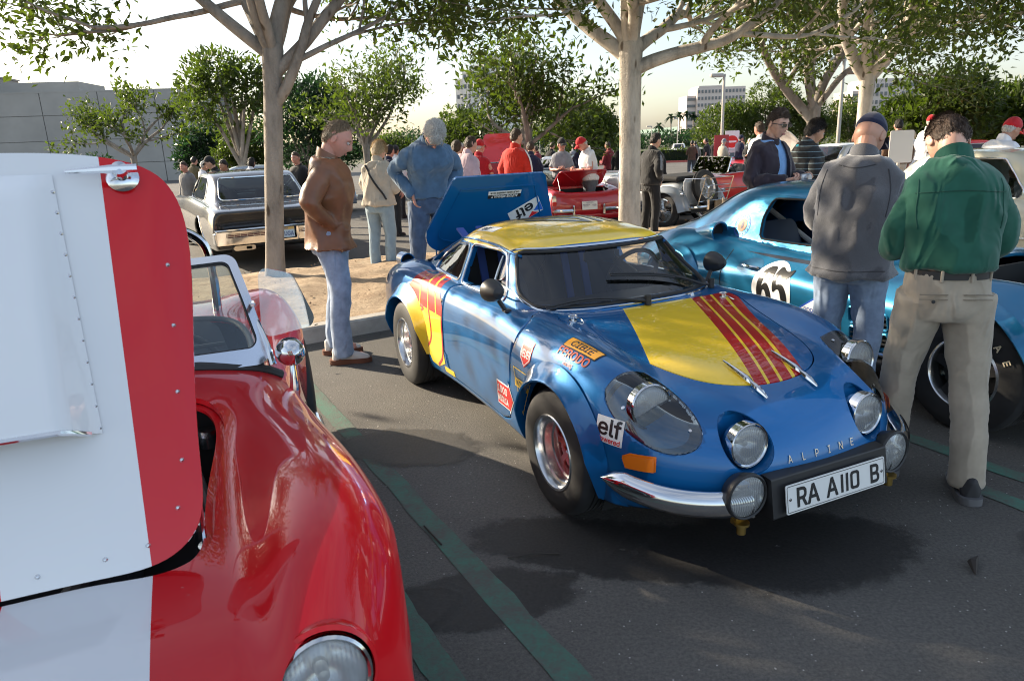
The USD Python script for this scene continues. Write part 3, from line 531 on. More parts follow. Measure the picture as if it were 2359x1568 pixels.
# ---------------------------------------------------------------- blue rally coupe
def metal_paint(name, base, flake=.55, rough=.32):
    return mat(name, base, rough, flake, 1.0, var=(700, .12), coat_rough=.01, spec=.2)
BLUE = metal_paint('metallic_blue_paint', (.004, .112, .315), .38, .34)
YEL = (.90, .60, .035); RED_ = (.42, .008, .012); NAVY = (.004, .09, .26)
YELLOWP = mat('yellow_paint', YEL, .3, 0, 1.0, coat_rough=.02)
REDP = mat('red_stripe_paint', RED_, .3, 0, 1.0, coat_rough=.02)
A_NET = [
 [(.70,0,.20),(.69,.2,.20),(.65,.38,.20),(.57,.52,.20),(.50,.60,.20),(.45,.65,.20),(.43,.66,.20),(.42,.66,.19),(.41,.65,.18)],
 [(.79,0,.29),(.78,.22,.29),(.73,.42,.29),(.63,.58,.29),(.53,.67,.29),(.45,.71,.29),(.42,.72,.27),(.41,.71,.24),(.40,.70,.20)],
 [(.80,0,.38),(.785,.22,.385),(.73,.42,.40),(.62,.58,.42),(.51,.68,.41),(.43,.72,.38),(.40,.735,.34),(.39,.73,.27),(.38,.71,.20)],
 [(.765,0,.475),(.75,.22,.48),(.685,.42,.505),(.565,.58,.54),(.455,.685,.53),(.38,.735,.46),(.35,.745,.38),(.34,.74,.29),(.34,.72,.20)],
 [(.61,0,.615),(.60,.22,.618),(.525,.42,.615),(.42,.58,.66),(.34,.685,.64),(.29,.745,.55),(.27,.755,.42),(.27,.75,.30),(.27,.73,.2)],
 [(.28,0,.71),(.28,.22,.712),(.26,.42,.695),(.21,.575,.745),(.17,.68,.725),(.15,.75,.61),(.14,.765,.45),(.14,.76,.3),(.14,.74,.2)],
 [(-.08,0,.755),(-.08,.22,.757),(-.08,.42,.745),(-.09,.575,.785),(-.09,.675,.765),(-.1,.75,.645),(-.1,.77,.46),(-.1,.765,.3),(-.1,.735,.2)],
 [(-.4,0,.785),(-.4,.22,.785),(-.4,.42,.785),(-.4,.56,.80),(-.4,.66,.775),(-.4,.737,.665),(-.4,.75,.48),(-.4,.745,.31),(-.4,.72,.2)],
 [(-.8,0,.80),(-.8,.22,.80),(-.8,.42,.80),(-.8,.56,.805),(-.8,.655,.78),(-.8,.72,.68),(-.8,.735,.5),(-.8,.73,.32),(-.8,.70,.2)],
 [(-1.4,0,.80),(-1.4,.22,.80),(-1.4,.42,.80),(-1.4,.56,.80),(-1.4,.65,.78),(-1.4,.715,.69),(-1.4,.73,.5),(-1.4,.725,.32),(-1.4,.695,.2)],
 [(-1.85,0,.80),(-1.85,.22,.80),(-1.85,.42,.80),(-1.85,.56,.815),(-1.85,.665,.795),(-1.85,.735,.71),(-1.85,.755,.52),(-1.85,.75,.33),(-1.85,.72,.2)],
 [(-2.2,0,.80),(-2.2,.22,.80),(-2.2,.42,.805),(-2.2,.575,.835),(-2.2,.68,.815),(-2.2,.76,.73),(-2.2,.78,.53),(-2.2,.775,.33),(-2.2,.74,.21)],
 [(-2.6,0,.775),(-2.6,.22,.775),(-2.6,.42,.785),(-2.6,.56,.80),(-2.6,.66,.775),(-2.6,.745,.69),(-2.6,.765,.52),(-2.6,.76,.36),(-2.6,.73,.25)],
 [(-2.88,0,.71),(-2.88,.22,.71),(-2.88,.4,.715),(-2.87,.53,.71),(-2.86,.62,.68),(-2.85,.68,.61),(-2.84,.70,.5),(-2.84,.69,.4),(-2.84,.66,.3)],
 [(-3.0,0,.64),(-3.0,.2,.64),(-2.99,.38,.635),(-2.98,.49,.62),(-2.96,.57,.60),(-2.94,.62,.55),(-2.93,.64,.48),(-2.93,.63,.41),(-2.92,.60,.35)]]
A_TOP = [
 [(-.36,0,.74),(-.37,.25,.74),(-.43,.45,.745),(-.52,.58,.75),(-.57,.625,.75),(-.60,.635,.72),(-.61,.63,.66)],
 [(-.40,0,.785),(-.41,.25,.785),(-.47,.45,.785),(-.56,.575,.79),(-.61,.62,.785),(-.64,.635,.75),(-.65,.63,.68)],
 [(-.60,0,.93),(-.61,.23,.928),(-.66,.41,.92),(-.73,.525,.905),(-.77,.58,.86),(-.79,.615,.78),(-.80,.62,.70)],
 [(-.82,0,1.085),(-.83,.21,1.083),(-.86,.37,1.072),(-.895,.47,1.05),(-.93,.545,.94),(-.95,.60,.80),(-.96,.61,.70)],
 [(-1.0,0,1.13),(-1.0,.2,1.127),(-1.02,.36,1.112),(-1.04,.475,1.07),(-1.06,.545,.95),(-1.07,.60,.80),(-1.07,.61,.70)],
 [(-1.3,0,1.16),(-1.3,.2,1.155),(-1.3,.36,1.13),(-1.3,.48,1.075),(-1.3,.54,.945),(-1.3,.60,.80),(-1.3,.61,.70)],
 [(-1.65,0,1.135),(-1.65,.2,1.13),(-1.65,.36,1.105),(-1.65,.475,1.05),(-1.65,.54,.935),(-1.65,.60,.80),(-1.65,.61,.70)],
 [(-1.95,0,1.06),(-1.95,.2,1.055),(-1.95,.34,1.01),(-1.95,.44,.97),(-1.95,.52,.89),(-1.95,.59,.80),(-1.95,.60,.70)],
 [(-2.25,0,.94),(-2.25,.18,.935),(-2.25,.32,.92),(-2.25,.41,.89),(-2.25,.49,.84),(-2.25,.55,.79),(-2.25,.57,.70)],
 [(-2.55,0,.81),(-2.55,.18,.81),(-2.55,.3,.805),(-2.55,.39,.80),(-2.55,.45,.78),(-2.55,.5,.75),(-2.55,.52,.68)]]
def lathe_x(prof, at):
    m = lathe([(r_, x_) for r_, x_ in prof], 40, 'x'); return xf(m, t=at)
def build_alpine(loc, rz):
    T = thing('sports_car', 'blue rally coupe with yellow roof, red and yellow stripes and RA A110 B plate', 'car', loc, rz)
    g = loft(A_NET, 150, 151, 12, 5); gt = loft(A_TOP, 110, 121, 6, 3)
    body = gsolid(g); top = gsolid(gt)
    hood_p = Polygon(spl([(-.40, .0), (-.40, .30), (-.40, .50), (-.37, .535), (-.2, .50), (.1, .44), (.32, .385), (.47, .28), (.535, .12), (.545, 0)], 60)).buffer(0)
    hp = np.array(spl([(-.40, .0), (-.40, .30), (-.395, .49), (-.35, .53), (-.15, .49), (.12, .435), (.33, .375), (.47, .27), (.53, .12), (.54, 0)], 70))
    hood_p = Polygon(np.vstack([hp, (hp * [1, -1])[::-1]])).buffer(0)
    inner = gsolid(offset_grid(g, -.022)); tin = gsolid(offset_grid(gt, -.026))
    tw = gsolid(offset_grid(gt, -.006)) - gsolid(offset_grid(gt, -.011))
    full = body + top
    bt = tm(body)
    wheels = [(0, .78, .29), (-2.1, .79, .30)]
    cut = full
    for cx, _, r in wheels:
        for s in (1, -1):
            c = mcyl(r + .045, -.24, .24, 'y', (cx, s * .80, .285))
            cut = cut - c
    shell = cut - inner
    cabin = prism(rpoly([(-.62, -.50), (-.50, 0), (-.62, .50), (-1.1, .55), (-2.2, .52), (-2.35, 0), (-2.2, -.52), (-1.1, -.55)], .05), .6, 1.3)
    shell = shell - tin - (cabin ^ prism(sbox(-3, -.545, 0, .545), .5, .90))
    # windows
    ws = rpoly([(-.585, .815), (.585, .815), (.475, 1.045), (-.475, 1.045)], .04); ws_c = prism(ws, -.99, -.30, 'x')
    rw = rpoly([(-.40, .83), (.40, .83), (.33, 1.03), (-.33, 1.03)], .04); rw_c = prism(rw, -2.6, -1.80, 'x')
    dw = rpoly([(-.80, .815), (-1.44, .815), (-1.44, 1.025), (-1.08, 1.035), (-.98, 1.02)], .02)
    qw = rpoly([(-1.50, .82), (-2.02, .83), (-1.93, .92), (-1.72, 1.005), (-1.50, 1.022)], .03)
    for c in (ws_c, rw_c): shell = shell - c
    for q in (dw, qw):
        for lo, hi in ((.42, .8), (-.8, -.42)): shell = shell - prism(q, lo, hi, 'y')
    # bonnet, doors, rear deck opening
    shell = shell - prism(hood_p.buffer(.003), .3, .85)
    hood = (body - inner) ^ prism(hood_p.buffer(-.003), .3, .85)
    dp = rpoly([(-.42, .775), (-.47, .60), (-.50, .275), (-.62, .235), (-1.40, .235), (-1.46, .40), (-1.47, .79), (-1.2, .83), (-.6, .83)], .03)
    doors = []
    for lo, hi in ((.56, .9), (-.9, -.56)):
        doors.append(((cut - inner) ^ prism(dp.buffer(-.003), lo, hi, 'y')) - tin - cabin.translate([0, 0, .2]))
        shell = shell - prism(dp.buffer(.003), lo, hi, 'y')
    lidp = rpoly([(-2.42, -.46), (-2.42, .46), (-2.90, .42), (-2.90, -.42)], .06)
    shell = shell - prism(lidp, .55, 1.2)
    covers = []
    for sd in (1, -1):
        cc = mcyl(.128, .30, .95, 'x', (0, sd * .575, .598), 48)
        covers.append((body - gsolid(offset_grid(g, -.003))) ^ cc); shell = shell - cc
        shell = shell - mcyl(.100, .60, .95, 'x', (0, sd * .317, .497), 48)
    rp = Polygon(spl([(-.835, -.36), (-.80, 0), (-.835, .36), (-.89, .47), (-1.3, .56), (-1.75, .56), (-2.10, .42), (-2.14, 0), (-2.10, -.42), (-1.75, -.56), (-1.3, -.56), (-.89, -.47)], 80, True))
    rcut = prism(rp, 1.035, 1.3) + prism(sbox(-2.2, -.47, -1.75, .47), .955, 1.3)
    rcut = rcut ^ prism(rp, .9, 1.3)
    roof = shell ^ rcut; shell = shell - rcut
    ROOFM = YELLOWP
    part(T, 'body', shell, BLUE, 40); part(T, 'roof', roof, ROOFM, 40)
    k = math.radians(27.0)
    HM = stripe_mat('bonnet_stripes', math.atan(.45), [(-.4, NAVY), (-.285, YEL), (.115, RED_), (.165, YEL), (.180, RED_), (.230, YEL), (.245, RED_), (.295, YEL), (.310, RED_), (.360, NAVY)], (-.4, .5), .3)
    part(T, 'bonnet', hood, HM, 40)
    for d_ in doors:
        dd = part(T, 'door', d_, BLUE, 40)
    tt = tm(top); pane(T, 'windscreen', ws, tt, 'x', 1, GLASS, -.7); pane(T, 'rear_window', rw, tt, 'x', -1, GLASSD, -2.1)
    for s in (1, -1): pane(T, 'quarter_window', qw, tt, 'y', s, GLASSD)
    vent = rpoly([(-.80, .82), (-.99, .82), (-.99, 1.012), (-.975, 1.01)], .01)
    tt = tm(top)
    def on_top_y(pts, s, lift=.002):
        o = np.array([(x, s * .9, z) for x, z in pts]); p, Tt, _ = cast(tt, o, (0, -s, 0)); return p[Tt < .5] + [0, s * lift, 0]
    def on_top_x(pts, fr=-.2, d=-1, lift=.002):
        o = np.array([(fr, y, z) for y, z in pts]); p, Tt, _ = cast(tt, o, (d, 0, 0)); return p + [-d * lift, 0, 0]
    def dens(poly, st=.02):
        l = poly.exterior; return [l.interpolate(a).coords[0] for a in np.arange(0, l.length, st)]
    for s in (1, -1):
        pane(T, 'quarter_light', vent, tt, 'y', s, GLASS, cut=.03)
        part(T, 'window_trim', [tube(on_top_y(dens(qw.buffer(.008)), s), .007, 6, closed=True), tube(on_top_y([(-1.0, z) for z in np.linspace(.82, 1.018, 8)], s), .008, 6), tube(on_top_y(dens(dw.buffer(.012)), s), .006, 6, closed=True)], ALU)
        part(T, 'drip_rail', tube(on_top_y([(x, z) for x, z in spl([(-.86, 1.028), (-1.1, 1.056), (-1.4, 1.062), (-1.7, 1.042), (-1.95, .975), (-2.12, .90)], 30)], s), .008, 6), BLUE)
    part(T, 'windscreen_seal', tube(on_top_x(dens(ws.buffer(.004))), .011, 8, closed=True), DARKSEAL)
    part(T, 'windscreen_trim', tube(on_top_x(dens(ws.buffer(.017)), lift=.004), .007, 8, closed=True), CHROME)
    part(T, 'rear_window_seal', tube(on_top_x(dens(rw.buffer(.004)), -3, 1), .012, 8, closed=True), DARKSEAL)
    # wheels, arches
    for i, (cx, yc, r) in enumerate(wheels):
        for s in (-1, 1):
            w = .195 if i == 0 else .235
            wheel(T, cx, s * (yc - w / 2 - .005 + (.012 if i else 0)), r - .003, w, .168, s, 'gotti')
            pth = arch_path(bt, cx, .285, r + .045, s * .8, -14 if i == 0 else 2, 190 if i == 0 else 196)
            fl = 1.0 if i == 0 else 1.15
            if i == 0: part(T, 'wheel_arch', arch_lip(pth, cx, .285, flare=fl, y_side=s), BLUE, 50)
            else:
                lip = tm(arch_lip(pth, cx, .285, flare=fl, y_side=s)); c_ = lip.vertices[lip.faces].mean(1); fr = (c_[:, 0] > cx + .08)
                part(T, 'wheel_arch', trimesh.Trimesh(lip.vertices, lip.faces[~fr], process=False), BLUE, 50); part(T, 'wheel_arch', trimesh.Trimesh(lip.vertices, lip.faces[fr], process=False), YELLOWP, 50)
            part(T, 'wheel_well', liner(cx, .285, r + .047, s * .40, s * .70), BLACKM)
    # interior
    ins = [bx(-1.3, 0, .26, 1.9, 1.2, .02), bx(-2.28, 0, .56, .02, 1.05, .55), bx(-.52, 0, .52, .03, 1.2, .5)] + [bx(-1.3, s * .655, .52, 1.5, .02, .5) for s in (1, -1)]
    part(T, 'cabin_lining', ins, BLACKM)
    dash = prism(rpoly([(-.42, .70), (-.42, .785), (-.72, .80), (-.80, .76), (-.78, .62), (-.5, .6)], .03), -.58, .58, 'y'); part(T, 'dashboard', dash, BLACKP)
    SEAT = mat('seat_cloth', (.025, .025, .028), .85, bump=(200, .3, .002)); BELT = mat('blue_harness', (.05, .10, .38), .7)
    for s in (1, -1):
        sq = part(T, 'seat', [xf(prism(rpoly([(-.21, 0), (.21, 0), (.22, .35), (.15, .55), (.12, .74), (-.12, .74), (-.15, .55), (-.22, .35)], .06), 0, .10, 'x'), ry=-18, t=(-1.58, s * .30, .34)), bx(-1.32, s * .30, .36, .48, .42, .14, .05)], SEAT)
        part(T, 'harness', [xf(bx(.105, s2 * .07, .36, .012, .05, .62), ry=-18, t=(-1.58, s * .30, .34)) for s2 in (1, -1)] + [xf(bx(0, s2 * .07, 0, .34, .05, .012), ry=22, t=(-1.86, s * .30, 1.0)) for s2 in (1, -1)], BELT)
    part(T, 'roll_cage', [tube(spl([(-1.88, -.5, .35), (-1.86, -.5, .75), (-1.84, -.40, .985), (-1.84, 0, 1.02), (-1.84, .40, .985), (-1.86, .5, .75), (-1.88, .5, .35)], 40), .019, 8)] + [tube([(-1.84, s * .36, .99), (-2.25, s * .36, .65)], .016, 8) for s in (1, -1)], mat('cage_grey', (.12, .12, .125), .5))
    sw = [tube(spl([(0, .17 * math.cos(a), .17 * math.sin(a)) for a in np.arange(28) * 2 * np.pi / 28], 40, True), .014, 8, closed=True)] + [xf(bx(0, .08, 0, .006, .17, .025), rx=a) for a in (0, 180, 270)] + [lathe([(0, .02), (.035, .015), (.04, -.01), (.02, -.2)], 16, 'x')]
    part(T, 'steering_wheel', [xf(m, ry=22, t=(-.98, .33, .82)) for m in sw], BLACKP)
    part(T, 'rear_view_mirror', [bx(-.83, 0, .99, .03, .2, .06, .01), tube([(-.82, 0, .99), (-.80, 0, 1.04)], .006, 6)], BLACKP)
    # underbody and engine compartment
    part(T, 'underbody', [bx(-1.15, 0, .19, 3.1, 1.1, .03), bx(.45, 0, .24, .5, 1.0, .02)], BLACKM)
    eng = [bx(-2.65, 0, .5, .45, .35, .3, .02), lathe([(0, .2), (.09, .2), (.09, -.2), (0, -.2)], 20, 'x')]
    part(T, 'engine', [eng[0], xf(eng[1], t=(-2.62, .1, .72))], ALU)
    # lights
    for s in (1, -1):
        f = np.array([1, s * .06, .10])
        lamp(T, 'headlight', (.455, s * .575, .615), f, .088, .10, CHROME, hood_=.008)
        part(T, 'headlight_cover', covers[0 if s > 0 else 1], GLASS, 30)
        part(T, 'headlight_bucket', ((gsolid(offset_grid(g, -.045)) - gsolid(offset_grid(g, -.050))) ^ mcyl(.127, .30, .9, 'x', (0, s * .575, .598), 48)) + (((mcyl(.1278, .30, .9, 'x', n=48) - mcyl(.1255, .29, .95, 'x', n=48)).translate([0, s * .575, .598])) ^ (gsolid(offset_grid(g, -.002)) - gsolid(offset_grid(g, -.050)))), BLUE)
        part(T, 'cover_screw', [sp_ for sp_ in [drape(Point(0, 0).buffer(.006, 4), bt, (x_, s * y_, z_), (.6, 0, -.6), (0, 1, 0), .004, .15, 0) for x_, y_, z_ in ((.36, .52, .70), (.40, .67, .61), (.60, .50, .55))]], CHROME)
        lamp(T, 'driving_lamp', (.715, s * .317, .497), (1, s * .03, .05), .083, .10, CHROME, hood_=.012)
        part(T, 'lamp_bucket', ((mcyl(.0998, .57, .9, 'x', n=48) - mcyl(.097, .60, .95, 'x', n=48)).translate([0, s * .317, .497])) ^ gsolid(offset_grid(g, -.002)), BLUE)
        lamp(T, 'fog_lamp', (.80, s * .392, .340), (1, s * .04, .02), .086, .09, BLACKP, BLACKP)
        part(T, 'lamp_bracket', [bx(.76, s * .392, .235, .03, .04, .05), mcyl(.018, .185, .225, 'z', (.79, s * .40, 0), 16), mcyl(.03, .222, .232, 'z', (.79, s * .40, 0), 20)], mat('brass', (.55, .38, .12), .3, 1.0))
        c_ = spl([(.78, s * .36, .300), (.755, s * .46, .302), (.68, s * .60, .315), (.58, s * .69, .332), (.48, s * .745, .352), (.43, s * .755, .36)], 30)
        w_ = np.r_[np.linspace(.055, .05, 24), .045, .04, .034, .026, .016, .004]
        t_, n_, b_ = frame_along(c_); outw = np.stack([t_[:, 1], -t_[:, 0], 0 * t_[:, 0]], 1) * s; outw = -outw if outw[0, 0] < 0 else outw; outw /= np.linalg.norm(outw, axis=1, keepdims=True)
        sec = [(math.sin(a) * 1.0, math.cos(a)) for a in np.linspace(0, math.pi, 13)]
        gg = np.stack([c_ + outw * (a_ * .040) + np.array([0, 0, 1.]) * (b2 * w_[:, None]) for a_, b2 in sec], 1)
        ii, jj = np.meshgrid(np.arange(29), np.arange(12), indexing='ij'); ff = np.stack([ii * 13 + jj, (ii + 1) * 13 + jj, (ii + 1) * 13 + jj + 1, ii * 13 + jj + 1], -1).reshape(-1, 4)
        part(T, 'corner_bumper', [(gg.reshape(-1, 3), ff if s < 0 else ff[:, ::-1]), bx(.785, s * .355, .300, .05, .025, .125, .01)], CHROME, 50)
        ip = Polygon([(-.065, 0.012), (-.035, .026), (.066, .026), (.066, -.026), (-.05, -.026)])
        dq = np.array([.8, -s * -.6, .1]); ax_ = np.array([.80, .57 * 1.0, .03]) if s < 0 else np.array([-.80, .57, -.03])
        ip = ip if s < 0 else affinity.scale(ip, -1, 1, origin=(0, 0))
        part(T, 'indicator', [drape(ip, bt, (.515, s * .672, .428), ax_, (0, 0, 1), .018, .25, .02), drape(ip.buffer(.004), bt, (.515, s * .672, .428), ax_, (0, 0, 1), .004, .25, .02)] , AMBER, 30)
        # door mirror, handle
        mp = [(0, -.075), (.028, -.068), (.045, -.045), (.058, 0), (.060, .02), (.055, .034), (.045, .036), (0, .03)]
        part(T, 'door_mirror', [xf(xf(lathe([(0, -.085), (.03, -.07), (.05, -.03), (.060, .01), (.060, .03), (.05, .035), (0, .03)], 28), s=(1)), rx=0, ry=-90, t=(-.70, s * .72, .895)), tube([(-.70, s * .70, .86), (-.69, s * .66, .79)], .012, 8), bx(-.69, s * .65, .785, .05, .04, .02, .006)], BLACKP)
        part(T, 'door_lock', [xf(lathe([(0, .006), (.013, .004), (.014, 0)], 16, 'y'), rz=0 if s > 0 else 180, t=(-1.50, s * .715, .70))], CHROME)
        # bonnet catches and hinges
        part(T, 'bonnet_catch', [tube(spl([(.02 * math.cos(a), .02 * math.sin(a), .022) for a in np.arange(12) * np.pi / 6], 20, True) + [-.33, s * .465, .782], .003, 6, closed=True), mcyl(.008, 0, .03, 'z', (-.33, s * .465, .775), 12), mcyl(.02, 0, .006, 'z', (-.33, s * .465, .779), 16), tube(spl([(-.31, s * .46, .80), (-.27, s * .45, .795), (-.24, s * .46, .785), (-.27, s * .475, .783)], 16), .003, 6)], CHROME)
        hpth = [(x_, s * .135, None) for x_ in np.linspace(.36, .62, 16)]
        hz = cast(bt, [(x_, y_, 1.2) for x_, y_, _ in hpth], (0, 0, -1))[0]; rr_ = np.r_[np.linspace(.004, .014, 9), .013, .009, .013, .013, .011, .008, .004]
        part(T, 'bonnet_hinge', [tube(hz + [0, 0, .012], rr_, 8)], CHROME)
    for y0, y1, x0, x1 in ((.02, -.52, -.40, -.52), (.52, -.10, -.50, -.58)):
        pz = cast(cat_m([bt, tt]), [(x0, y0, 1.5)], (0, 0, -1))[0][0]
        tip = np.array([x1, y1, 0.]); n_ = 14
        ys = np.linspace(0, 1, n_)[:, None]; ln = pz * (1 - ys) + np.array([x1, y1, pz[2]]) * ys
        sf = cast(cat_m([bt, tt]), np.c_[ln[:, :2], np.full(n_, 1.5)], (0, 0, -1))[0] + [0.01, 0, .022]
        part(T, 'wiper', [tube(sf, np.linspace(.009, .004, n_), 6), tube(sf[5:] + [.012, 0, -.008], .006, 6), mcyl(.018, -.02, .03, 'z', tuple(sf[0]), 14)], BLACKP)
    part(T, 'washer_jet', [xf(lathe([(0, .02), (.008, .016), (.013, .004), (.014, 0)], 14), t=(-.43, y_, .787)) for y_ in (.12, .34)], CHROME)
    # number plate
    part(T, 'plate_box', [prism(rpoly([(.775, .235), (.855, .24), (.83, .395), (.775, .40)], .008), -.305, .305, 'y'), bx(.755, .36, .32, .05, .07, .08, .01), bx(.755, -.36, .32, .05, .07, .08, .01)], BLACKP)
    pa, py_ = np.array([.864, 0, .317]), np.array([-.16, 0, 1.])
    PW = mat('plate_white', (.72, .72, .70), .4)
    pl = part(T, 'number_plate', plate(rpoly([(-.262, -.056), (.262, -.056), (.262, .056), (-.262, .056)], .008), .004, pa, (0, 1, 0), py_), PW)
    ring = rpoly([(-.257, -.051), (.257, -.051), (.257, .051), (-.257, .051)], .006); ring = ring.difference(ring.buffer(-.0025))
    nx = np.cross([0, 1, 0], py_ / np.linalg.norm(py_))
    part(pl, 'plate_border', plate(ring, .001, pa + nx * .0035, (0, 1, 0), py_), INKB)
    for t_, yy in (('RA', -.152), ('A', -.028), ('110', .058), ('B', .205)):
        if t_ == '110':
            part(pl, 'plate_character', [plate(sbox(-.006, -.036, .006, .036), .0015, pa + nx * .004 + np.array([0, .025, 0]), (0, 1, 0), py_), plate(sbox(-.006, -.036, .006, .036), .0015, pa + nx * .004 + np.array([0, .052, 0]), (0, 1, 0), py_)], INKB)
            part(pl, 'plate_character', plate(rpoly([(-.024, -.036), (.024, -.036), (.024, .036), (-.024, .036)], .014).difference(rpoly([(-.012, -.025), (.012, -.025), (.012, .025), (-.012, .025)], .007)), .0015, pa + nx * .004 + np.array([0, .094, 0]), (0, 1, 0), py_), INKB)
        else: part(pl, 'plate_character', text(t_, .072, pa + nx * .004 + np.array([0, yy, 0]), (0, 1, 0), py_, True, sx=.92 if len(t_) > 1 else .9), INKB)
    part(pl, 'plate_bolt', [xf(lathe([(0, .004), (.006, .003), (.007, 0)], 10, 'x'), t=tuple(pa + nx * .004 + np.array([0, y_, .0]))) for y_ in (-.243, .243)], ALU)
    for i_, ch in enumerate('ALPINE'):
        y_ = (i_ - 2.5) * .066
        x_ = cast(bt, [(1.2, y_, .428)], (-1, 0, 0))[0][0]
        part(T, 'nose_letter', text(ch, .030, x_ + [.001, 0, 0], (0, 1, 0), (-.3, 0, 1), False, depth=.003, sx=.8), CHROME)
    # stickers
    full = cat_m([bt, tt])
    def sticker(label, at, ax, ay, base, bmat, layers, reach=.2):
        b_ = part(T, 'sticker', drape(base, full, at, ax, ay, .0015, reach, .02), bmat, False, label=label) if base is not None else T
        for k_, (n_, m_, mt) in enumerate(layers):
            part(b_, n_, drape(m_, full, at, ax, ay, .0028 + .0008 * k_, reach, .02), mt, False)
    def tx(s_, h_, x_=0, y_=0, sx=1., bold=True): return text(s_, h_, (x_, y_, 0), (1, 0, 0), (0, 1, 0), bold, sx=sx, depth=.0006)
    ORG = mat('orange_vinyl', (.80, .36, .03), .35, coat=.3); ORR = mat('orange_red_vinyl', (.62, .10, .03), .35, coat=.3)
    R_ = ((1, 0, 0), (0, 0, 1))
    sticker('white oil sticker with black elf over red Powered', (.385, -.72, .52), (.80, .56, -.05), (-.1, -.1, 1.), rpoly([(-.062, -.05), (.062, -.05), (.062, .05), (-.062, .05)], .002), WHITEP, [('sticker_lettering', tx('elf', .062, 0, .012, 1.05), INKB), ('sticker_lettering', tx('Powered', .019, 0, -.036, 1.0), INKR)])
    cb = rpoly([(-.115, -.034), (.115, -.034), (.115, .034), (-.115, .034)], .008)
    sticker('orange lamp maker sticker reading CIBIE', (.058, -.637, .76), (1, .12, -.12), (0, .9, .45), cb, INKB, [('sticker_panel', cb.buffer(-.006), ORG), ('sticker_lettering', tx('CIBIÉ', .036, 0, 0, 1.1), INKB)])
    sticker(None, (.055, -.70, .732), (1, .1, -.10), (0, .75, .66), None, None, [('sticker_lettering', tx('FERODO', .040, 0, .012, 1.0), ORR), ('sticker_lettering', tx('Racing', .02, .0, -.03, .8), ORR)])
    hs = Polygon([(-.055, .06), (.055, .06), (.055, -.025), (0, -.065), (-.055, -.025)])
    sticker('red shield sticker reading HEUER', (-.30, -.735, .665), *R_, hs, INKR, [('sticker_border', hs.buffer(-.005).difference(hs.buffer(-.009)), WHITEP), ('sticker_lettering', tx('HEUER', .034, 0, .0, .72), WHITEP), ('sticker_lettering', tx('CHRONOGRAPH', .011, 0, .041, .9), WHITEP)])
    ms = Polygon([(-.10, .065), (.05, .065), (.05, .085), (.115, 0), (.05, -.085), (.05, -.065), (-.10, -.065)])
    sticker('red arrow sticker reading 1000 MIGLIA', (-.55, -.745, .378), *R_, ms, WHITEP, [('sticker_panel', ms.buffer(-.006), INKR), ('sticker_lettering', tx('1000', .036, -.025, .026, 1.0), WHITEP), ('sticker_lettering', tx('MIGLIA', .032, -.02, -.026, .85), WHITEP)])
    ks = Polygon([(-.11, .11), (.12, .11), (.0, -.11)]); YV = mat('yellow_vinyl', (.8, .52, .03), .35, coat=.3)
    sticker(None, (-.315, -.757, .465), *R_, None, None, [('sticker_border', ks.difference(ks.buffer(-.004)), YV), ('sticker_panel', sbox(-.085, .02, .075, .062), YV), ('sticker_lettering', tx('KONI', .028, -.01, .041, 1.1), INKB)])
    sticker('small yellow sill sticker', (-1.42, -.735, .262), *R_, sbox(-.075, -.018, .075, .018), YV, [])
    # rear wing paintwork of the visible side and the other side
    for s in (-1, 1):
        ax_ = (1, 0, 0) if s < 0 else (-1, 0, 0); m_ = 1 if s < 0 else -1
        def at_(pl_): return affinity.scale(Polygon(pl_) if not isinstance(pl_, Polygon) else pl_, m_, 1, origin=(0, 0))
        red = Polygon([(-1.97, .815), (-1.62, .815), (-1.478, .66), (-1.478, .60), (-1.80, .615), (-2.07, .60), (-2.04, .70)])
        yel = Polygon([(-2.07, .60), (-1.80, .615), (-1.478, .60), (-1.478, .40), (-1.475, .30), (-1.60, .25), (-1.70, .26), (-1.745, .36), (-1.79, .46), (-1.86, .54), (-1.95, .60)])
        org = (0, s * .80, 0)
        part(T, 'wing_stripe', drape(at_(red), full, org, ax_, (0, 0, 1), .0012, .5, .025), REDP, True)
        part(T, 'wing_stripe', drape(at_(yel), full, org, ax_, (0, 0, 1), .0012, .5, .025), YELLOWP, True)
        for pts_ in ([(-1.89, .815), (-1.85, .72), (-1.84, .61)], [(-1.80, .815), (-1.73, .72), (-1.70, .61)], [(-1.71, .815), (-1.61, .72), (-1.57, .605)]):
            part(T, 'wing_stripe', drape(at_(LineString(spl(pts_, 12)).buffer(.008, cap_style=2)), full, org, ax_, (0, 0, 1), .0022, .5, .025), YELLOWP, True)
        for pts_ in ([(-1.90, .565), (-1.78, .60), (-1.84, .615)], [(-1.735, .36), (-1.66, .44), (-1.69, .61)], [(-1.60, .26), (-1.54, .30), (-1.49, .36), (-1.484, .60)]):
            part(T, 'wing_stripe', drape(at_(LineString(spl(pts_, 12)).buffer(.009, cap_style=2)), full, org, ax_, (0, 0, 1), .0022, .5, .025), REDP, True)
    # roof graphics
    for y_ in (.10, .175, .25, .325):
        part(T, 'roof_stripe', drape(Polygon([(-1.78, y_), (-1.12, y_), (-1.12, y_ + .034), (-1.78, y_ + .034)]), full, (0, 0, 1.1), (1, 0, 0), (0, 1, 0), .0015, .3, .03), INKB, True)
        part(T, 'roof_stripe', drape(Polygon([(-1.17 - .11 * (y_ - .1) / .075, .10), (-1.12 - .11 * (y_ - .1) / .075, .10), (-1.32 - .11 * (y_ - .1) / .075, -.20), (-1.37 - .11 * (y_ - .1) / .075, -.20)]), full, (0, 0, 1.1), (1, 0, 0), (0, 1, 0), .0015, .3, .03), INKB, True)
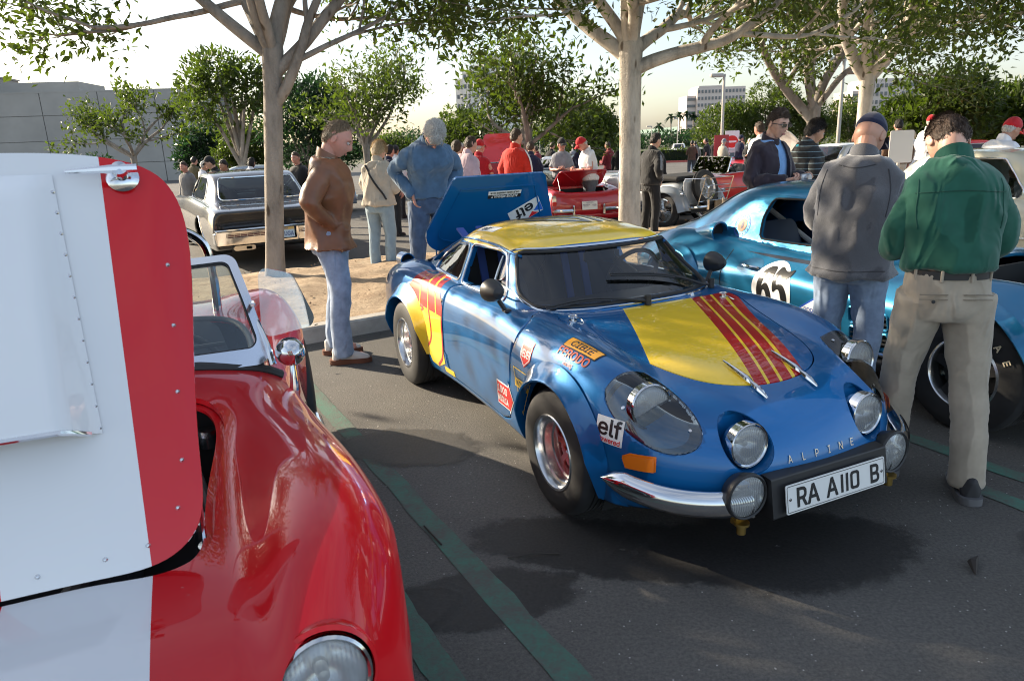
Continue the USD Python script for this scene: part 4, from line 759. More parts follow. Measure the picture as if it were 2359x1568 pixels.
        part(T, 'roof_stripe', drape(Polygon([(-1.62 - y_ * .5, -.40), (-1.59 - y_ * .5, -.40), (-1.45 - y_ * .6, -.05), (-1.48 - y_ * .6, -.05)]), full, (0, 0, 1.1), (1, 0, 0), (0, 1, 0), .0015, .3, .03), INKB, True)
    sticker('white elf sticker on the roof edge', (-1.43, -.40, 1.11), (1, 0.1, .0), (0, .75, .6), sbox(-.11, -.035, .11, .035), WHITEP, [('sticker_lettering', tx('elf', .045, -.02, 0, 1.2), INKB)], .15)
    # engine lid propped up behind the roof
    Lb, Lt = np.array([-2.42, 0, .84]), np.array([-2.13, 0, 1.405]); ay_ = (Lt - Lb) / np.linalg.norm(Lt - Lb); Ln = np.linalg.norm(Lt - Lb)
    lp = Polygon(np.vstack([spl([(-.30, .02), (-.44, .06), (-.505, .14), (-.51, .22)], 12), [(-.36, Ln - .02), (-.335, Ln)], [(.335, Ln), (.36, Ln - .02)], spl([(.51, .22), (.505, .14), (.44, .06), (.30, .02)], 12)]))
    lid = part(T, 'engine_lid', [plate(lp, .02, Lb, (0, 1, 0), ay_), plate(lp.buffer(-.09).difference(lp.buffer(-.10)), .024, Lb, (0, 1, 0), ay_)], BLUE)
    nn = np.cross([0, 1, 0], ay_); Lb2 = Lb + nn * .0208
    if True:
        c0 = Lb2 + ay_ * (Ln - .155) + np.array([0, .055, 0])
        part(lid, 'sticker', [plate(sbox(-.13, 0, .13, .028), .001, c0, (0, -1, 0), -ay_)], INKB)
        part(lid, 'sticker_panel', [plate(sbox(-.13, -.002, .13, -.032), .001, c0 - ay_ * -.0, (0, -1, 0), -ay_)] if False else [plate(sbox(-.13, 0, .13, .03), .001, c0 + ay_ * .03, (0, -1, 0), -ay_)], WHITEP)
        part(lid, 'sticker_lettering', text('ALPINE RENAULT', .018, c0 - ay_ * .014 + nn * .0012, (0, -1, 0), -ay_), WHITEP)
        part(lid, 'sticker_lettering', text('CALIFORNIA OWNERS CLUB', .012, c0 + ay_ * .015 + nn * .0012, (0, -1, 0), -ay_), INKB)
        e1 = np.array([0, -.85, 0]) - .50 * ay_; e1 /= np.linalg.norm(e1); e2 = -(ay_ * .85) + np.array([0, .50, 0]); e2 /= np.linalg.norm(e2)
        c1 = Lb2 + ay_ * (Ln - .315) + np.array([0, .255, 0])
        part(lid, 'sticker', [plate(sbox(-.13, -.07, .13, .07), .001, c1, e1, e2)], WHITEP)
        part(lid, 'sticker_lettering', text('elf', .082, c1 + nn * .0012 - e2 * .012 + e1 * .008, e1, e2, sx=1.15), INKB)
        part(lid, 'sticker_panel', [plate(Polygon([(-.09, .068), (-.045, .03), (.0, .068)]), .0015, c1, e1, e2)], INKR)
        part(lid, 'sticker_panel', [plate(Polygon([(-.128, .068), (-.128, -.02), (-.06, .03)]), .0015, c1, e1, e2)], mat('blue_vinyl', (.03, .15, .6), .4))
    part(T, 'lid_stay', [tube([(-2.45, s * .40, .80), (-2.36, s * .42, 1.0)], .006, 6) for s in (1, -1)], CHROME)
    for s in (-1, 1): part(T, 'air_scoop', [mcyl(.055, -.06, .06, 'x', (-2.58, s * .60, .80), 24) - mcyl(.047, -.05, .08, 'x', (-2.58, s * .60, .80), 24)], BLUE); part(T, 'scoop_mouth', mcyl(.047, -.05, .0, 'x', (-2.58, s * .60, .80), 24), BLACKM)
    return T, dict(body=bt, top=tt, g=g, gt=gt)
# ---------------------------------------------------------------- red roadster with white stripes
CRED, CWHITE = (.54, .006, .011), (.70, .71, .73)
RP = mat('red_gloss_paint', CRED, .35, .0, 1.0, coat_rough=.004, spec=.1)
COB = [
 [(.66,0,.30),(.65,.18,.3),(.62,.36,.3),(.58,.46,.3),(.53,.56,.3),(.48,.64,.29),(.43,.70,.28),(.40,.735,.27),(.38,.75,.25),(.37,.75,.23),(.36,.74,.2)],
 [(.74,0,.46),(.73,.18,.46),(.71,.36,.45),(.67,.46,.45),(.61,.57,.45),(.55,.66,.44),(.49,.73,.41),(.43,.775,.38),(.40,.79,.34),(.385,.78,.29),(.37,.755,.21)],
 [(.745,0,.60),(.735,.18,.60),(.71,.36,.59),(.67,.46,.585),(.61,.57,.59),(.54,.67,.575),(.47,.745,.52),(.41,.795,.45),(.38,.805,.38),(.37,.79,.31),(.36,.76,.21)],
 [(.66,0,.685),(.65,.18,.685),(.63,.36,.67),(.60,.46,.665),(.55,.57,.70),(.49,.67,.69),(.42,.75,.62),(.36,.80,.52),(.33,.81,.42),(.32,.795,.32),(.31,.765,.21)],
 [(.46,0,.755),(.46,.18,.755),(.44,.36,.74),(.42,.46,.735),(.38,.57,.795),(.33,.68,.80),(.28,.775,.72),(.24,.825,.59),(.22,.84,.45),(.21,.82,.33),(.21,.78,.21)],
 [(.22,0,.80),(.22,.18,.80),(.21,.36,.785),(.2,.46,.772),(.18,.57,.838),(.16,.69,.855),(.13,.79,.775),(.11,.85,.63),(.1,.865,.47),(.1,.85,.34),(.1,.80,.21)],
 [(-.05,0,.835),(-.05,.18,.835),(-.05,.36,.815),(-.05,.46,.79),(-.05,.575,.85),(-.05,.695,.868),(-.05,.80,.785),(-.05,.86,.64),(-.05,.875,.47),(-.05,.855,.34),(-.05,.80,.21)],
 [(-.35,0,.87),(-.35,.18,.87),(-.35,.36,.85),(-.35,.46,.815),(-.35,.57,.845),(-.35,.68,.845),(-.35,.785,.77),(-.35,.84,.63),(-.35,.85,.47),(-.35,.83,.34),(-.35,.78,.21)],
 [(-.65,0,.905),(-.65,.18,.90),(-.65,.36,.885),(-.65,.47,.86),(-.65,.57,.845),(-.65,.67,.815),(-.65,.76,.745),(-.65,.80,.62),(-.65,.81,.47),(-.65,.80,.34),(-.65,.76,.21)],
 [(-.92,0,.925),(-.92,.18,.92),(-.92,.36,.905),(-.92,.48,.882),(-.92,.58,.855),(-.92,.67,.81),(-.92,.74,.73),(-.92,.78,.61),(-.92,.79,.47),(-.92,.78,.34),(-.92,.75,.21)],
 [(-1.3,0,.86),(-1.3,.18,.86),(-1.3,.36,.858),(-1.3,.48,.85),(-1.3,.58,.835),(-1.3,.67,.795),(-1.3,.745,.72),(-1.3,.785,.60),(-1.3,.795,.46),(-1.3,.785,.34),(-1.3,.75,.21)],
 [(-1.75,0,.86),(-1.75,.18,.86),(-1.75,.36,.86),(-1.75,.47,.855),(-1.75,.58,.85),(-1.75,.67,.825),(-1.75,.76,.755),(-1.75,.81,.63),(-1.75,.82,.47),(-1.75,.81,.34),(-1.75,.76,.21)],
 [(-2.25,0,.87),(-2.25,.18,.87),(-2.25,.36,.87),(-2.25,.47,.878),(-2.25,.58,.90),(-2.25,.70,.915),(-2.25,.83,.85),(-2.25,.905,.68),(-2.25,.92,.5),(-2.25,.89,.36),(-2.25,.82,.24)],
 [(-2.7,0,.80),(-2.7,.18,.80),(-2.7,.36,.80),(-2.7,.47,.80),(-2.7,.58,.81),(-2.7,.68,.81),(-2.7,.78,.75),(-2.7,.85,.62),(-2.7,.86,.48),(-2.7,.84,.37),(-2.7,.77,.28)],
 [(-3.05,0,.66),(-3.05,.18,.66),(-3.04,.34,.65),(-3.03,.44,.64),(-3.02,.55,.63),(-3.0,.63,.6),(-2.98,.69,.56),(-2.97,.73,.5),(-2.96,.73,.44),(-2.96,.71,.39),(-2.95,.66,.34)],
 [(-3.14,0,.54),(-3.14,.16,.54),(-3.13,.30,.53),(-3.12,.40,.52),(-3.10,.49,.51),(-3.08,.56,.49),(-3.06,.61,.47),(-3.05,.64,.44),(-3.04,.64,.42),(-3.04,.62,.4),(-3.03,.58,.38)]]
def build_cobra(loc, rz):
    T = thing('roadster', 'red open roadster with white stripes and its bonnet raised', 'car', loc, rz)
    g = loft(COB, 190, 201, 16, 5); body = gsolid(g); bt = tm(body); inner = gsolid(offset_grid(g, -.018))
    STR = stripe_mat('red_with_white_stripes', 0.0, [(-1, CRED), (-.295, CWHITE), (-.03, CRED), (.03, CWHITE), (.295, CRED)], (-1.0, 1.0), .28)
    hp = np.array(spl([(.235, 0), (.235, .2), (.225, .33), (.16, .405), (.0, .425), (-.3, .45), (-.52, .462), (-.63, .42), (-.675, .30), (-.685, .15), (-.685, 0)], 80))
    hpoly = Polygon(np.vstack([hp, (hp * [1, -1])[::-1]])).buffer(0)
    ck = np.array(spl([(-1.0, 0), (-1.0, .3), (-1.0, .50), (-1.06, .56), (-1.4, .60), (-1.75, .57), (-1.90, .48), (-1.95, .3), (-1.96, 0)], 60)); cockpit = Polygon(np.vstack([ck, (ck * [1, -1])[::-1]])).buffer(0)
    cut = body
    for cx, r in ((0, .345), (-2.286, .375)):
        for s in (1, -1): cut = cut - mcyl(r, -.26, .26, 'y', (cx, s * .86, .33))
    shell = cut - inner
    lip = (body - gsolid(offset_grid(g, -.010))).translate([0, 0, -.022]) ^ prism(hpoly.buffer(.006).difference(hpoly.buffer(-.022)), .5, 1.0)
    shell = shell - prism(hpoly.buffer(.003), .55, 1.0) - prism(cockpit, .6, 1.1)
    mouth = prism(rpoly([(-.34, .36), (.34, .36), (.30, .55), (-.30, .55)], .09), .5, .9, 'x'); shell = shell - mouth
    for s in (1, -1): shell = shell - mcyl(.098, .30, .8, 'x', (0, s * .60, .635), 48)
    shell = shell - (mcyl(.0, 0, .1) if False else prism(rpoly([(-.42, .42), (-.62, .40), (-.64, .55), (-.44, .60)], .02), -1, 1, 'y'))
    part(T, 'body', shell, STR, 40); part(T, 'bonnet_flange', lip, RP, 40)
    part(T, 'cockpit_trim', tube(np.c_[np.array(cockpit.exterior.coords)[:-1:2], cast(bt, np.c_[np.array(cockpit.exterior.coords)[:-1:2], np.full(len(np.array(cockpit.exterior.coords)[:-1:2]), 1.5)], (0, 0, -1))[0][:, 2]], .014, 8, closed=True), BLACKP)
    # raised bonnet
    piv = np.array([.24, 0, .80]); ANG = 60.
    def up(m): m = tm(m).copy(); v = np.array(m.vertices) - piv; m.vertices = v @ rotm(ANG, 1).T + piv; return m
    hd = (body - gsolid(offset_grid(g, -.012))) ^ prism(hpoly.buffer(-.003), .5, 1.0)
    hpart = part(T, 'bonnet', up(hd), STR, 40)
    # scoop: raised box with an open front, on the bonnet
    xs = np.linspace(-.06, -.63, 24); prof = []
    for x in xs:
        u = (x + .06) / -.57; hgt = .075 * (1 - .80 * u ** 1.3) ; wd = .225 - .035 * u
        zc = cast(bt, [(x, 0, 1.5)], (0, 0, -1))[0][0][2]
        ys = np.linspace(-1, 1, 25); sh = np.clip((1 - np.abs(ys)) / .26, 0, 1); sh = sh * sh * (3 - 2 * sh)
        yy = ys * (wd + .02); zz = cast(submesh_near(bt, np.array([x - .02, -.4, .5]), np.array([x + .02, .4, 1.2])), np.c_[np.full(25, x), yy, np.full(25, 1.5)], (0, 0, -1))[0][:, 2]
        e = 1 if u < .93 else max(0, 1 - (u - .93) / .07)
        prof.append(np.c_[np.full(25, x), yy, zz + .003 + hgt * sh * e])
    sg = np.stack(prof); nu, nv = sg.shape[:2]; ii, jj = np.meshgrid(np.arange(nu - 1), np.arange(nv - 1), indexing='ij')
    ff = np.stack([ii * nv + jj, ii * nv + jj + 1, (ii + 1) * nv + jj + 1, (ii + 1) * nv + jj], -1).reshape(-1, 4)
    top_ = sg.reshape(-1, 3); bot = top_ - [0, 0, .006]; F2 = np.vstack([ff, ff[:, ::-1] + nu * nv])
    edge = [[j, j + nu * nv, j + 1 + nu * nv, j + 1] for j in range(nv - 1)]
    part(hpart, 'bonnet_scoop', up(tm((np.vstack([top_, bot]), np.vstack([F2, edge])))), STR, 50)
    part(hpart, 'scoop_lip', up(tube(sg[0][1:-1] + [.001, 0, 0], .006, 6)), CHROME)
    part(hpart, 'scoop_opening', up(tm((np.vstack([sg[1] - [0, 0, .008], np.c_[np.full(25, xs[1]), sg[1][:, 1], np.full(25, sg[1][:, 2].min())]]), [[j, j + 1, j + 26, j + 25] for j in range(24)]))), BLACKM, False)
    riv = []
    def rivet(x, y, dz=.0): z = cast(submesh_near(bt, np.array([x - .05, y - .05, .5]), np.array([x + .05, y + .05, 1.2])), [(x, y, 1.5)], (0, 0, -1))[0][0][2]; return up(xf(lathe([(0, .0035), (.003, .003), (.0055, 0)], 8), t=(x, y, z + dz)))
    for u in np.linspace(.02, .93, 12): riv += [rivet(-.06 - .57 * u, s * (.240 - .035 * u), .003) for s in (1, -1)]
    riv += [rivet(-.63, y, .003) for y in (-.10, 0, .10)]
    hv = [rivet(x, s * y) for x, y in ((.20, .10), (.195, .22), (.185, .30), (.12, .365), (.02, .385), (-.13, .395), (-.28, .405), (-.42, .41)) for s in (1, -1)]
    for m in riv + hv: part(hpart, 'rivet', m, ALU)
    for s in (1, -1):
        zc = cast(bt, [(-.62, s * .345, 1.5)], (0, 0, -1))[0][0][2]
        part(hpart, 'bonnet_handle', [up(xf(lathe([(0, .0), (.032, .0), (.034, .004), (.026, .012), (.014, .016), (.013, .035), (.018, .040), (.016, .050), (0, .054)], 24), t=(-.62, s * .345, zc + .001))), up(tube([(-.62, s * .38, zc + .045), (-.62, s * .33, zc + .046), (-.62, s * .24, zc + .043)], [.010, .010, .004], 8))], CHROME)
    part(T, 'bonnet_stay', tube([(.1, .40, .74), (-.12, .40, 1.15)], .006, 6), CHROME)
    # lamps
    for s in (1, -1):
        lamp(T, 'headlight', (.52, s * .60, .64), (1, s * .05, .16), .088, .10, CHROME, hood_=.004)
        part(T, 'headlight_fairing', up0(xf(lathe([(.098, 0.02), (.106, .012), (.108, .0), (.104, -.04)], 48, 'x'), t=(0, 0, 0)), (.50, s * .60, .637), (1, s * .05, .16)), RP)
        lamp(T, 'indicator', (.62, s * .62, .47), (1, s * .4, 0), .032, .03, CHROME, hood_=0)
    # engine bay
    part(T, 'engine_bay', [bx(-.22, 0, .50, 1.0, .98, .02), bx(-.74, 0, .66, .03, 1.0, .38), bx(-.2, .50, .62, 1.0, .02, .26), bx(-.2, -.50, .62, 1.0, .02, .26)], BLACKM)
    part(T, 'engine_block', [bx(-.3, 0, .6, .6, .42, .22, .03)], mat('engine_grey', (.05, .055, .06), .4, .5))
    part(T, 'rocker_cover', [xf(bx(0, 0, 0, .52, .13, .09, .03), rx=s * 28, t=(-.32, s * -.21, .72)) for s in (1, -1)], CHROME)
    part(T, 'air_cleaner', xf(lathe([(0, .07), (.16, .068), (.175, .05), (.175, .01), (.15, 0)], 40), t=(-.30, 0, .74)), BLACKP)
    part(T, 'radiator_hose', [tube(spl([(.10, .1, .68), (0, .18, .74), (-.12, .22, .70), (-.2, .15, .66)], 24), .025, 10), tube(spl([(-.02, .42, .70), (-.2, .40, .75), (-.5, .36, .74), (-.70, .34, .70)], 24), .012, 8)], DARKSEAL)
    for at_, r_, h_ in (((-.06, .40, .66), .035, .09), ((.04, .41, .66), .03, .07), ((-.62, .41, .72), .028, .06)): part(T, 'brake_reservoir', xf(lathe([(0, h_), (r_, h_ - .002), (r_ + .002, h_ - .02), (r_ - .002, h_ - .022), (r_ - .002, 0)], 20), t=at_), ALU)
    part(T, 'ignition_lead', [tube(spl([(-.12 - .1 * k, .20, .70), (-.12 - .1 * k, .32, .74), (-.2 - .08 * k, .36, .64)], 14), .006, 6) for k in range(4)], mat('red_lead', (.25, .02, .02), .5))
    # windscreen
    b0, b1 = np.array([-.90, 0, .915]), np.array([-1.13, 0, 1.245]); ay_ = (b1 - b0) / np.linalg.norm(b1 - b0); L = np.linalg.norm(b1 - b0)
    wo = rpoly([(-.66, -.03), (.66, -.03), (.575, L), (-.575, L)], .05); wi = rpoly([(-.62, .03), (.62, .03), (.55, L - .028), (-.55, L - .028)], .035)
    fr = plate(wo.difference(wi), .022, b0, (0, 1, 0), ay_)
    def bend(m): m = tm(m).copy(); v = np.array(m.vertices); v[:, 0] -= .10 * (v[:, 1] / .6) ** 2; v[:, 2] -= .035 * (v[:, 1] / .62) ** 2 * np.clip((1.1 - v[:, 2]) / .2, 0, 1); m.vertices = v; return m
    def fine(m, c=.05): v, f = trimesh.remesh.subdivide_to_size(tm(m).vertices, tm(m).faces, c, max_iter=6); return trimesh.Trimesh(v, f)
    part(T, 'windscreen_frame', bend(fine(fr)), mat('satin_chrome', (.80, .81, .84), .16, 1.0))
    part(T, 'windscreen_seal', bend(fine(plate(wi.buffer(.003).difference(wi.buffer(-.006)), .018, b0, (0, 1, 0), ay_))), DARKSEAL)
    part(T, 'windscreen', bend(fine(plate(wi, .005, b0 + np.cross([0, 1, 0], ay_) * .008, (0, 1, 0), ay_))), GLASS, 30)
    sd = [(-.905 + .02, y, 0) for y in np.linspace(-.68, .68, 30)]
    sdp = np.array(sd); sdp[:, 0] -= .10 * (sdp[:, 1] / .6) ** 2; sdp[:, 2] = cast(bt, np.c_[sdp[:, :2], np.full(30, 1.5)], (0, 0, -1))[0][:, 2] + .004
    part(T, 'scuttle_seal', tube(sdp, .022, 8), DARKSEAL)
    for s in (1, -1):
        part(T, 'wiper', [tube(spl([(-.87, s * .10, .935), (-.93, s * .2, .96), (-.985, s * .36, .965)], 10), .005, 6), tube([(-.945, s * .05, .945), (-1.0, s * .36, .958), (-1.02, s * .50, .955)], .008, 6)], BLACKP)
        wwp = rpoly([(0, 0), (.26, -.0), (.20, .22), (.06, .27)], .04)
        part(T, 'wind_deflector', plate(wwp, .004, (-1.03, s * .63, .95), (-.50, s * .87, .0), (-.30, s * .05, 1)), pane_mat('perspex', (.93, .94, .93)), 30)
        [part(T, 'deflector_bracket', bx(-1.07, s * .615, z_, .05, .02, .015, .004), CHROME) for z_ in (.99, 1.08)]
        part(T, 'windscreen_pillar', [tube([(-.98, s * .655, .86), (-1.0, s * .645, .93), (-1.14, s * .60, 1.10)], [.014, .012, .006], 8)], CHROME)
    # mirror on the left wing
    zf = cast(bt, [(-.93, .70, 1.5)], (0, 0, -1))[0][0][2]
    part(T, 'door_mirror', [up0(lathe([(0, .055), (.02, .05), (.040, .032), (.050, .008), (.053, -.02), (.052, -.028)], 32, 'x'), (-.90, .72, zf + .135), (1, .15, .05)), tube([(-.90, .715, zf - .01), (-.90, .718, zf + .05), (-.915, .72, zf + .10)], [.017, .012, .009], 10)], CHROME)
    # cockpit
    LEA = mat('black_leather', (.022, .022, .024), .45, bump=(120, .2, .002))
    part(T, 'cabin_floor', [bx(-1.5, 0, .26, 1.2, 1.2, .02), bx(-2.0, 0, .55, .03, 1.1, .55), bx(-1.0, 0, .68, .04, 1.1, .30), bx(-1.5, 0, .45, 1.0, .22, .30, .03)], BLACKM)
    part(T, 'dashboard', prism(rpoly([(-1.0, .70), (-.98, .875), (-1.07, .885), (-1.1, .72)], .02), -.54, .54, 'y'), LEA)
    for s in (1, -1):
        part(T, 'seat', [xf(prism(rpoly([(-.21, 0), (.21, 0), (.22, .30), (.17, .50), (-.17, .50), (-.22, .30)], .07), 0, .11, 'x'), ry=-18, t=(-1.80, s * .30, .36)), bx(-1.52, s * .30, .38, .46, .42, .14, .05)], LEA)
    sw = [tube(np.array([(0, .185 * math.cos(a), .185 * math.sin(a)) for a in np.arange(40) * np.pi / 20]), .014, 8, closed=True)] + [xf(bx(0, .09, 0, .005, .18, .03), rx=a) for a in (0, 120, 240)] + [lathe([(0, .015), (.035, .01), (.04, -.01), (.02, -.15)], 16, 'x')]
    part(T, 'steering_wheel', [xf(m, ry=18, t=(-1.22, .30, .80)) for m in sw], BLACKP)
    part(T, 'roll_hoop', [tube(spl([(-2.02, .16, .80), (-2.02, .16, 1.15), (-2.02, .20, 1.24), (-2.02, .32, 1.29), (-2.02, .44, 1.24), (-2.02, .48, 1.15), (-2.02, .48, .80)], 50), .021, 10), tube([(-2.03, .32, 1.25), (-2.50, .32, .82)], .018, 8)], CHROME)
    WB = mat('white_buckle', (.75, .76, .78), .4)
    part(T, 'harness', [bx(-2.0, .27, 1.0, .012, .07, .16), bx(-1.99, .25, .90, .02, .08, .03, .004)], BLACKP)
    part(T, 'harness_buckle', [plate(rpoly([(-.05, -.025), (.05, -.025), (.05, .025), (-.05, .025)], .008).difference(rpoly([(-.036, -.014), (.036, -.014), (.036, .014), (-.036, .014)], .004)), .006, (-1.975, .26, .875), (0, 1, 0), (0, 0, 1)), bx(-1.985, .29, 1.10, .012, .03, .06, .004)], WB)
    for i, (cx, yc, rt) in enumerate(((0, .70, .325), (-2.286, .74, .345))):
        for s in (1, -1):
            wheel(T, cx, s * yc, rt, .24 if i == 0 else .30, .20, s, 'five'); part(T, 'wheel_well', liner(cx, .33, .346 if i == 0 else .376, s * .5, s * .78), BLACKM)
    for s in (1, -1):
        part(T, 'side_exhaust', [tube(spl([(-.5, s * .82, .33), (-.8, s * .85, .27), (-1.9, s * .86, .26)], 30), .055, 12)], CHROME)
    part(T, 'underbody', bx(-1.2, 0, .2, 3.2, 1.2, .03), BLACKM)
    part(T, 'filler_cap', xf(lathe([(0, .035), (.03, .033), (.045, .02), (.05, 0)], 24), t=(-2.45, .52, .83)), CHROME)
    return T, bt
def up0(m, at, fwd):
    """a mesh made along +x turned to point along fwd at a place."""
    f = np.asarray(fwd, float); f /= np.linalg.norm(f); y = np.cross([0, 0, 1.], f); y /= np.linalg.norm(y); z = np.cross(f, y)
    m = tm(m).copy(); v = np.array(m.vertices); m.vertices = np.asarray(at) + v[:, :1] * f + v[:, 1:2] * y + v[:, 2:] * z; return m
# ---------------------------------------------------------------- other cars
def base_car(T, net, topnet, paint, wheels, side_windows=(), ws=None, rw=None, openings=(), cockpit=None, style='hubcap', roofmat=None, glass=GLASSD, nu=110, nv=101, th=.02, arch=.04, lip=True, cabin=None, trim=CHROME, wsx=(-1.2, -.2), rwx=(-3.2, -1.6), open_sides=False):
    g = loft(net, nu, nv, 8, 3); body = gsolid(g); inner = gsolid(offset_grid(g, -th)); bt = tm(body); cut = body; top = None
    if topnet is not None:
        gt = loft(topnet, 70, 81, 4, 2); top = gsolid(gt); tin = gsolid(offset_grid(gt, -th * 1.1)); tw = gsolid(offset_grid(gt, -.006)) - gsolid(offset_grid(gt, -.011)); cut = body + top
    for cx, yc, r, w, rr in wheels:
        for s in (1, -1): cut = cut - mcyl(r + arch, -.28, .28, 'y', (cx, s * (yc + .12), r), 48)
    shell = cut - inner
    if top is not None:
        b = top.bounding_box(); shell = shell - tin
        if cabin: shell = shell - (prism(cabin, .5, 1.5) ^ tin.translate([0, 0, -.0]))
    if cockpit is not None: shell = shell - prism(cockpit, .5, 1.5)
    for o in openings: shell = shell - o
    tt = tm(top) if top is not None else None
    if ws is not None: shell = shell - prism(ws, *wsx, 'x'); pane(T, 'windscreen', ws, tt, 'x', 1, glass, -.6, cut=.07)
    if rw is not None: shell = shell - prism(rw, *rwx, 'x'); pane(T, 'rear_window', rw, tt, 'x', -1, glass, (rwx[0] + rwx[1]) / 2, cut=.07)
    for q in side_windows:
        for lo_, hi in ((.3, 1.1), (-1.1, -.3)): shell = shell - prism(q, lo_, hi, 'y'); None if open_sides else pane(T, 'side_window', q, tt, 'y', 1 if hi > 0 else -1, glass, cut=.07)
    part(T, 'body', shell, paint, 40)
    def ring(poly, axis, start, d, r=.010):
        l = poly.buffer(.006).exterior; ps = [l.interpolate(a).coords[0] for a in np.arange(0, l.length, .035)]
        o = np.array([(start, a, b_) if axis == 'x' else (a, start, b_) for a, b_ in ps]); p, Tt, _ = cast(tt, o, d); p = p[np.isfinite(Tt)]
        return tube(p - np.array(d) * .001, r, 6, closed=True) if len(p) > 4 else None
    if ws is not None: part(T, 'windscreen_trim', ring(ws, 'x', .2, (-1, 0, 0)), trim)
    if rw is not None: part(T, 'rear_window_trim', ring(rw, 'x', -4.5, (1, 0, 0)), trim)
    for q in side_windows:
        for s in (1, -1): part(T, 'window_trim', ring(q, 'y', s * 1.2, (0, -s, 0), .008), trim)
    for cx, yc, r, w, rr in wheels:
        for s in (1, -1):
            wheel(T, cx, s * yc, r, w, rr, s, style); part(T, 'wheel_well', liner(cx, r, r + arch + .003, s * (yc - .22), s * (yc + .02)), BLACKM)
            if lip: 
                p_ = arch_path(bt, cx, r, r + arch, s * (yc + .3), -20, 200, 24)
                if len(p_) > 6: part(T, 'wheel_arch_lip', tube(p_, .010, 6), trim if lip == 'chrome' else paint)
    part(T, 'underbody', bx((wheels[0][0] + wheels[-1][0]) / 2, 0, .22, abs(wheels[0][0] - wheels[-1][0]) + 1.0, 1.15, .03), BLACKM)
    return bt, tt, body, g
VET = [
 [(.78,0,.40),(.78,.2,.40),(.74,.4,.40),(.68,.58,.40),(.60,.72,.40),(.52,.82,.40),(.5,.84,.36),(.49,.82,.3),(.48,.78,.24)],
 [(.86,0,.55),(.86,.2,.55),(.82,.4,.55),(.75,.58,.56),(.65,.72,.56),(.53,.83,.54),(.5,.85,.42),(.49,.83,.32),(.48,.79,.22)],
 [(.74,0,.66),(.74,.2,.66),(.71,.4,.665),(.65,.58,.70),(.56,.72,.68),(.48,.845,.60),(.46,.865,.45),(.45,.84,.32),(.44,.80,.21)]]
for _x, _h in ((.3, (.72,.72,.73,.79,.765,.635,.47,.33,.21, .60,.73,.875,.885,.86,.81)), (0, (.75,.75,.755,.815,.79,.64,.47,.33,.21, .60,.73,.885,.895,.87,.81)), (-.45, (.79,.79,.785,.805,.775,.635,.47,.33,.21, .59,.73,.87,.865,.84,.79)), (-.9, (.82,.82,.815,.80,.765,.63,.47,.33,.21, .58,.71,.845,.84,.82,.78)), (-1.5, (.82,.82,.82,.81,.775,.63,.47,.33,.21, .58,.70,.84,.835,.815,.78)), (-2.0, (.82,.82,.825,.835,.80,.635,.47,.33,.21, .59,.72,.86,.86,.84,.79)), (-2.5, (.80,.80,.82,.865,.83,.64,.47,.33,.22, .61,.75,.895,.905,.88,.81)), (-2.9, (.77,.77,.785,.81,.775,.63,.48,.37,.30, .58,.71,.84,.83,.80,.74)), (-3.15, (.72,.72,.725,.735,.70,.60,.5,.42,.36, .52,.64,.75,.75,.73,.68)), (-3.22, (.66,.66,.66,.655,.64,.58,.51,.45,.40, .5,.6,.69,.70,.68,.64))):
    VET.append([(_x, y, z) for y, z in zip((0, .2, .4) + _h[9:], _h[:9])])
VET_T = [
 [(-.40,0,.76),(-.42,.22,.76),(-.50,.42,.76),(-.63,.56,.755),(-.70,.61,.75),(-.74,.63,.73),(-.75,.63,.68)],
 [(-.45,0,.80),(-.47,.22,.80),(-.55,.42,.80),(-.68,.56,.795),(-.74,.61,.79),(-.77,.63,.76),(-.78,.63,.70)],
 [(-.70,0,1.0),(-.72,.22,1.0),(-.79,.41,.99),(-.89,.52,.96),(-.94,.57,.90),(-.96,.61,.80),(-.97,.62,.70)],
 [(-.95,0,1.185),(-.97,.2,1.183),(-1.02,.37,1.165),(-1.08,.46,1.13),(-1.11,.53,1.0),(-1.13,.61,.82),(-1.13,.62,.70)],
 [(-1.3,0,1.24),(-1.3,.2,1.235),(-1.3,.37,1.21),(-1.3,.47,1.16),(-1.3,.54,1.03),(-1.3,.61,.83),(-1.3,.62,.7)],
 [(-1.75,0,1.245),(-1.75,.2,1.24),(-1.75,.37,1.215),(-1.75,.47,1.165),(-1.75,.54,1.03),(-1.75,.61,.83),(-1.75,.62,.70)],
 [(-2.1,0,1.18),(-2.1,.2,1.175),(-2.1,.36,1.14),(-2.1,.44,1.09),(-2.1,.52,.98),(-2.1,.60,.83),(-2.1,.61,.7)],
 [(-2.5,0,1.02),(-2.5,.2,1.01),(-2.5,.30,.98),(-2.5,.37,.945),(-2.5,.44,.90),(-2.5,.5,.83),(-2.5,.54,.72)],
 [(-2.9,0,.84),(-2.9,.15,.838),(-2.9,.22,.83),(-2.9,.28,.82),(-2.9,.33,.81),(-2.9,.38,.79),(-2.9,.42,.7)]]
VET_T = [[(x - .2, y, z) for x, y, z in r] for r in VET_T]
def seat_pair(T, x, y, z, m, tilt=-20, h=.55):
    for s in (1, -1):
        part(T, 'seat', [xf(prism(rpoly([(-.23, 0), (.23, 0), (.23, h * .7), (.19, h), (-.19, h), (-.23, h * .7)], .07), 0, .12, 'x'), ry=tilt, t=(x, s * y, z)), bx(x + .27, s * y, z + .02, .48, .46, .14, .05)], m)
def steer(T, at, ry=25, r=.19):
    part(T, 'steering_wheel', [xf(m, ry=ry, t=at) for m in [tube(np.array([(0, r * math.cos(a), r * math.sin(a)) for a in np.arange(30) * np.pi / 15]), .013, 6, closed=True)] + [xf(bx(0, r / 2, 0, .005, r, .025), rx=a) for a in (0, 120, 240)] + [lathe([(0, .015), (.035, .01), (.03, -.2)], 12, 'x')]], BLACKP)
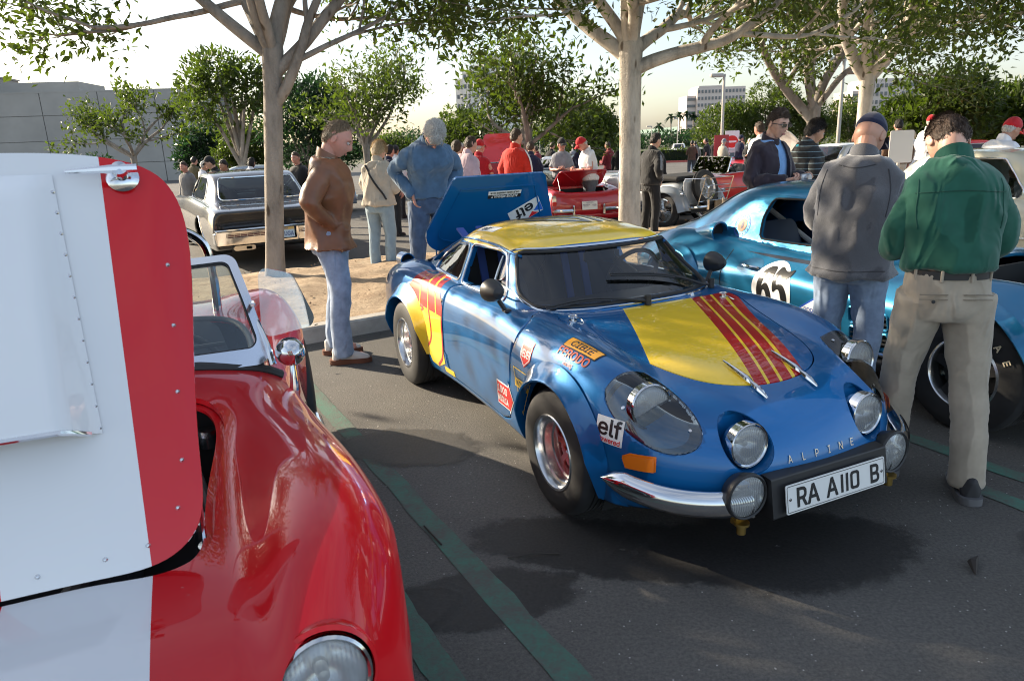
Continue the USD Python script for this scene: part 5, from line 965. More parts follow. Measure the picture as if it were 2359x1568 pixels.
def build_corvette(loc, rz):
    T = thing('race_coupe', 'light metallic blue racing coupe with number 65 roundel on its door', 'car', loc, rz)
    VB = metal_paint('light_blue_metallic_paint', (.018, .17, .33), .5, .3)
    sw = rpoly([(-1.18, .855), (-1.80, .855), (-1.82, 1.0), (-1.78, 1.135), (-1.4, 1.14), (-1.32, 1.12)], .04)
    ws = rpoly([(-.58, .845), (.58, .845), (.47, 1.15), (-.47, 1.15)], .05); rw = rpoly([(-.40, .87), (.40, .87), (.38, 1.06), (.30, 1.16), (-.30, 1.16), (-.38, 1.06)], .06)
    hood = rpoly([(-.55, -.47), (-.55, .47), (.52, .40), (.52, -.40)], .06)
    vents = [prism(rpoly([(-.47, z0), (-.74, z0), (-.74, z0 + .085), (-.47, z0 + .085)], .02), lo, hi, 'y') for z0 in (.47, .345) for lo, hi in ((.78, 1.), (-1., -.78))]
    cabin = rpoly([(-.82, -.5), (-.82, .5), (-1.3, .56), (-2.4, .52), (-2.6, .3), (-2.6, -.3), (-2.4, -.52), (-1.3, -.56)], .05)
    W_ = [(0, .76, .33, .22, .19), (-2.49, .76, .335, .25, .19)]
    bt, tt, body, g = base_car(T, VET, VET_T, VB, W_, (sw,), ws, rw, [prism(hood, .5, 1.2)] + vents, None, 'five', glass=GLASSD, cabin=cabin, trim=DARKSEAL, wsx=(-1.35, -.2), rwx=(-3.2, -2.05), open_sides=True, nu=140, nv=121)
    inner = gsolid(offset_grid(g, -.015))
    # flares, scoops and details
    for s in (1, -1):
        for cx, yc, r, w, rr in W_: part(T, 'wheel_arch', arch_lip(arch_path(bt, cx, r, r + .04, s * 1.1, -10, 190), cx, r, flare=.75, y_side=s), VB, 50)
        part(T, 'brake_scoop', [xf(m3.Manifold.hull(mcyl(.085, 0, .05, 'x', n=28) + mcyl(.03, -.30, -.28, 'x', (0, 0, -.05), n=20)) - mcyl(.072, -.02, .1, 'x', n=28), t=(-2.22, s * .66, .865))], VB)
        part(T, 'scoop_mouth', mcyl(.072, -.02, .0, 'x', (-2.22, s * .66, .865), 28), BLACKM)
        ax = (1, 0, 0) if s < 0 else (-1, 0, 0)
        dk = LineString(spl([(-.80, .755), (-.82, .5), (-.86, .25), (-1.3, .225), (-1.86, .26), (-1.92, .55), (-1.92, .77)], 40)).buffer(.0035, cap_style=2)
        dk = dk if s < 0 else affinity.scale(dk, -1, 1, origin=(0, 0))
        part(T, 'door_gap', drape(dk, bt, (0, s * .85, 0), ax, (0, 0, 1), .001, .4, .03), BLACKM, False)
        part(T, 'side_exhaust', tube([(-.45, s * .80, .24), (-1.4, s * .83, .215), (-2.05, s * .83, .21)], .055, 12), BLACKP)
        part(T, 'sill_trim', tube([(-.42, s * .845, .31), (-1.3, s * .84, .29), (-2.08, s * .85, .29)], .016, 8), CHROME)
        for z0 in (.47, .345):
            part(T, 'vent_backing', bx(-.60, s * .80, z0 + .042, .28, .01, .09), BLACKM)
            for k in (.028, .057): part(T, 'vent_bar', bx(-.605, s * .846, z0 + k, .255, .012, .008), ALU)
            pts = cast(bt, [(x_, s * 1.2, z_) for x_, z_ in np.array(rpoly([(-.46, z0 - .008), (-.75, z0 - .008), (-.75, z0 + .093), (-.46, z0 + .093)], .02).exterior.coords)[:-1]], (0, -s, 0))[0]
            part(T, 'vent_rim', tube(pts, .007, 6, closed=True), VB)
        part(T, 'vent_window_bar', tube(cast(tt, [(-1.28, s * 1.2, z_) for z_ in np.linspace(.855, 1.11, 8)], (0, -s, 0))[0], .012, 8), CHROME)
        hp_ = Polygon(spl([(-1.76, .70), (-1.68, .735), (-1.58, .725), (-1.55, .67), (-1.61, .625), (-1.73, .63), (-1.78, .66)], 30, True)); hp_ = hp_ if s < 0 else affinity.scale(hp_, -1, 1, origin=(0, 0))
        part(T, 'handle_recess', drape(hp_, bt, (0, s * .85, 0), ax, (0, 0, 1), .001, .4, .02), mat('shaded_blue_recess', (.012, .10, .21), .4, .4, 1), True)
        part(T, 'door_handle', tube(spl([(-1.74, s * .80, .683), (-1.70, s * .850, .690), (-1.62, s * .85, .688), (-1.58, s * .815, .68)], 16), .010, 8), CHROME)
        rp_ = Polygon(spl([(.18 * math.cos(a), .205 * math.sin(a)) for a in np.arange(20) * np.pi / 10], 50, True))
        full = bt
        at = (-1.42, s * .86, .54)
        rd = part(T, 'number_roundel', drape(rp_, full, at, ax, (0, 0, 1), .002, .3, .03), WHITEP, True)
        # figures 6 and 5 in the fat old style
        six = Polygon(spl([(-.005, .165), (-.06, .16), (-.115, .09), (-.135, -.03), (-.12, -.13), (-.07, -.18), (-.02, -.15), (.0, -.06), (-.015, .02), (-.055, .055), (-.085, .03), (-.075, .08), (-.05, .125), (-.03, .115), (-.035, .09), (-.005, .085), (.008, .13)], 90, True)).buffer(0).difference(affinity.scale(Point(-.068, -.065).buffer(.03), .8, 2.3))
        five = Polygon(spl([(.035, .17), (.10, .15), (.155, .165), (.14, .115), (.085, .10), (.05, .12), (.045, .06), (.085, .065), (.135, .02), (.14, -.08), (.10, -.165), (.045, -.18), (.015, -.14), (.025, -.10), (.055, -.115), (.06, -.14), (.085, -.11), (.09, -.03), (.075, .02), (.05, .02), (.02, .0)], 100, True)).buffer(0)
        for gl in (six, five): part(rd, 'number_figure', drape(gl, full, at, ax, (0, 0, 1), .004, .3, .015), INKB, True)
        dm = Polygon([(-.135, 0), (0, .085), (.135, 0), (0, -.085)]).buffer(.012)
        if s < 0:
            at2 = (-1.02, s * .86, .47)
            sk = part(T, 'sticker', drape(dm, full, at2, ax, (0, 0, 1), .002, .3, .03), mat('blue_edge_vinyl', (.02, .08, .4), .4), True, label='white diamond tyre maker sticker with blue edge')
            part(sk, 'sticker_panel', drape(dm.buffer(-.012), full, at2, ax, (0, 0, 1), .003, .3, .03), WHITEP, True)
            part(sk, 'sticker_lettering', drape(text('GOOD', .026, (-.05, .004, 0), (1, 0, 0), (0, 1, 0), True, depth=.0006), full, at2, ax, (0, 0, 1), .004, .3, .03), mat('blue_ink', (.02, .06, .4), .4), False)
            part(sk, 'sticker_lettering', drape(text('YEAR', .026, (.056, .004, 0), (1, 0, 0), (0, 1, 0), True, depth=.0006), full, at2, ax, (0, 0, 1), .004, .3, .03), mat('blue_ink', (.02, .06, .4), .4), False)
            part(sk, 'sticker_lettering', drape(text('TIRES', .012, (0, -.04, 0), (1, 0, 0), (0, 1, 0), False, depth=.0006), full, at2, ax, (0, 0, 1), .004, .3, .03), mat('blue_ink', (.02, .06, .4), .4), False)
            c = Point(0, 0).buffer(.085); at3 = (-2.02, s * .60, .93)
            bd = part(T, 'badge', drape(c.difference(c.buffer(-.006)), tt, at3, ax, (0, 0, 1), .002, .4, .03), mat('blue_ink', (.02, .06, .4), .4), True)
            part(bd, 'badge_disc', drape(Point(0, 0).buffer(.05), tt, at3, ax, (0, 0, 1), .0025, .4, .03), mat('badge_orange', (.6, .2, .1), .5), True)
            part(bd, 'badge_mark', [drape(Point(.067 * math.cos(a), .067 * math.sin(a)).buffer(.006, 4), tt, at3, ax, (0, 0, 1), .003, .4, 0) for a in np.arange(16) * np.pi / 8] + [drape(affinity.scale(Point(.005, 0).buffer(.02, 6), .6, 1.3), tt, at3, ax, (0, 0, 1), .004, .4, .03)], mat('badge_dark', (.05, .04, .1), .5), False)
    NB = mat('navy_leather', (.012, .03, .075), .4)
    part(T, 'cabin_lining', [bx(-1.5, 0, .28, 1.9, 1.2, .02), bx(-2.40, 0, .6, .02, 1.1, .4), bx(-.84, 0, .6, .02, 1.2, .4)] + [bx(-1.4, s * .72, .52, 1.5, .02, .5) for s in (1, -1)], mat('navy_lining', (.01, .02, .045), .8))
    part(T, 'dashboard', prism(rpoly([(-.80, .70), (-.78, .80), (-1.0, .83), (-1.04, .70)], .03), -.58, .58, 'y'), NB)
    seat_pair(T, -1.92, .30, .42, NB, -16, .52); steer(T, (-1.32, .32, .86))
    part(T, 'roll_bar', [tube(spl([(-2.2, -.46, .5), (-2.2, -.45, .95), (-2.2, -.36, 1.13), (-2.2, .36, 1.13), (-2.2, .45, .95), (-2.2, .46, .5)], 40), .02, 8), tube([(-2.2, -.30, 1.12), (-1.55, .25, .45)], .02, 8)], mat('white_cage', (.7, .7, .68), .4))
    for y0, y1 in ((.10, .50), (-.42, -.02)): part(T, 'wiper', [tube([(-.64, y0, .82), (-.74, y1, .85)], .007, 6), tube([(-.70, y0 + .12, .85), (-.80, y1 + .08, .875)], .006, 6)], BLACKP)
    # engine bay and open bonnet
    part(T, 'engine_bay', [bx(.08, 0, .42, .9, .95, .02), bx(-.40, 0, .62, .02, .95, .3), bx(.1, .48, .58, .9, .02, .3), bx(.1, -.48, .58, .9, .02, .3)], BLACKM)
    part(T, 'engine_block', [bx(.05, 0, .55, .6, .42, .2, .03)], mat('engine_grey', (.05, .055, .06), .4, .5))
    part(T, 'rocker_cover', [xf(bx(0, 0, 0, .5, .13, .09, .03), rx=s * 28, t=(.05, s * -.22, .66)) for s in (1, -1)], CHROME)
    for sx in (-.12, .02, .16, .28):
        for s in (1, -1): part(T, 'intake_trumpet', xf(lathe([(.042, .09), (.034, .07), (.028, .04), (.03, 0)], 20), t=(sx, s * .08, .70)), CHROME)
    part(T, 'engine_pipe', [tube(spl([(-.1 + .13 * k, -.30, .62), (-.1 + .13 * k, -.38, .66), (-.08 + .13 * k, -.43, .56)], 14), .022, 8) for k in range(4)] + [mcyl(.035, .60, .70, 'z', (-.25, -.36, 0), 20), mcyl(.03, .6, .68, 'z', (.35, -.30, 0), 20)], ALU)
    part(T, 'radiator_hose', [tube(spl([(-.3, -.2, .70), (-.1, -.33, .74), (.3, -.34, .73), (.42, -.2, .70)], 20), .016, 8)], DARKSEAL)
    hd = (body - inner) ^ prism(hood.buffer(-.004), .5, 1.2)
    m = tm(hd); v = np.array(m.vertices) - [.52, 0, .70]; m = trimesh.Trimesh(v @ rotm(50, 1).T + [.54, 0, .71], m.faces, process=False)
    part(T, 'bonnet', m, VB, 40)
    TXT = mat('tyre_lettering', (.7, .6, .42), .7)
    for k, ch in enumerate('EAGLE ST'):
        a = math.radians(62 - k * 19)
        r_ = .262
        t_ = text(ch, .036, (-r_ * math.sin(a) * -1, -.884, .33 + r_ * math.cos(a)), (math.cos(a), 0, -math.sin(a)), (math.sin(a), 0, math.cos(a)), True)
        if t_ is not None: part(T, 'tyre_letter', t_, TXT)
    lamp(T, 'tail_lamp', (-3.22, .45, .6), (-1, 0, 0), .06, .03, REDLENS); lamp(T, 'tail_lamp', (-3.22, -.45, .6), (-1, 0, 0), .06, .03, REDLENS)
    return T
def gen_net(L, W, zh, zb, zd, fo, crest=.03, sill=.2, tail=.6, nose=.55, rnd=.12):
    """control net of a plain car body: length L, half width W, bonnet, belt and deck heights, front overhang fo."""
    def st(x, zc, w, ze=None, sl=sill, zs=None):
        ze = zc + crest if ze is None else ze
        return [(x, 0, zc), (x, w * .35, zc), (x, w * .62, zc + (ze - zc) * .4), (x, w * .80, ze), (x, w * .93, ze - .05), (x, w, (ze + sl) * .52), (x, w * .99, (ze + sl) * .42), (x, w * .97, sl + .1), (x, w * .92, sl)]
    x0, x1 = fo, fo - L
    return [[(x, y, min(z, nose * .72)) for x, y, z in st(x0 - rnd, nose * .7, W * .86)], st(x0, nose * .86, W * .90), st(x0 - .12, nose * 1.08, W * .955), st(x0 - .5, (zh + nose) / 2 + .06, W * .99), st(fo * .3 - .2, zh - .03, W), st(-.75, zh, W), st(-1.2, zb, W), st(-1.9, zb, W), st(x1 + 1.2, (zb + zd) / 2, W * 1.0), st(x1 + .75, zd, W), st(x1 + .3, zd - .03, W * .975), st(x1 + .06, zd - .08, W * .93), st(x1, tail * .86, W * .90, sl=sill + .1), [(x + rnd * .4, y, z) for x, y, z in st(x1, tail * .62, W * .86, sl=sill + .12)]]
def gen_top(xa, xh, xr, xe, zb, zr, wb, wr):
    """greenhouse: base of windscreen, header, rear roof edge, base of the rear window."""
    def st(x, z, w, b, rk=.0): return [(x, 0, z), (x - rk * .2, w * .45, z - .005), (x - rk * .6, w * .80, z - .02), (x - rk, w, z - .06), (x - rk * 1.1, w + (b - w) * .5, zb + (z - zb) * .45), (x - rk * 1.2, b, zb), (x - rk * 1.25, b, zb - .12)]
    return [st(xa + .03, zb - .05, wb * .9, wb, .15), st(xa, zb + .02, wb * .9, wb, .15), st((xa + xh) / 2, zb + (zr - zb) * .58, (wb + wr) / 2, wb, .12), st(xh, zr - .03, wr, wb, .06), st(xh - .25, zr, wr, wb), st(xr + .25, zr, wr, wb), st(xr, zr - .03, wr * .98, wb * .99), st((xr + xe) / 2, zb + (zr - zb) * .6, wr * .95, wb * .96), st(xe, zb + .02, wr * .9, wb * .92), st(xe - .05, zb - .05, wr * .9, wb * .9)]
def build_riviera(loc, rz):
    T = thing('sedan', 'black sixties hardtop seen from behind with a full width chrome bumper', 'car', loc, rz)
    BK = mat('black_gloss_paint', (.012, .011, .011), .25, 0, 1.0, coat_rough=.01)
    net = gen_net(5.3, .97, .90, .93, .87, .95, .02, .25, .62, .72, .1)
    # crisp rear: deck edge, hollow panel, lower tail
    net = net[:9] + [[(-3.75,0,.90),(-3.75,.34,.90),(-3.75,.6,.90),(-3.75,.80,.905),(-3.75,.92,.86),(-3.75,.975,.62),(-3.75,.965,.5),(-3.75,.94,.36),(-3.75,.9,.28)],
     [(-4.15,0,.875),(-4.15,.34,.875),(-4.15,.6,.875),(-4.15,.80,.88),(-4.15,.92,.84),(-4.15,.97,.62),(-4.15,.96,.5),(-4.15,.94,.38),(-4.15,.9,.3)],
     [(-4.27,0,.835),(-4.27,.34,.835),(-4.27,.6,.835),(-4.29,.80,.84),(-4.31,.90,.80),(-4.33,.945,.62),(-4.33,.94,.5),(-4.30,.92,.4),(-4.25,.88,.34)],
     [(-4.25,0,.76),(-4.25,.34,.76),(-4.25,.6,.76),(-4.27,.79,.76),(-4.30,.88,.72),(-4.32,.92,.6),(-4.32,.91,.52),(-4.29,.89,.44),(-4.24,.86,.38)],
     [(-4.22,0,.60),(-4.22,.34,.60),(-4.22,.6,.60),(-4.24,.78,.60),(-4.27,.86,.58),(-4.29,.90,.54),(-4.29,.89,.5),(-4.26,.87,.46),(-4.2,.84,.42)],
     [(-4.20,0,.48),(-4.2,.34,.48),(-4.2,.6,.48),(-4.21,.77,.48),(-4.23,.84,.48),(-4.25,.87,.48),(-4.25,.86,.47),(-4.22,.84,.46),(-4.18,.82,.44)]]
    top = gen_top(-.95, -1.55, -2.75, -3.35, .91, 1.36, .80, .66)
    sw = rpoly([(-1.35, .95), (-2.75, .95), (-2.62, 1.27), (-1.72, 1.28)], .05)
    ws = rpoly([(-.72, .95), (.72, .95), (.58, 1.29), (-.58, 1.29)], .06); rw = rpoly([(-.64, .955), (.64, .955), (.56, 1.265), (-.56, 1.265)], .05)
    cabin = rpoly([(-1.0, -.7), (-1.0, .7), (-3.2, .68), (-3.2, -.68)], .1)
    bt, tt, _, _ = base_car(T, net, top, BK, [(0, .79, .345, .2, .19), (-2.97, .79, .345, .2, .19)], (sw,), ws, rw, glass=pane_mat('green_glass', (.62, .74, .72)), cabin=cabin, wsx=(-1.7, -.5), rwx=(-3.9, -2.6), lip='chrome')
    part(T, 'rear_bumper', [prism(rpoly([(-.93, .40), (.93, .40), (.95, .52), (.93, .585), (-.93, .585), (-.95, .52)], .02).difference(rpoly([(-.80, .50), (-.22, .50), (-.22, .555), (-.80, .555)], .01)).difference(rpoly([(.22, .50), (.80, .50), (.80, .555), (.22, .555)], .01)).difference(rpoly([(-.18, .425), (.18, .425), (.18, .60), (-.18, .60)], .01)), -4.43, -4.31, 'x')] + [bx(-4.32, s * .93, .49, .22, .05, .18, .02) for s in (1, -1)] + [bx(-4.40, s * .205, .50, .10, .035, .20, .012) for s in (1, -1)], CHROME)
    part(T, 'bumper_trim', [tube([(-4.42, -.94, .605), (-4.44, 0, .605), (-4.42, .94, .605)], .018, 8)], CHROME)
    for s in (1, -1):
        tl = part(T, 'tail_lamp', bx(-4.37, s * .51, .527, .05, .57, .05), mat('dark_red_lens', (.10, .02, .02), .3, coat=1))
        part(tl, 'lamp_grille', [bx(-4.40, s * .51, z_, .01, .57, .006) for z_ in (.515, .54)] + [bx(-4.40, s * (.51 + k * .09), .527, .01, .006, .055) for k in range(-3, 4)], CHROME)
        part(T, 'exhaust', [xf(prism(rpoly([(-.15, -.035), (.15, -.035), (.15, .035), (-.15, .035)], .03).difference(rpoly([(-.10, -.02), (-.02, -.02), (-.02, .02), (-.10, .02)], .015)), -4.33, -4.2, 'x'), t=(0, s * .55, .335))], mat('dull_chrome', (.55, .52, .45), .25, 1.0))
        part(T, 'rocker_trim', tube([(-.5, s * .95, .26), (-2.5, s * .96, .26)], .03, 8), CHROME)
        part(T, 'rear_sill_trim', tube([(-3.4, s * .94, .30), (-4.2, s * .90, .36)], .022, 8), CHROME)
    pl = part(T, 'number_plate', plate(rpoly([(-.152, -.076), (.152, -.076), (.152, .076), (-.152, .076)], .01), .004, (-4.425, 0, .515), (0, -1, 0), (0, 0, 1)), mat('plate_pale_blue', (.45, .58, .70), .5))
    part(pl, 'plate_band', plate(sbox(-.15, .035, .15, .074), .001, (-4.4293, 0, .515), (0, -1, 0), (0, 0, 1)), mat('plate_gold', (.6, .42, .14), .5))
    part(pl, 'plate_lettering', [text('NEVADA', .022, (-4.4305, 0, .569), (0, -1, 0), (0, 0, 1)), text('457 UGA', .058, (-4.4295, 0, .495), (0, -1, 0), (0, 0, 1), sx=.8)], mat('plate_blue', (.03, .07, .25), .5))
    part(T, 'boot_badge', [plate(Polygon([(-.035, .04), (.035, .04), (.035, -.01), (0, -.045), (-.035, -.01)]), .008, (-4.262, 0, .70), (0, -1, 0), (0, 0, 1))] + [plate(sbox(-.03, a, .03, a + .008), .012, (-4.262, 0, .70), (.8, -1, 0) if False else (0, -1, .3), (0, .3, 1)) for a in (-.01, .012)], CHROME)
    part(T, 'boot_gap', [drape(LineString(spl([(-3.42, sy * .68), (-3.8, sy * .70), (-4.18, sy * .66)], 20)).buffer(.004, cap_style=2), bt, (0, 0, .9), (1, 0, 0), (0, 1, 0), .001, .3, .05) for sy in (1, -1)], BLACKM)
    seat_pair(T, -1.95, .36, .48, mat('dark_seat', (.03, .03, .032), .5), -15, .55); part(T, 'rear_seat', [bx(-2.95, 0, .70, .15, 1.3, .5, .06)], mat('dark_seat', (.03, .03, .032), .5))
    steer(T, (-1.5, .38, .95)); part(T, 'dashboard', bx(-1.15, 0, .85, .3, 1.4, .15, .04), BLACKP)
    part(T, 'rear_view_mirror', bx(-1.55, 0, 1.24, .03, .25, .07, .015), BLACKP)
    return T
def build_spider(loc, rz):
    T = thing('convertible', 'red open two seater seen from behind with its boot lid raised', 'car', loc, rz)
    net = gen_net(4.0, .79, .80, .82, .80, .72, .035, .22, .52, .58)
    boot = rpoly([(-2.62, -.52), (-2.62, .52), (-3.16, .47), (-3.16, -.47)], .1)
    ck = rpoly([(-1.0, -.58), (-1.0, .58), (-2.1, .56), (-2.1, -.56)], .15)
    R2 = mat('deep_red_paint', (.36, .008, .014), .3, .05, 1.0, coat_rough=.01)
    bt, tt, body, g = base_car(T, net, None, R2, [(0, .64, .31, .16, .19), (-2.25, .64, .31, .16, .19)], openings=[prism(boot, .55, 1.0)], cockpit=ck)
    lid = tm((body - gsolid(offset_grid(g, -.015))) ^ prism(boot.buffer(-.004), .55, 1.0)); pv = np.array([-2.62, 0, .82])
    def upl(m): m = tm(m).copy(); m.vertices = (np.array(m.vertices) - pv) @ rotm(40, 1).T + pv + [0, 0, .03]; return m
    ld = part(T, 'boot_lid', upl(lid), R2)
    part(ld, 'lid_frame', [upl(bx(-2.88, 0, .77, .5, .03, .03)), upl(tube([(-3.12, -.42, .74), (-2.68, 0, .79)], .015, 6)), upl(tube([(-3.12, .42, .74), (-2.68, 0, .79)], .015, 6)), upl(tube(np.array([(-3.13, -.44, .745), (-3.13, .44, .745)]), .014, 6))], R2)
    part(ld, 'lid_handle', upl(bx(-3.15, 0, .80, .03, .10, .03, .01)), CHROME)
    part(T, 'boot_well', [bx(-2.9, 0, .45, .6, 1.05, .02), bx(-2.6, 0, .62, .02, 1.1, .36), bx(-2.9, .53, .6, .6, .02, .32), bx(-2.9, -.53, .6, .6, .02, .32)], BLACKM)
    part(T, 'boot_stay', [tube([(-3.05, s * .47, .78), (-2.86, s * .46, 1.02)], .008, 6) for s in (1, -1)], CHROME)
    for s in (1, -1):
        lamp_ = part(T, 'tail_lamp', [xf(prism(rpoly([(-.045, -.09), (.045, -.09), (.03, .11), (-.03, .11)], .03), -.03, .03, 'x'), t=(-3.24, s * .66, .60))], CHROME)
        part(lamp_, 'lamp_lens', [xf(prism(rpoly([(-.038, -.08), (.038, -.08), (.034, .0), (-.034, .0)], .02), -.045, -.03, 'x'), t=(-3.24, s * .66, .60))], REDLENS)
        part(T, 'over_rider', [bx(-3.33, s * .30, .42, .06, .05, .20, .02)], CHROME)
        part(T, 'bumper_corner', [tube(spl([(-3.32, s * .28, .42), (-3.30, s * .5, .42), (-3.22, s * .72, .43), (-2.95, s * .80, .44)], 20), [.035] * 20, 10)], CHROME)
    part(T, 'number_plate', plate(rpoly([(-.152, -.076), (.152, -.076), (.152, .076), (-.152, .076)], .01), .005, (-3.30, -.02, .50), (0, -1, 0), (.1, 0, 1)), PLATEW())
    part(T, 'plate_lettering', [text('CALIFORNIA', .016, (-3.3068, -.02, .555), (0, -1, 0), (.1, 0, 1)), text('HISTORICAL', .016, (-3.3065, .045, .515), (0, -1, 0), (.1, 0, 1)), text('VEHICLE', .016, (-3.306, .055, .490), (0, -1, 0), (.1, 0, 1)), text('425', .03, (-3.3065, -.11, .505), (0, -1, 0), (.1, 0, 1))], mat('plate_ink', (.15, .12, .2), .5))
    part(T, 'boot_floor_lining', bx(-2.9, 0, .50, .55, 1.0, .02), BLACKM)
    wscreen(T, -.98, .84, .30, .60)
    part(T, 'soft_top', [m3.Manifold.hull(m3.Manifold.sphere(.09, 12).translate([-2.15, -.5, .85]) + m3.Manifold.sphere(.09, 12).translate([-2.15, .5, .85]) + m3.Manifold.sphere(.07, 12).translate([-2.35, 0, .85]))], mat('black_canvas', (.015, .015, .016), .85))
    seat_pair(T, -1.85, .30, .42, BLACKM, -18, .5); steer(T, (-1.25, .3, .85)); part(T, 'cabin_floor', [bx(-1.55, 0, .3, 1.2, 1.1, .02), bx(-1.0, 0, .6, .03, 1.1, .4), bx(-2.15, 0, .55, .03, 1.1, .45)], BLACKM)
    return T
def PLATEW(): return mat('plate_cream', (.70, .70, .66), .5)
def wscreen(T, x, z, h, w, rake=.45, m=None):
    ay = np.array([-rake, 0, 1.]); p0 = np.array([x, 0, z]); out = rpoly([(-w, -.02), (w, -.02), (w * .9, h), (-w * .9, h)], .05); inn = rpoly([(-w + .025, .01), (w - .025, .01), (w * .9 - .025, h - .02), (-w * .9 + .025, h - .02)], .04)
    part(T, 'windscreen_frame', plate(out.difference(inn), .02, p0, (0, 1, 0), ay), m or CHROME); part(T, 'windscreen', plate(inn, .005, p0 + [.007, 0, .004], (0, 1, 0), ay), GLASS)
def build_vintage(loc, rz):
    T = thing('vintage_roadster', 'silver vintage roadster with wire wheels and a spare wheel behind a luggage rack', 'car', loc, rz)
    SV = mat('silver_paint', (.42, .44, .46), .32, .35, 1.0); SG = mat('grey_wing_paint', (.22, .24, .26), .32, .2, 1.0)
    # body tub: bonnet, scuttle, doors, slab tail
    sec = [(.35, .30, .42, .95), (.30, .32, .42, .98), (-.4, .40, .40, 1.0), (-.75, .47, .40, 1.02), (-.95, .50, .40, .98), (-1.5, .52, .40, .80), (-1.9, .53, .40, .86), (-2.25, .53, .40, .90), (-2.45, .48, .45, .86)]
    net = []
    for x, w, zb_, zt in sec:
        net.append([(x, 0, zt), (x, w * .5, zt - .01), (x, w * .82, zt - .04), (x, w * .97, zt - .12), (x, w, (zt + zb_) / 2), (x, w * .98, zb_ + .08), (x, w * .9, zb_)])
    g = loft(net, 80, 61, 3, 1); body = gsolid(g); ck = rpoly([(-.98, -.42), (-.98, .42), (-1.95, .44), (-1.95, -.44)], .15)
    part(T, 'body', (body - gsolid(offset_grid(g, -.02))) - prism(ck, .5, 1.3) - prism(rpoly([(-1.1, .72), (-1.6, .66), (-1.75, .8), (-1.75, 1.2), (-1.0, 1.2), (-1.0, .9)], .08), -1, 1, 'y'), SV)
    part(T, 'radiator_grille', [bx(.38, 0, .70, .08, .5, .56, .04)], CHROME)
    part(T, 'tail_panel', [xf(bx(-2.50, 0, .66, .10, .92, .50, .04), ry=0)], SV)
    for s in (1, -1):
        # cycle wings sweeping over the wheels
        for k, pts in enumerate(([(.42, .48), (.32, .66), (.08, .76), (-.2, .72), (-.45, .52), (-.7, .34), (-1.0, .29)], [(-1.55, .30), (-1.72, .55), (-1.95, .74), (-2.2, .80), (-2.45, .74), (-2.62, .56), (-2.70, .36)])):
            c = spl([(x, 0, z) for x, z in pts], 40); wv = np.linspace(-.13, .15, 9); t_, n_, b_ = frame_along(c); up_ = np.stack([-t_[:, 2], 0 * t_[:, 0], t_[:, 0]], 1); up_ = np.where((up_[:, 2:] < 0) & (np.abs(up_[:, 2:]) > .2), -up_, up_) if False else up_ * np.sign(up_[20, 2])
            grd = np.stack([c + np.array([0, s * .58, 0]) + np.array([0, s, 0]) * w_ - up_ * (.10 * max(0, (w_ / .15)) ** 2.2 + .02 * max(0, -w_ / .13) ** 2) for w_ in wv], 1)
            nu, nv = grd.shape[:2]; ii, jj = np.meshgrid(np.arange(nu - 1), np.arange(nv - 1), indexing='ij'); ff = np.stack([ii * nv + jj, ii * nv + jj + 1, (ii + 1) * nv + jj + 1, (ii + 1) * nv + jj], -1).reshape(-1, 4)
            v1 = grd.reshape(-1, 3); v2 = (grd - up_[:, None] * .012).reshape(-1, 3); fs = np.vstack([ff, ff[:, ::-1] + len(v1)])
            part(T, 'wing', tm((np.vstack([v1, v2]), fs)), SG, 50)
        wheel(T, 0, s * .60, .34, .12, .22, s, 'wire'); wheel(T, -2.18, s * .60, .34, .12, .22, s, 'wire')
        part(T, 'running_board', bx(-1.1, s * .62, .28, .9, .20, .03, .01), SG)
        lamp(T, 'headlight', (.40, s * .32, .80), (1, 0, 0), .095, .16, CHROME)
        lamp(T, 'tail_lamp', (-2.62, s * .62, .66), (-1, 0, 0), .03, .06, CHROME)
        part(T, 'bumper', tube(spl([(-2.86, s * .22, .42), (-2.84, s * .5, .42), (-2.76, s * .62, .42)], 10), .03, 8), CHROME); part(T, 'over_rider', bx(-2.88, s * .22, .46, .05, .05, .22, .02), CHROME)
    # spare wheel with rack
    sp = node(T, 'spare_wheel'); UsdGeom.Xformable(stage.GetPrimAtPath(sp)).AddTransformOp().Set(Gf.Matrix4d().SetRotate(Gf.Rotation(Gf.Vec3d(0, 0, 1), 90)) * Gf.Matrix4d().SetRotate(Gf.Rotation(Gf.Vec3d(0, 1, 0), 14)) * Gf.Matrix4d().SetTranslate(Gf.Vec3d(-2.64, 0, .74)))
    part(sp, 'tyre', tyre_mesh(.34, .22, .12), RUB); h = .06
    part(sp, 'rim', lathe([(.224, .048), (.228, .06), (.20, .04), (.204, -.04), (.22, -.06)], 40, 'y'), CHROME)
    part(sp, 'spokes', [tube([(.034 * math.sin(a + o), .055, .034 * math.cos(a + o)), (.202 * math.sin(a), .02, .202 * math.cos(a))], .0028, 4, False) for i, a in enumerate(np.arange(36) * np.pi / 18) for o in ((.35,) if i % 2 else (-.35,))], CHROME); part(sp, 'hub', lathe([(0, .085), (.03, .08), (.036, .03), (.036, -.03)], 16, 'y'), CHROME)
    rk = []
    for z_, x_ in ((.52, -2.84), (.66, -2.88), (.80, -2.92), (.94, -2.96)): rk.append(tube([(x_, -.42, z_), (x_, .42, z_)], .009, 6))
    for y_ in (-.42, .42): rk += [tube([(-2.80, y_, .44), (-2.96, y_, .94), (-2.50, y_, .92)], .010, 6)]
    part(T, 'luggage_rack', rk, CHROME)
    part(T, 'soft_top', m3.Manifold.batch_hull([m3.Manifold.sphere(.05, 10).translate([x, y, z]) for x, y, z in ((-1.85, -.46, .94), (-1.85, .46, .94), (-2.35, -.46, .92), (-2.35, .46, .92))]), mat('black_canvas', (.015, .015, .016), .85))
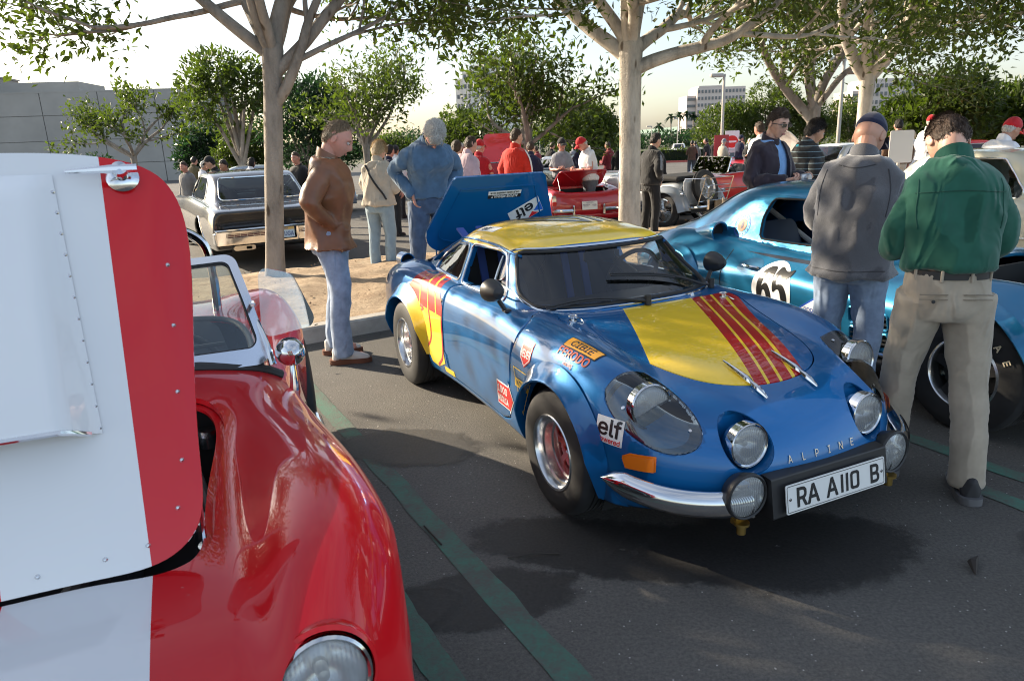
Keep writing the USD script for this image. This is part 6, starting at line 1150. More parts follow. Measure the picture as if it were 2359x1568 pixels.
    wscreen(T, -.92, .98, .30, .52, .1); part(T, 'cabin_floor', [bx(-1.5, 0, .45, 1.1, .95, .02), bx(-1.02, 0, .7, .03, .9, .45), bx(-1.95, 0, .7, .05, .9, .4, .02)], BLACKM); steer(T, (-1.2, .24, .96))
    part(T, 'chassis', bx(-1.1, 0, .34, 3.0, .7, .10), BLACKM); part(T, 'plate_box', bx(-2.80, -.25, .44, .03, .3, .16), mat('wooden_crate', (.35, .25, .15), .7))
    return T
def build_generic(name, label, loc, rz, paint, L=4.4, W=.85, zr=1.38, conv=False, hood_up=False, low=False, group=None, ws_h=.34, zb=.88, style='hubcap'):
    T = thing(name, label, 'car', loc, rz, group)
    net = gen_net(L, W, zb - .06, zb, zb - .04, .82, .03, .24, .6, .62); wb = L * .585
    kw = dict(nu=60, nv=61)
    if conv:
        ck = rpoly([(-1.0, -W * .72), (-1.0, W * .72), (-2.2, W * .70), (-2.2, -W * .70)], .15)
        ops = []
        if hood_up: hp = rpoly([(-.62, -W * .62), (-.62, W * .62), (.62, W * .5), (.62, -W * .5)], .1); ops = [prism(hp, .6, 1.2)]
        bt, tt, body, g = base_car(T, net, None, paint, [(0, W - .16, .32, .17, .19), (-wb, W - .16, .32, .17, .19)], openings=ops, cockpit=ck, style=style, **kw)
        wscreen(T, -.98, zb, ws_h, W * .78); part(T, 'cabin_floor', [bx(-1.6, 0, .3, 1.2, 1.3, .02), bx(-1.0, 0, .6, .03, 1.2, .4), bx(-2.2, 0, .6, .03, 1.2, .45)], BLACKM)
        seat_pair(T, -1.95, .34, .45, mat('dark_seat', (.03, .03, .032), .5)); steer(T, (-1.3, .33, .9))
    else:
        top = gen_top(-.85, -1.35, -2.35, -2.95, zb - .02, zr, W * .84, W * .68)
        sw = rpoly([(-1.18, zb + .04), (-2.5, zb + .04), (-2.3, zr - .09), (-1.5, zr - .09)], .05); ws = rpoly([(-W * .72, zb + .03), (W * .72, zb + .03), (W * .6, zr - .08), (-W * .6, zr - .08)], .06); rw = rpoly([(-W * .62, zb + .05), (W * .62, zb + .05), (W * .54, zr - .09), (-W * .54, zr - .09)], .06)
        ops = []
        if hood_up: hp = rpoly([(-.6, -W * .62), (-.6, W * .62), (.6, W * .5), (.6, -W * .5)], .1); ops = [prism(hp, .6, 1.2)]
        bt, tt, body, g = base_car(T, net, top, paint, [(0, W - .16, .32, .17, .19), (-wb, W - .16, .32, .17, .19)], (sw,), ws, rw, openings=ops, cabin=rpoly([(-.95, -W * .7), (-.95, W * .7), (-2.8, W * .7), (-2.8, -W * .7)], .1), wsx=(-1.6, -.4), rwx=(-3.6, -2.2), style=style, **kw)
        seat_pair(T, -1.75, .34, .45, mat('dark_seat', (.03, .03, .032), .5)); part(T, 'rear_seat', bx(-2.5, 0, .65, .15, 1.2, .5, .05), mat('dark_seat', (.03, .03, .032), .5))
    if hood_up:
        hd = tm((body - gsolid(offset_grid(g, -.015))) ^ prism(hp.buffer(-.005), .6, 1.2)); pv = np.array([-.6, 0, zb - .06]); hd.vertices = (np.array(hd.vertices) - pv) @ rotm(-hood_up, 1).T + pv
        part(T, 'bonnet', hd, paint); part(T, 'engine_block', [bx(0, 0, .5, .7, .5, .3, .05), bx(0, 0, .4, 1.1, 1.0, .05)], mat('engine_grey', (.05, .055, .06), .4, .5)); 
    for s in (1, -1):
        lamp(T, 'headlight', (.76, s * W * .72, .62), (1, 0, 0), .085, .06, CHROME); lamp(T, 'tail_lamp', (.82 - L - .01, s * W * .72, .58), (-1, 0, 0), .045, .02, CHROME)
        part(T, 'side_trim', tube([(.3, s * W * .995, .56), (-1.5, s * W * 1.005, .56), (.82 - L + .4, s * W * .985, .56)], .010, 6), CHROME)
    part(T, 'bumper', [tube(spl([(.55, y_ * 1.0 * W, .42) if abs(y_) == 1 else (.86 - .1 * y_ * y_, y_ * W, .42) for y_ in (-1, -.7, 0, .7, 1)], 20), .045, 8)], CHROME)
    part(T, 'bumper', [tube(spl([(.82 - L + .2, y_ * W, .44) if abs(y_) == 1 else (.78 - L + .08 * y_ * y_, y_ * W, .44) for y_ in (-1, -.7, 0, .7, 1)], 20), .045, 8)], CHROME)
    part(T, 'grille', bx(.80, 0, .52, .06, W * .9, .14, .02), CHROME)
    part(T, 'number_plate', bx(.80 - L - .02, 0, .50, .012, .30, .15, .004), PLATEW())
    return T
# ---------------------------------------------------------------- people
def ell(z, cy, hw, hd, n, p=2.4, cx=0.):
    a = np.arange(n) * 2 * np.pi / n; c, s = np.cos(a), np.sin(a)
    return np.stack([cx + hw * np.sign(c) * np.abs(c) ** (2 / p), cy + hd * np.sign(s) * np.abs(s) ** (2 / p), np.full(n, z)], 1)
def sloft(secs, n=28, m=24, p=2.4):
    s = np.array([(z, cy, hw, hd) for z, cy, hw, hd in secs], float)
    t = np.linspace(0, len(s) - 1, m); q = Akima1DInterpolator(np.arange(len(s)), s)(t) if len(s) > 2 else np.stack([np.interp(t, np.arange(len(s)), s[:, k]) for k in range(4)], 1)
    return np.stack([ell(*r, n, p) for r in q])
def limb(pts, rad, n=12, k=14, flat=1.0):
    c = spl(pts, k) if len(pts) > 2 else np.linspace(pts[0], pts[1], k); r = np.interp(np.linspace(0, 1, k), np.linspace(0, 1, len(rad)), rad)
    return man(tube(c, r, n))
def head_mesh(sub=4):
    m = trimesh.creation.icosphere(subdivisions=sub); p = np.array(m.vertices); x, y, z = p[:, 0] * .073, p[:, 1] * .094, p[:, 2] * .116
    t = np.clip((-p[:, 2] - .1) / .9, 0, 1); t = t * t * (3 - 2 * t)
    x = x * (1 - .40 * t) * (1 + .04 * np.clip(-p[:, 1], 0, 1)); y = np.where(p[:, 1] < 0, y + .055 * t * -p[:, 1], y * (1 - .02)); y = y + .012 * t * np.clip(p[:, 1], 0, 1)
    f = p[:, 1] > .15; G = lambda a, b, u, v: np.exp(-(a / u) ** 2 - (b / v) ** 2)
    d = .022 * G(x, z + .022, .014, .018) + .013 * G(x, z - .004, .010, .022) - .011 * (G(x - .031, z - .012, .017, .013) + G(x + .031, z - .012, .017, .013)) + .006 * G(x, z - .034, .05, .010)
    d += .005 * G(x, z + .056, .022, .006) - .004 * G(x, z + .0635, .026, .0035) + .005 * G(x, z + .071, .020, .006) + .009 * G(x, z + .1, .022, .014) + .004 * (G(x - .038, z + .03, .018, .02) + G(x + .038, z + .03, .018, .02))
    y = y + np.where(f, d, 0)
    return np.stack([x, y, z], 1), np.array(m.faces)
_HM = {s: head_mesh(s) for s in (2, 3, 4)}
HAIRZ = {'short': (.056, -.098, 1.075), 'recede': (.088, -.085, 1.045), 'thick': (.046, -.09, 1.15), 'long': (.050, -.16, 1.16), 'bob': (.040, -.085, 1.18), 'messy': (.044, -.088, 1.16), 'crop': (.058, -.08, 1.05), 'cap': (.040, .005, 1.17), 'capback': (.040, .030, 1.12)}
def hair_mesh(style, sub, seed=1):
    zf, zb, gain = HAIRZ[style]; v, f = _HM[sub]; v = v.copy(); n = v / (np.linalg.norm(v, axis=1, keepdims=True))
    u = np.clip((v[:, 1] + .05) / .11, 0, 1) ** .5; line = zb + (zf - zb) * u
    if style.startswith('cap'): u = np.clip((v[:, 1] + .02) / .085, 0, 1); line = zb + (zf - zb) * u * u * (3 - 2 * u)
    if not style.startswith('cap'): line = line + .045 * np.exp(-((v[:, 1] - .02) / .03) ** 2) * (np.abs(v[:, 0]) > .045) * 0 
    k = np.clip((v[:, 2] - line) / .012, 0, 1); base = v * np.array([1, 1, 1.0])
    ns = (meshkit.fbm(v * 45 * np.array([1, 1, .6]), 3, seed) - .5) * (.010 if style in ('cap', 'capback', 'crop') else .03) * (0 if style.startswith('cap') else 1)
    g = (gain - 1) * (.75 + .5 * np.clip(v[:, 2] / .1, 0, 1)); th_ = np.clip((v[:, 2] - line) / (.012 if style.startswith('cap') else .055), .12, 1); out = v * (1 + g * th_)[:, None] + n * (ns * th_ + .0015)[:, None]; inn = v * .93
    w = k[:, None]; q = inn * (1 - w) + out * w
    if style == 'long':
        lo = (v[:, 1] < .03) & (v[:, 2] < -.0); q[lo, 2] -= .03
    return trimesh.Trimesh(q, f, process=False)
BLADE = {'short': .022, 'recede': .026, 'thick': .036, 'messy': .04, 'bob': .05, 'long': .06, 'crop': .012}
def hair_blades(style, sub, seed, n):
    m = hair_mesh(style, sub, seed); zf, zb, gain = HAIRZ[style]; rng = np.random.default_rng(seed); v, f = _HM[sub]; out = np.linalg.norm(m.vertices, axis=1) > np.linalg.norm(v, axis=1) * .985
    ok = np.nonzero(out[m.faces].all(1))[0]; a = m.area_faces[ok]; k = rng.choice(ok, n, p=a / a.sum()); w = rng.dirichlet([1, 1, 1], n); p = (m.vertices[m.faces[k]] * w[..., None]).sum(1); nn = p / np.linalg.norm(p, axis=1, keepdims=True)
    fl = np.stack([p[:, 0] * 2.5 + rng.normal(0, .35, n), np.where(p[:, 1] > .05, .55, -.75) + rng.normal(0, .35, n), -.55 - (p[:, 2] < .05) * .8 + rng.normal(0, .3, n)], 1); t = fl - nn * (fl * nn).sum(1)[:, None]; t /= np.linalg.norm(t, axis=1, keepdims=True); s = np.cross(t, nn) * rng.uniform(.0008, .0018, (n, 1)); L = BLADE[style] * rng.uniform(.5, 1.3, (n, 1)); q0 = p - nn * .003; q1 = p + t * L * .55 + nn * L * .20; q2 = p + t * L + nn * L * .12
    vv = np.stack([q0 - s, q0 + s, q1 + s * .8, q1 - s * .8, q2], 1).reshape(-1, 3); b = np.arange(n)[:, None] * 5
    return cat_m([m, tm((vv, np.vstack([b + [0, 1, 2], b + [0, 2, 3], b + [3, 2, 4]])))])
def hand(w, d, nrm, side, s=1.0, curl=.6, seg=8):
    """palm with five fingers, from the wrist along d, palm facing nrm."""
    d = np.asarray(d, float) / np.linalg.norm(d); nrm = np.asarray(nrm, float); nrm = nrm - d * d.dot(nrm); nrm /= np.linalg.norm(nrm); x = np.cross(d, nrm) * side
    P = lambda a, b, c: np.asarray(w) + (d * a + x * b + nrm * c) * s
    S = lambda p, r: m3.Manifold.sphere(r * s, seg).translate(list(map(float, p)))
    ms = [m3.Manifold.batch_hull([S(P(0, -.018, 0), .017), S(P(0, .018, 0), .017), S(P(.085, -.034, 0), .0115), S(P(.09, .0, 0), .012), S(P(.08, .034, 0), .0115)])]
    for i, (b, L, st) in enumerate(((-.033, .068, .086), (-.011, .078, .092), (.012, .073, .090), (.033, .056, .082))):
        p0, a = P(st, b, 0), curl * (1 + .12 * i) * .8
        p1 = p0 + (d * math.cos(a) + nrm * math.sin(a)) * L * .5 * s; p2 = p1 + (d * math.cos(a * 2) + nrm * math.sin(a * 2)) * L * .32 * s; p3 = p2 + (d * math.cos(a * 2.8) + nrm * math.sin(a * 2.8)) * L * .22 * s
        for u, v_, r1, r2 in ((p0, p1, .0098, .0088), (p1, p2, .0088, .0080), (p2, p3, .0080, .0070)): ms.append(S(u, r1 / 1.0).__add__(S(v_, r2)).hull())
    t0, t1, t2 = P(.025, -.028, .004), P(.058, -.056, .018), P(.088, -.060, .030)
    ms += [(S(t0, .013) + S(t1, .0105)).hull(), (S(t1, .0105) + S(t2, .0088)).hull()]
    return m3.Manifold.batch_boolean(ms, m3.OpType.Add)
ARM = {'jacket': ((.285, -.10, 1.16), (.15, .045, 1.0), (-.5, -.45, -.6), (-1, .2, 0)),   # elbow, wrist, hand direction, palm normal for the right side (x > 0)
 'down': ((.225, -.03, 1.13), (.235, .04, .885), (0, .12, -1), (-1, 0, 0)), 'pocket': ((.285, -.10, 1.15), (.165, .06, .985), (-.25, -.1, -1), (-1, .2, 0)),
 'front': ((.205, .04, 1.12), (.08, .27, 1.12), (-.7, .7, .1), (0, -.2, 1)), 'hold': ((.235, .03, 1.13), (.13, .28, 1.13), (-.45, .85, .15), (-.6, 0, .8)), 'low': ((.26, .02, 1.14), (.20, .20, .95), (-.3, .6, -.7), (-.8, 0, .3)),
 'read': ((.26, .02, 1.15), (.10, .22, 1.20), (-.6, .7, .4), (0, -.3, 1)), 'cross': ((.29, .06, 1.16), (-.02, .22, 1.14), (-1, .1, .05), (0, -1, 0)), 'behind': ((.30, -.12, 1.15), (.10, -.17, .98), (-.9, -.1, -.2), (0, -1, 0)), 'camera': ((.25, .10, 1.18), (.08, .24, 1.42), (-.5, .4, .7), (0, -1, .2))}
SKIN = [mat('skin_fair', (.52, .30, .22), .5, sss=.1, var=(30, .08)), mat('skin_tan', (.42, .22, .145), .5, sss=.1, var=(30, .08)), mat('skin_pink', (.50, .24, .18), .5, sss=.1, var=(30, .1))]
def cloth(name, c, am=.12, rough=.85, sheen=.2, wr=1.0, weave=260.):
    if name in _mats: return _mats[name]
    b = np.array(c); _mats[name] = usdkit.material(stage, '/World/Looks/' + name, {'tc': ('texture_coordinate', {}), 'mp': ('mapping', {'scale': (1, 1, .42), 'rotation': (.5, .3, 0)}), 'n': ('noise_texture', {'scale': 14., 'detail': 6, 'roughness': .6}), 'r': ('rgb_ramp', {'ramp': [(.3, tuple(b * (1 - am))), (.7, tuple(np.minimum(b * (1 + am), 1)))]}),
        'w': ('noise_texture', {'scale': 9., 'detail': 3, 'roughness': .45, 'distortion': 1.6, 'type': 'ridged_multifractal'}), 'f': ('noise_texture', {'scale': weave, 'detail': 3}), 'b1': ('bump', {'strength': .8 * wr, 'distance': .02}), 'b2': ('bump', {'strength': .25, 'distance': .0015}), 'p': ('principled_bsdf', {'roughness': rough, 'sheen_weight': sheen, 'specular_ior_level': .25})},
        [('tc.object', 'n.vector'), ('tc.object', 'mp.vector'), ('mp.vector', 'w.vector'), ('tc.object', 'f.vector'), ('n.fac', 'r.fac'), ('r.color', 'p.base_color'), ('w.fac', 'b1.height'), ('f.fac', 'b2.height'), ('b1.normal', 'b2.normal'), ('b2.normal', 'p.normal')], surface='p.BSDF')
    return _mats[name]
JEANS = cloth('faded_denim', (.25, .32, .44), .22); JEANSD = cloth('dark_denim', (.065, .10, .17), .25); KHAKI = cloth('khaki_cotton', (.34, .29, .225), .1); DARKP = cloth('charcoal_trousers', (.03, .031, .035)); BLUESH = cloth('denim_shirt', (.075, .14, .23), .2)
LEATHER = mat('brown_leather', (.16, .062, .026), .42, var=(6, .25), bump=(60, .35, .004), coat=.15); FLEECE = mat('grey_fleece', (.072, .074, .085), .95, var=(240, .25), bump=(300, .6, .004), sheen=.6); GREENS = cloth('green_cotton', (.012, .085, .058), .12)
def hairm(name, c): return usdkit.material(stage, '/World/Looks/' + name, {'tc': ('texture_coordinate', {}), 'mp': ('mapping', {'scale': (1, 1, .12)}), 'n': ('noise_texture', {'scale': 170., 'detail': 4, 'roughness': .6}), 'r': ('rgb_ramp', {'ramp': [(.3, tuple(np.array(c) * .4)), (.7, tuple(np.minimum(np.array(c) * 1.6, 1)))]}), 'b': ('bump', {'strength': .9, 'distance': .012}), 'p': ('principled_bsdf', {'roughness': .5, 'specular_ior_level': .4})}, [('tc.object', 'mp.vector'), ('mp.vector', 'n.vector'), ('n.fac', 'r.fac'), ('r.color', 'p.base_color'), ('n.fac', 'b.height'), ('b.normal', 'p.normal')], surface='p.BSDF')
HAIRC = {k_: hairm('hair_' + k_, c_) for k_, c_ in (('brown', (.055, .032, .020)), ('dark', (.016, .012, .011)), ('grey', (.46, .44, .41)), ('sandy', (.28, .20, .125)), ('blond', (.55, .42, .25)))}
def person(label, loc, rz, H=1.75, lean=0, pitch=0, yaw=0, arms=('down', 'down'), top=None, bottom=JEANSD, skin=0, hair=('short', 'brown'), cap=None, hi=1, girth=1.0, hem=.90, loose=.0, stance=.10, step=0., inner=None, opened=False, shoe=None, sole=None, group='people standing among the cars', extras=None, legs=(0, 0), collar=True, short_sleeve=False, belt=None, shoulder=1.0, sleeve_r=1.0, fold=1.0, turn=0):
    """local frame: facing +y, feet at the origin. hi: 2 near, 1 middle, 0 far."""
    T = thing('person', label, 'person', loc, rz, group)
    k = H / 1.75; sub = {2: 4, 1: 3, 0: 2}[hi]; n = {2: 40, 1: 22, 0: 14}[hi]; ln = {2: 18, 1: 10, 0: 8}[hi]; lk = {2: 26, 1: 14, 0: 9}[hi]; seed = len(label) * 7 + int(abs(loc[0]) * 100)
    cl, sl = math.radians(lean), 0
    def bend(p):
        p = np.array(p, float).reshape(-1, 3); w = np.clip((p[:, 2] - .88) / .42, 0, 1); a = cl * w * w * (3 - 2 * w) if False else cl * w
        z0 = .90; dz = np.maximum(p[:, 2] - z0, 0); y, z = p[:, 1].copy(), p[:, 2].copy()
        y2 = y * np.cos(a) + dz * np.sin(a * .75); z2 = np.where(p[:, 2] > z0, z0 + dz * np.cos(a * .75) - y * np.sin(a), z)
        return np.stack([p[:, 0], y2, z2], 1)
    def B(m): m = tm(m); return man(trimesh.Trimesh(bend(m.vertices), m.faces, process=False))
    g = girth
    tors = [(.93, 0, .155 * g, .115 * g), (1.02, 0, .148 * g, .112 * g), (1.15, .004, .155 * g, .115 * g), (1.28, .0, .170 * (g + 1) / 2, .118 * (g + 1) / 2), (1.38, -.012, .168 * shoulder, .100), (1.435, -.02, .120 * shoulder, .075), (1.46, -.02, .066, .06)]
    sh = (.150 * shoulder, -.015, 1.385)
    A = []
    for s, mode in ((1, arms[1]), (-1, arms[0])):
        e, w, hd, hn = [np.array(q, float) for q in (ARM[mode] if isinstance(mode, str) else mode)]
        f = np.array([s, 1, 1]); e, w, hd, hn = e * f, w * f, hd * f, hn * f; e[0] += s * (g - 1) * .10; w[0] += s * (g - 1) * .08
        S = np.array([s * sh[0], sh[1], sh[2]])
        e2, w2, S2 = bend(e)[0], bend(w)[0], bend(S)[0]; A.append((s, S2, e2, w2, hd, hn, mode))
    hip = [np.array([s * .088, 0, .90]) for s in (1, -1)]
    kn = [np.array([s * (.09 + stance * .3), .02 + s * step * .5 + lg, .49]) for s, lg in zip((1, -1), legs)]; an = [np.array([s * (.06 + stance * .6), s * step - .02, .085]) for s in (1, -1)]
    # body: one continuous skin mesh
    ts = gsolid(sloft([(z, cy, hw * .93, hd_ * .93) for z, cy, hw, hd_ in tors], max(12, n // 2), 14))
    ms = [B(ts), B(man(tube([(0, -.02, 1.40), (0, -.012, 1.50), (0, .012, 1.58)], [.060, .054, .054], max(10, ln))))]
    for h_, k_, a_ in zip(hip, kn, an): ms.append(limb([h_, k_, a_], [.085, .055, .036], ln, 8)); ms.append(m3.Manifold.batch_hull([m3.Manifold.sphere(.035, 8).translate([float(a_[0]), float(a_[1] + dy), .045]) for dy in (-.03, .13)]))
    for s, S2, e2, w2, hd, hn, mode in A:
        ms.append(limb([S2 - np.array([s * .03, 0, 0]), S2 + (e2 - S2) * .5 + np.array([s * .012, -.01, 0]), e2, e2 + (w2 - e2) * .55, w2], [.046, .042, .036, .032, .026], ln, lk))
        ms.append(hand(w2, hd, hn, s, 1.0, .9 if mode in ('hold', 'front', 'read', 'camera') else .45, 8 if hi == 2 else 6))
    hv, hf = _HM[sub]; hv = hv.copy() * 1.05
    def headx(v):
        v = np.asarray(v, float) @ rotm(-pitch, 0).T @ rotm(yaw, 2).T + [0, .028 + .0010 * pitch, 1.618 - .0010 * pitch]
        c = bend([[0, 0, 1.50]])[0]; v0 = v - [0, 0, 1.50]; return v0 @ rotm(-lean * .62, 0).T + c
    hm = [man(trimesh.Trimesh(headx(hv), hf, process=False))]
    if hi:
        for s in (1, -1):
            ear = trimesh.creation.icosphere(subdivisions=2); ev = np.array(ear.vertices) * [.010, .021, .033]; ev[:, 0] *= 1 - .5 * np.exp(-((ev[:, 1] - .004) / .01) ** 2 - (ev[:, 2] / .016) ** 2); ev = ev @ rotm(-12, 0).T @ rotm(s * -18, 2).T + [s * .078, -.012, -.004]
            hm.append(man(trimesh.Trimesh(headx(ev), ear.faces, process=False)))
    body = m3.Manifold.batch_boolean(ms + hm, m3.OpType.Add)
    def out(parent, name, m, mt, smooth=50, label=None):
        m = tm(m).copy(); m.vertices = np.array(m.vertices) * k; return part(parent, name, m, mt, smooth, label)
    out(T, 'body', body, SKIN[skin], 60)
    if hi == 2 or (hi == 1 and pitch > -90):
        for s in (1, -1):
            if hi == 2:
                eb = trimesh.creation.icosphere(subdivisions=2); out(T, 'eye', trimesh.Trimesh(headx(np.array(eb.vertices) * .0115 + [s * .0325, .0815, .0105]), eb.faces), mat('eye_white', (.42, .38, .35), .3))
                out(T, 'iris', trimesh.Trimesh(headx(np.array(eb.vertices) * [.0055, .003, .0055] + [s * .0325, .0918, .0085]), eb.faces), mat('iris_dark', (.03, .025, .02), .1))
            bw = trimesh.creation.icosphere(subdivisions=2); out(T, 'eyebrow', trimesh.Trimesh(headx(np.array(bw.vertices) * [.019, .006, .0045] + [s * .0325, .0925, .0325]), bw.faces), HAIRC[hair[1]])
        lp = trimesh.creation.icosphere(subdivisions=2); out(T, 'lips', trimesh.Trimesh(headx(np.array(lp.vertices) * [.021, .007, .0075] + [0, .095, -.066]), lp.faces), mat('lip_skin', (.40, .16, .13), .5))
    if cap is not None and hair[0] != 'none': hair = ('crop', hair[1])
    if hair[0] != 'none': hm_ = hair_blades(hair[0], sub, seed, 3200) if hi == 2 else hair_blades(hair[0], sub, seed, 500) if hi == 1 else hair_mesh(hair[0], sub, seed); out(T, 'hair', trimesh.Trimesh(headx(hm_.vertices * 1.05), hm_.faces, process=False), HAIRC[hair[1]], 60)
    if cap is not None:
        cm = hair_mesh('capback' if cap[1] == 'gap' else 'cap', max(sub, 3), 3); c_ = out(T, 'cap', trimesh.Trimesh(headx(cm.vertices * 1.05), cm.faces, process=False), cap[0], 60)
        a = np.linspace(-1, 1, 17); rows = []
        for r in np.linspace(0, 1, 6): rows.append(np.stack([.072 * np.sin(a * 1.45) * (1 - .04 * r), .062 + .034 * np.cos(a * 1.45) + r * .068 * np.cos(a * 1.1) ** .8, .052 - .010 * r - .030 * (np.abs(a) ** 2.2) * (.5 + .6 * r) - .016 * r * r], 1))
        rg = np.stack(rows); ii, jj = np.meshgrid(np.arange(5), np.arange(16), indexing='ij'); q = np.stack([ii * 17 + jj, ii * 17 + jj + 1, (ii + 1) * 17 + jj + 1, (ii + 1) * 17 + jj], -1).reshape(-1, 4); v1 = rg.reshape(-1, 3); N1 = len(v1)
        vv = headx(np.vstack([v1, v1 - [0, 0, .005]]) * 1.05); ff = np.vstack([q, q[:, ::-1] + N1, [[85 + j, 85 + j + 1, 85 + j + 1 + N1, 85 + j + N1] for j in range(16)]])
        m_ = tm((vv, ff)); m_.vertices = np.array(m_.vertices) * k; part(c_, 'cap_brim', m_, cap[0], 40)
    # clothing
    rngamp = {2: 1.0, 1: .8, 0: 0}[hi] * fold
    def finish(m, amp, freq, fine=None, it=8):
        t = tm(m)
        if hi == 0: return t
        if hi == 2: t = tm(man(t).refine_to_length(fine or .028))
        t = trimesh.Trimesh(t.vertices, t.faces, process=False); trimesh.smoothing.filter_taubin(t, lamb=.5, nu=.53, iterations=it if hi == 2 else 3)
        v = np.array(t.vertices); N_ = np.array(t.vertex_normals); f_ = meshkit.fbm(v * np.array(freq) + seed, 4, seed) - .5; rid = (1 - np.abs(2 * meshkit.noise(v * np.array(freq) * 1.3 + 5 + seed, seed + 3) - 1)) ** 2 - .35
        t.vertices = v + N_ * ((f_ * 1.2 + rid * .6) * amp * rngamp)[:, None]; return t
    up_ = .012 + loose * .62; hx = .022 if hem < .9 else 0; tp = [(hem, 0, (.160 + up_) * g + .01 + hx, (.125 + up_) * g + hx)] + [(z, cy, hw + up_, hd_ + up_) for z, cy, hw, hd_ in tors if z > hem + .05]
    if hem > .9: tp[0] = (hem, 0, .155 * g + up_ * .8, .115 * g + up_ * .8)
    torso = B(gsolid(sloft(tp, n, 30 if hi == 2 else 14)))
    sl_ = [torso]; arm_paths = []
    for s, S2, e2, w2, hd, hn, mode in A:
        hdn = hd / np.linalg.norm(hd); r_ = (.018 + loose * .6)
        pts = [S2 - np.array([s * .03, 0, .0]), S2 + (e2 - S2) * .5 + np.array([s * .012, -.01, 0]), e2, e2 + (w2 - e2) * .55, w2 + hdn * .0]
        if short_sleeve: pts = [S2 - np.array([s * .03, 0, .0]), S2 + (e2 - S2) * .5, S2 + (e2 - S2) * .85]
        rad = np.array([.062, .052 + r_ * .45, .045 + r_ * .55, .038 + r_ * .5, .032 + r_ * .35] if not short_sleeve else [.062, .060, .060]) * sleeve_r
        L = limb(pts, rad, ln, lk); sl_.append(L); arm_paths.append((s, spl(pts, lk), np.interp(np.linspace(0, 1, lk), np.linspace(0, 1, len(rad)), rad)))
    tops = m3.Manifold.batch_boolean(sl_, m3.OpType.Add)
    tt = finish(tops, .034 + loose * .3, (6.5, 6.5, 3.6))
    if opened:
        inn = B(gsolid(sloft([(z - (.03 if i == 0 else 0), cy, hw - .018, hd_ - .018) for i, (z, cy, hw, hd_) in enumerate(tp[:-1])] + [(1.5, -.02, .05, .05)], n, 20)))
        wd = B(man(m3.Manifold.hull_points(np.array([(x, y, z) for x0, x1, z in opened for x in (x0, x1) for y in (.02, .6)], float)).refine_to_length(.1)))
        tt = tm((man(tt) - inn) - wd)
    tn = out(T, 'jacket' if opened or inner is not None else 'shirt', tt, top, 60 if not opened else 40)
    if inner is not None: out(T, 'shirt', finish(B(gsolid(sloft([(.86, 0, .150 * g, .120 * g)] + [(z, cy, hw + .004, hd_ + .004) for z, cy, hw, hd_ in tors[:-1]] + [(1.47, -.015, .07, .066)], n, 24))), .012, (9, 9, 5)), inner)
    if collar:
        cr, cm_ = (.075, top if inner is None or opened else inner); a = np.arange(28) * np.pi / 14; rings = []
        for rr_, zz in ((.088, 1.425), (.080, 1.475 + collar * .012), (.073, 1.500 + collar * .02), (.067, 1.498 + collar * .02), (.066, 1.44)): rings.append(np.stack([rr_ * np.cos(a), -.016 + rr_ * .95 * np.sin(a), zz - .030 * np.sin(a) - .012], 1))
        g_ = np.stack(rings); ii, jj = np.meshgrid(np.arange(4), np.arange(28), indexing='ij'); kk = (jj + 1) % 28; cz = (bend(g_.reshape(-1, 3)), np.stack([ii * 28 + jj, ii * 28 + kk, (ii + 1) * 28 + kk, (ii + 1) * 28 + jj], -1).reshape(-1, 4))
        out(T, 'collar', cz, cm_, 60)
    pel = [(.80, 0, .150 * g, .112 * g), (.88, -.004, .168 * g, .128 * g), (.95, 0, .163 * g, .122 * g), (1.01, 0, .154 * g, .114 * g)]
    ls = [gsolid(sloft(pel, n, 10))]
    for h_, k_, a_ in zip(hip, kn, an): ls.append(limb([h_ + [0, -.005, 0], h_ * .45 + k_ * .55 + [0, .01, 0], k_, k_ * .5 + a_ * .5 + [0, -.012, 0], a_ + [0, .012, -.03]], [.108 * (g * .5 + .5), .090, .074, .070, .072], ln, lk))
    out(T, 'trousers', finish(m3.Manifold.batch_boolean(ls, m3.OpType.Add), .015, (6.5, 6.5, 4.5)), bottom, 60)
    if belt is not None:
        cz = sloft([(.985, 0, .160 * g, .120 * g), (1.02, 0, .158 * g, .118 * g)], n, 4); out(T, 'belt', gsolid(cz), belt)
    shm = shoe or mat('black_shoe', (.016, .015, .015), .4); som = sole or mat('dark_sole', (.03, .03, .03), .7)
    for s, a_ in zip((1, -1), an):
        S_ = lambda x, y, z, r: m3.Manifold.sphere(r, 12).translate([float(a_[0] + x), float(a_[1] + y), z])
        u = m3.Manifold.batch_hull([S_(.012, -.045, .062, .032), S_(-.012, -.045, .062, .032), S_(0, -.055, .095, .026), S_(0, .02, .095, .034), S_(.014, -.055, .038, .026), S_(-.014, -.055, .038, .026)]) + m3.Manifold.batch_hull([S_(0, .0, .065, .042), S_(s * .008, .11, .048, .036), S_(s * .012, .165, .040, .024), S_(0, -.04, .038, .03)])
        sh_ = out(T, 'shoe', u, shm); so = prism(Polygon(spl([(-.040, -.088), (.040, -.088), (.042, .05), (.050 if s > 0 else .044, .13), (.01 * s, .205), (-.050 if s < 0 else -.044, .13), (-.042, .05)], 30, True)), 0, .034).translate([float(a_[0]), float(a_[1]), .002]); m_ = tm(so); m_.vertices = np.array(m_.vertices) * k; part(sh_, 'sole', m_, som)
    if extras: extras(T, out, bend, headx, A, arm_paths, tt, tn)
    return T
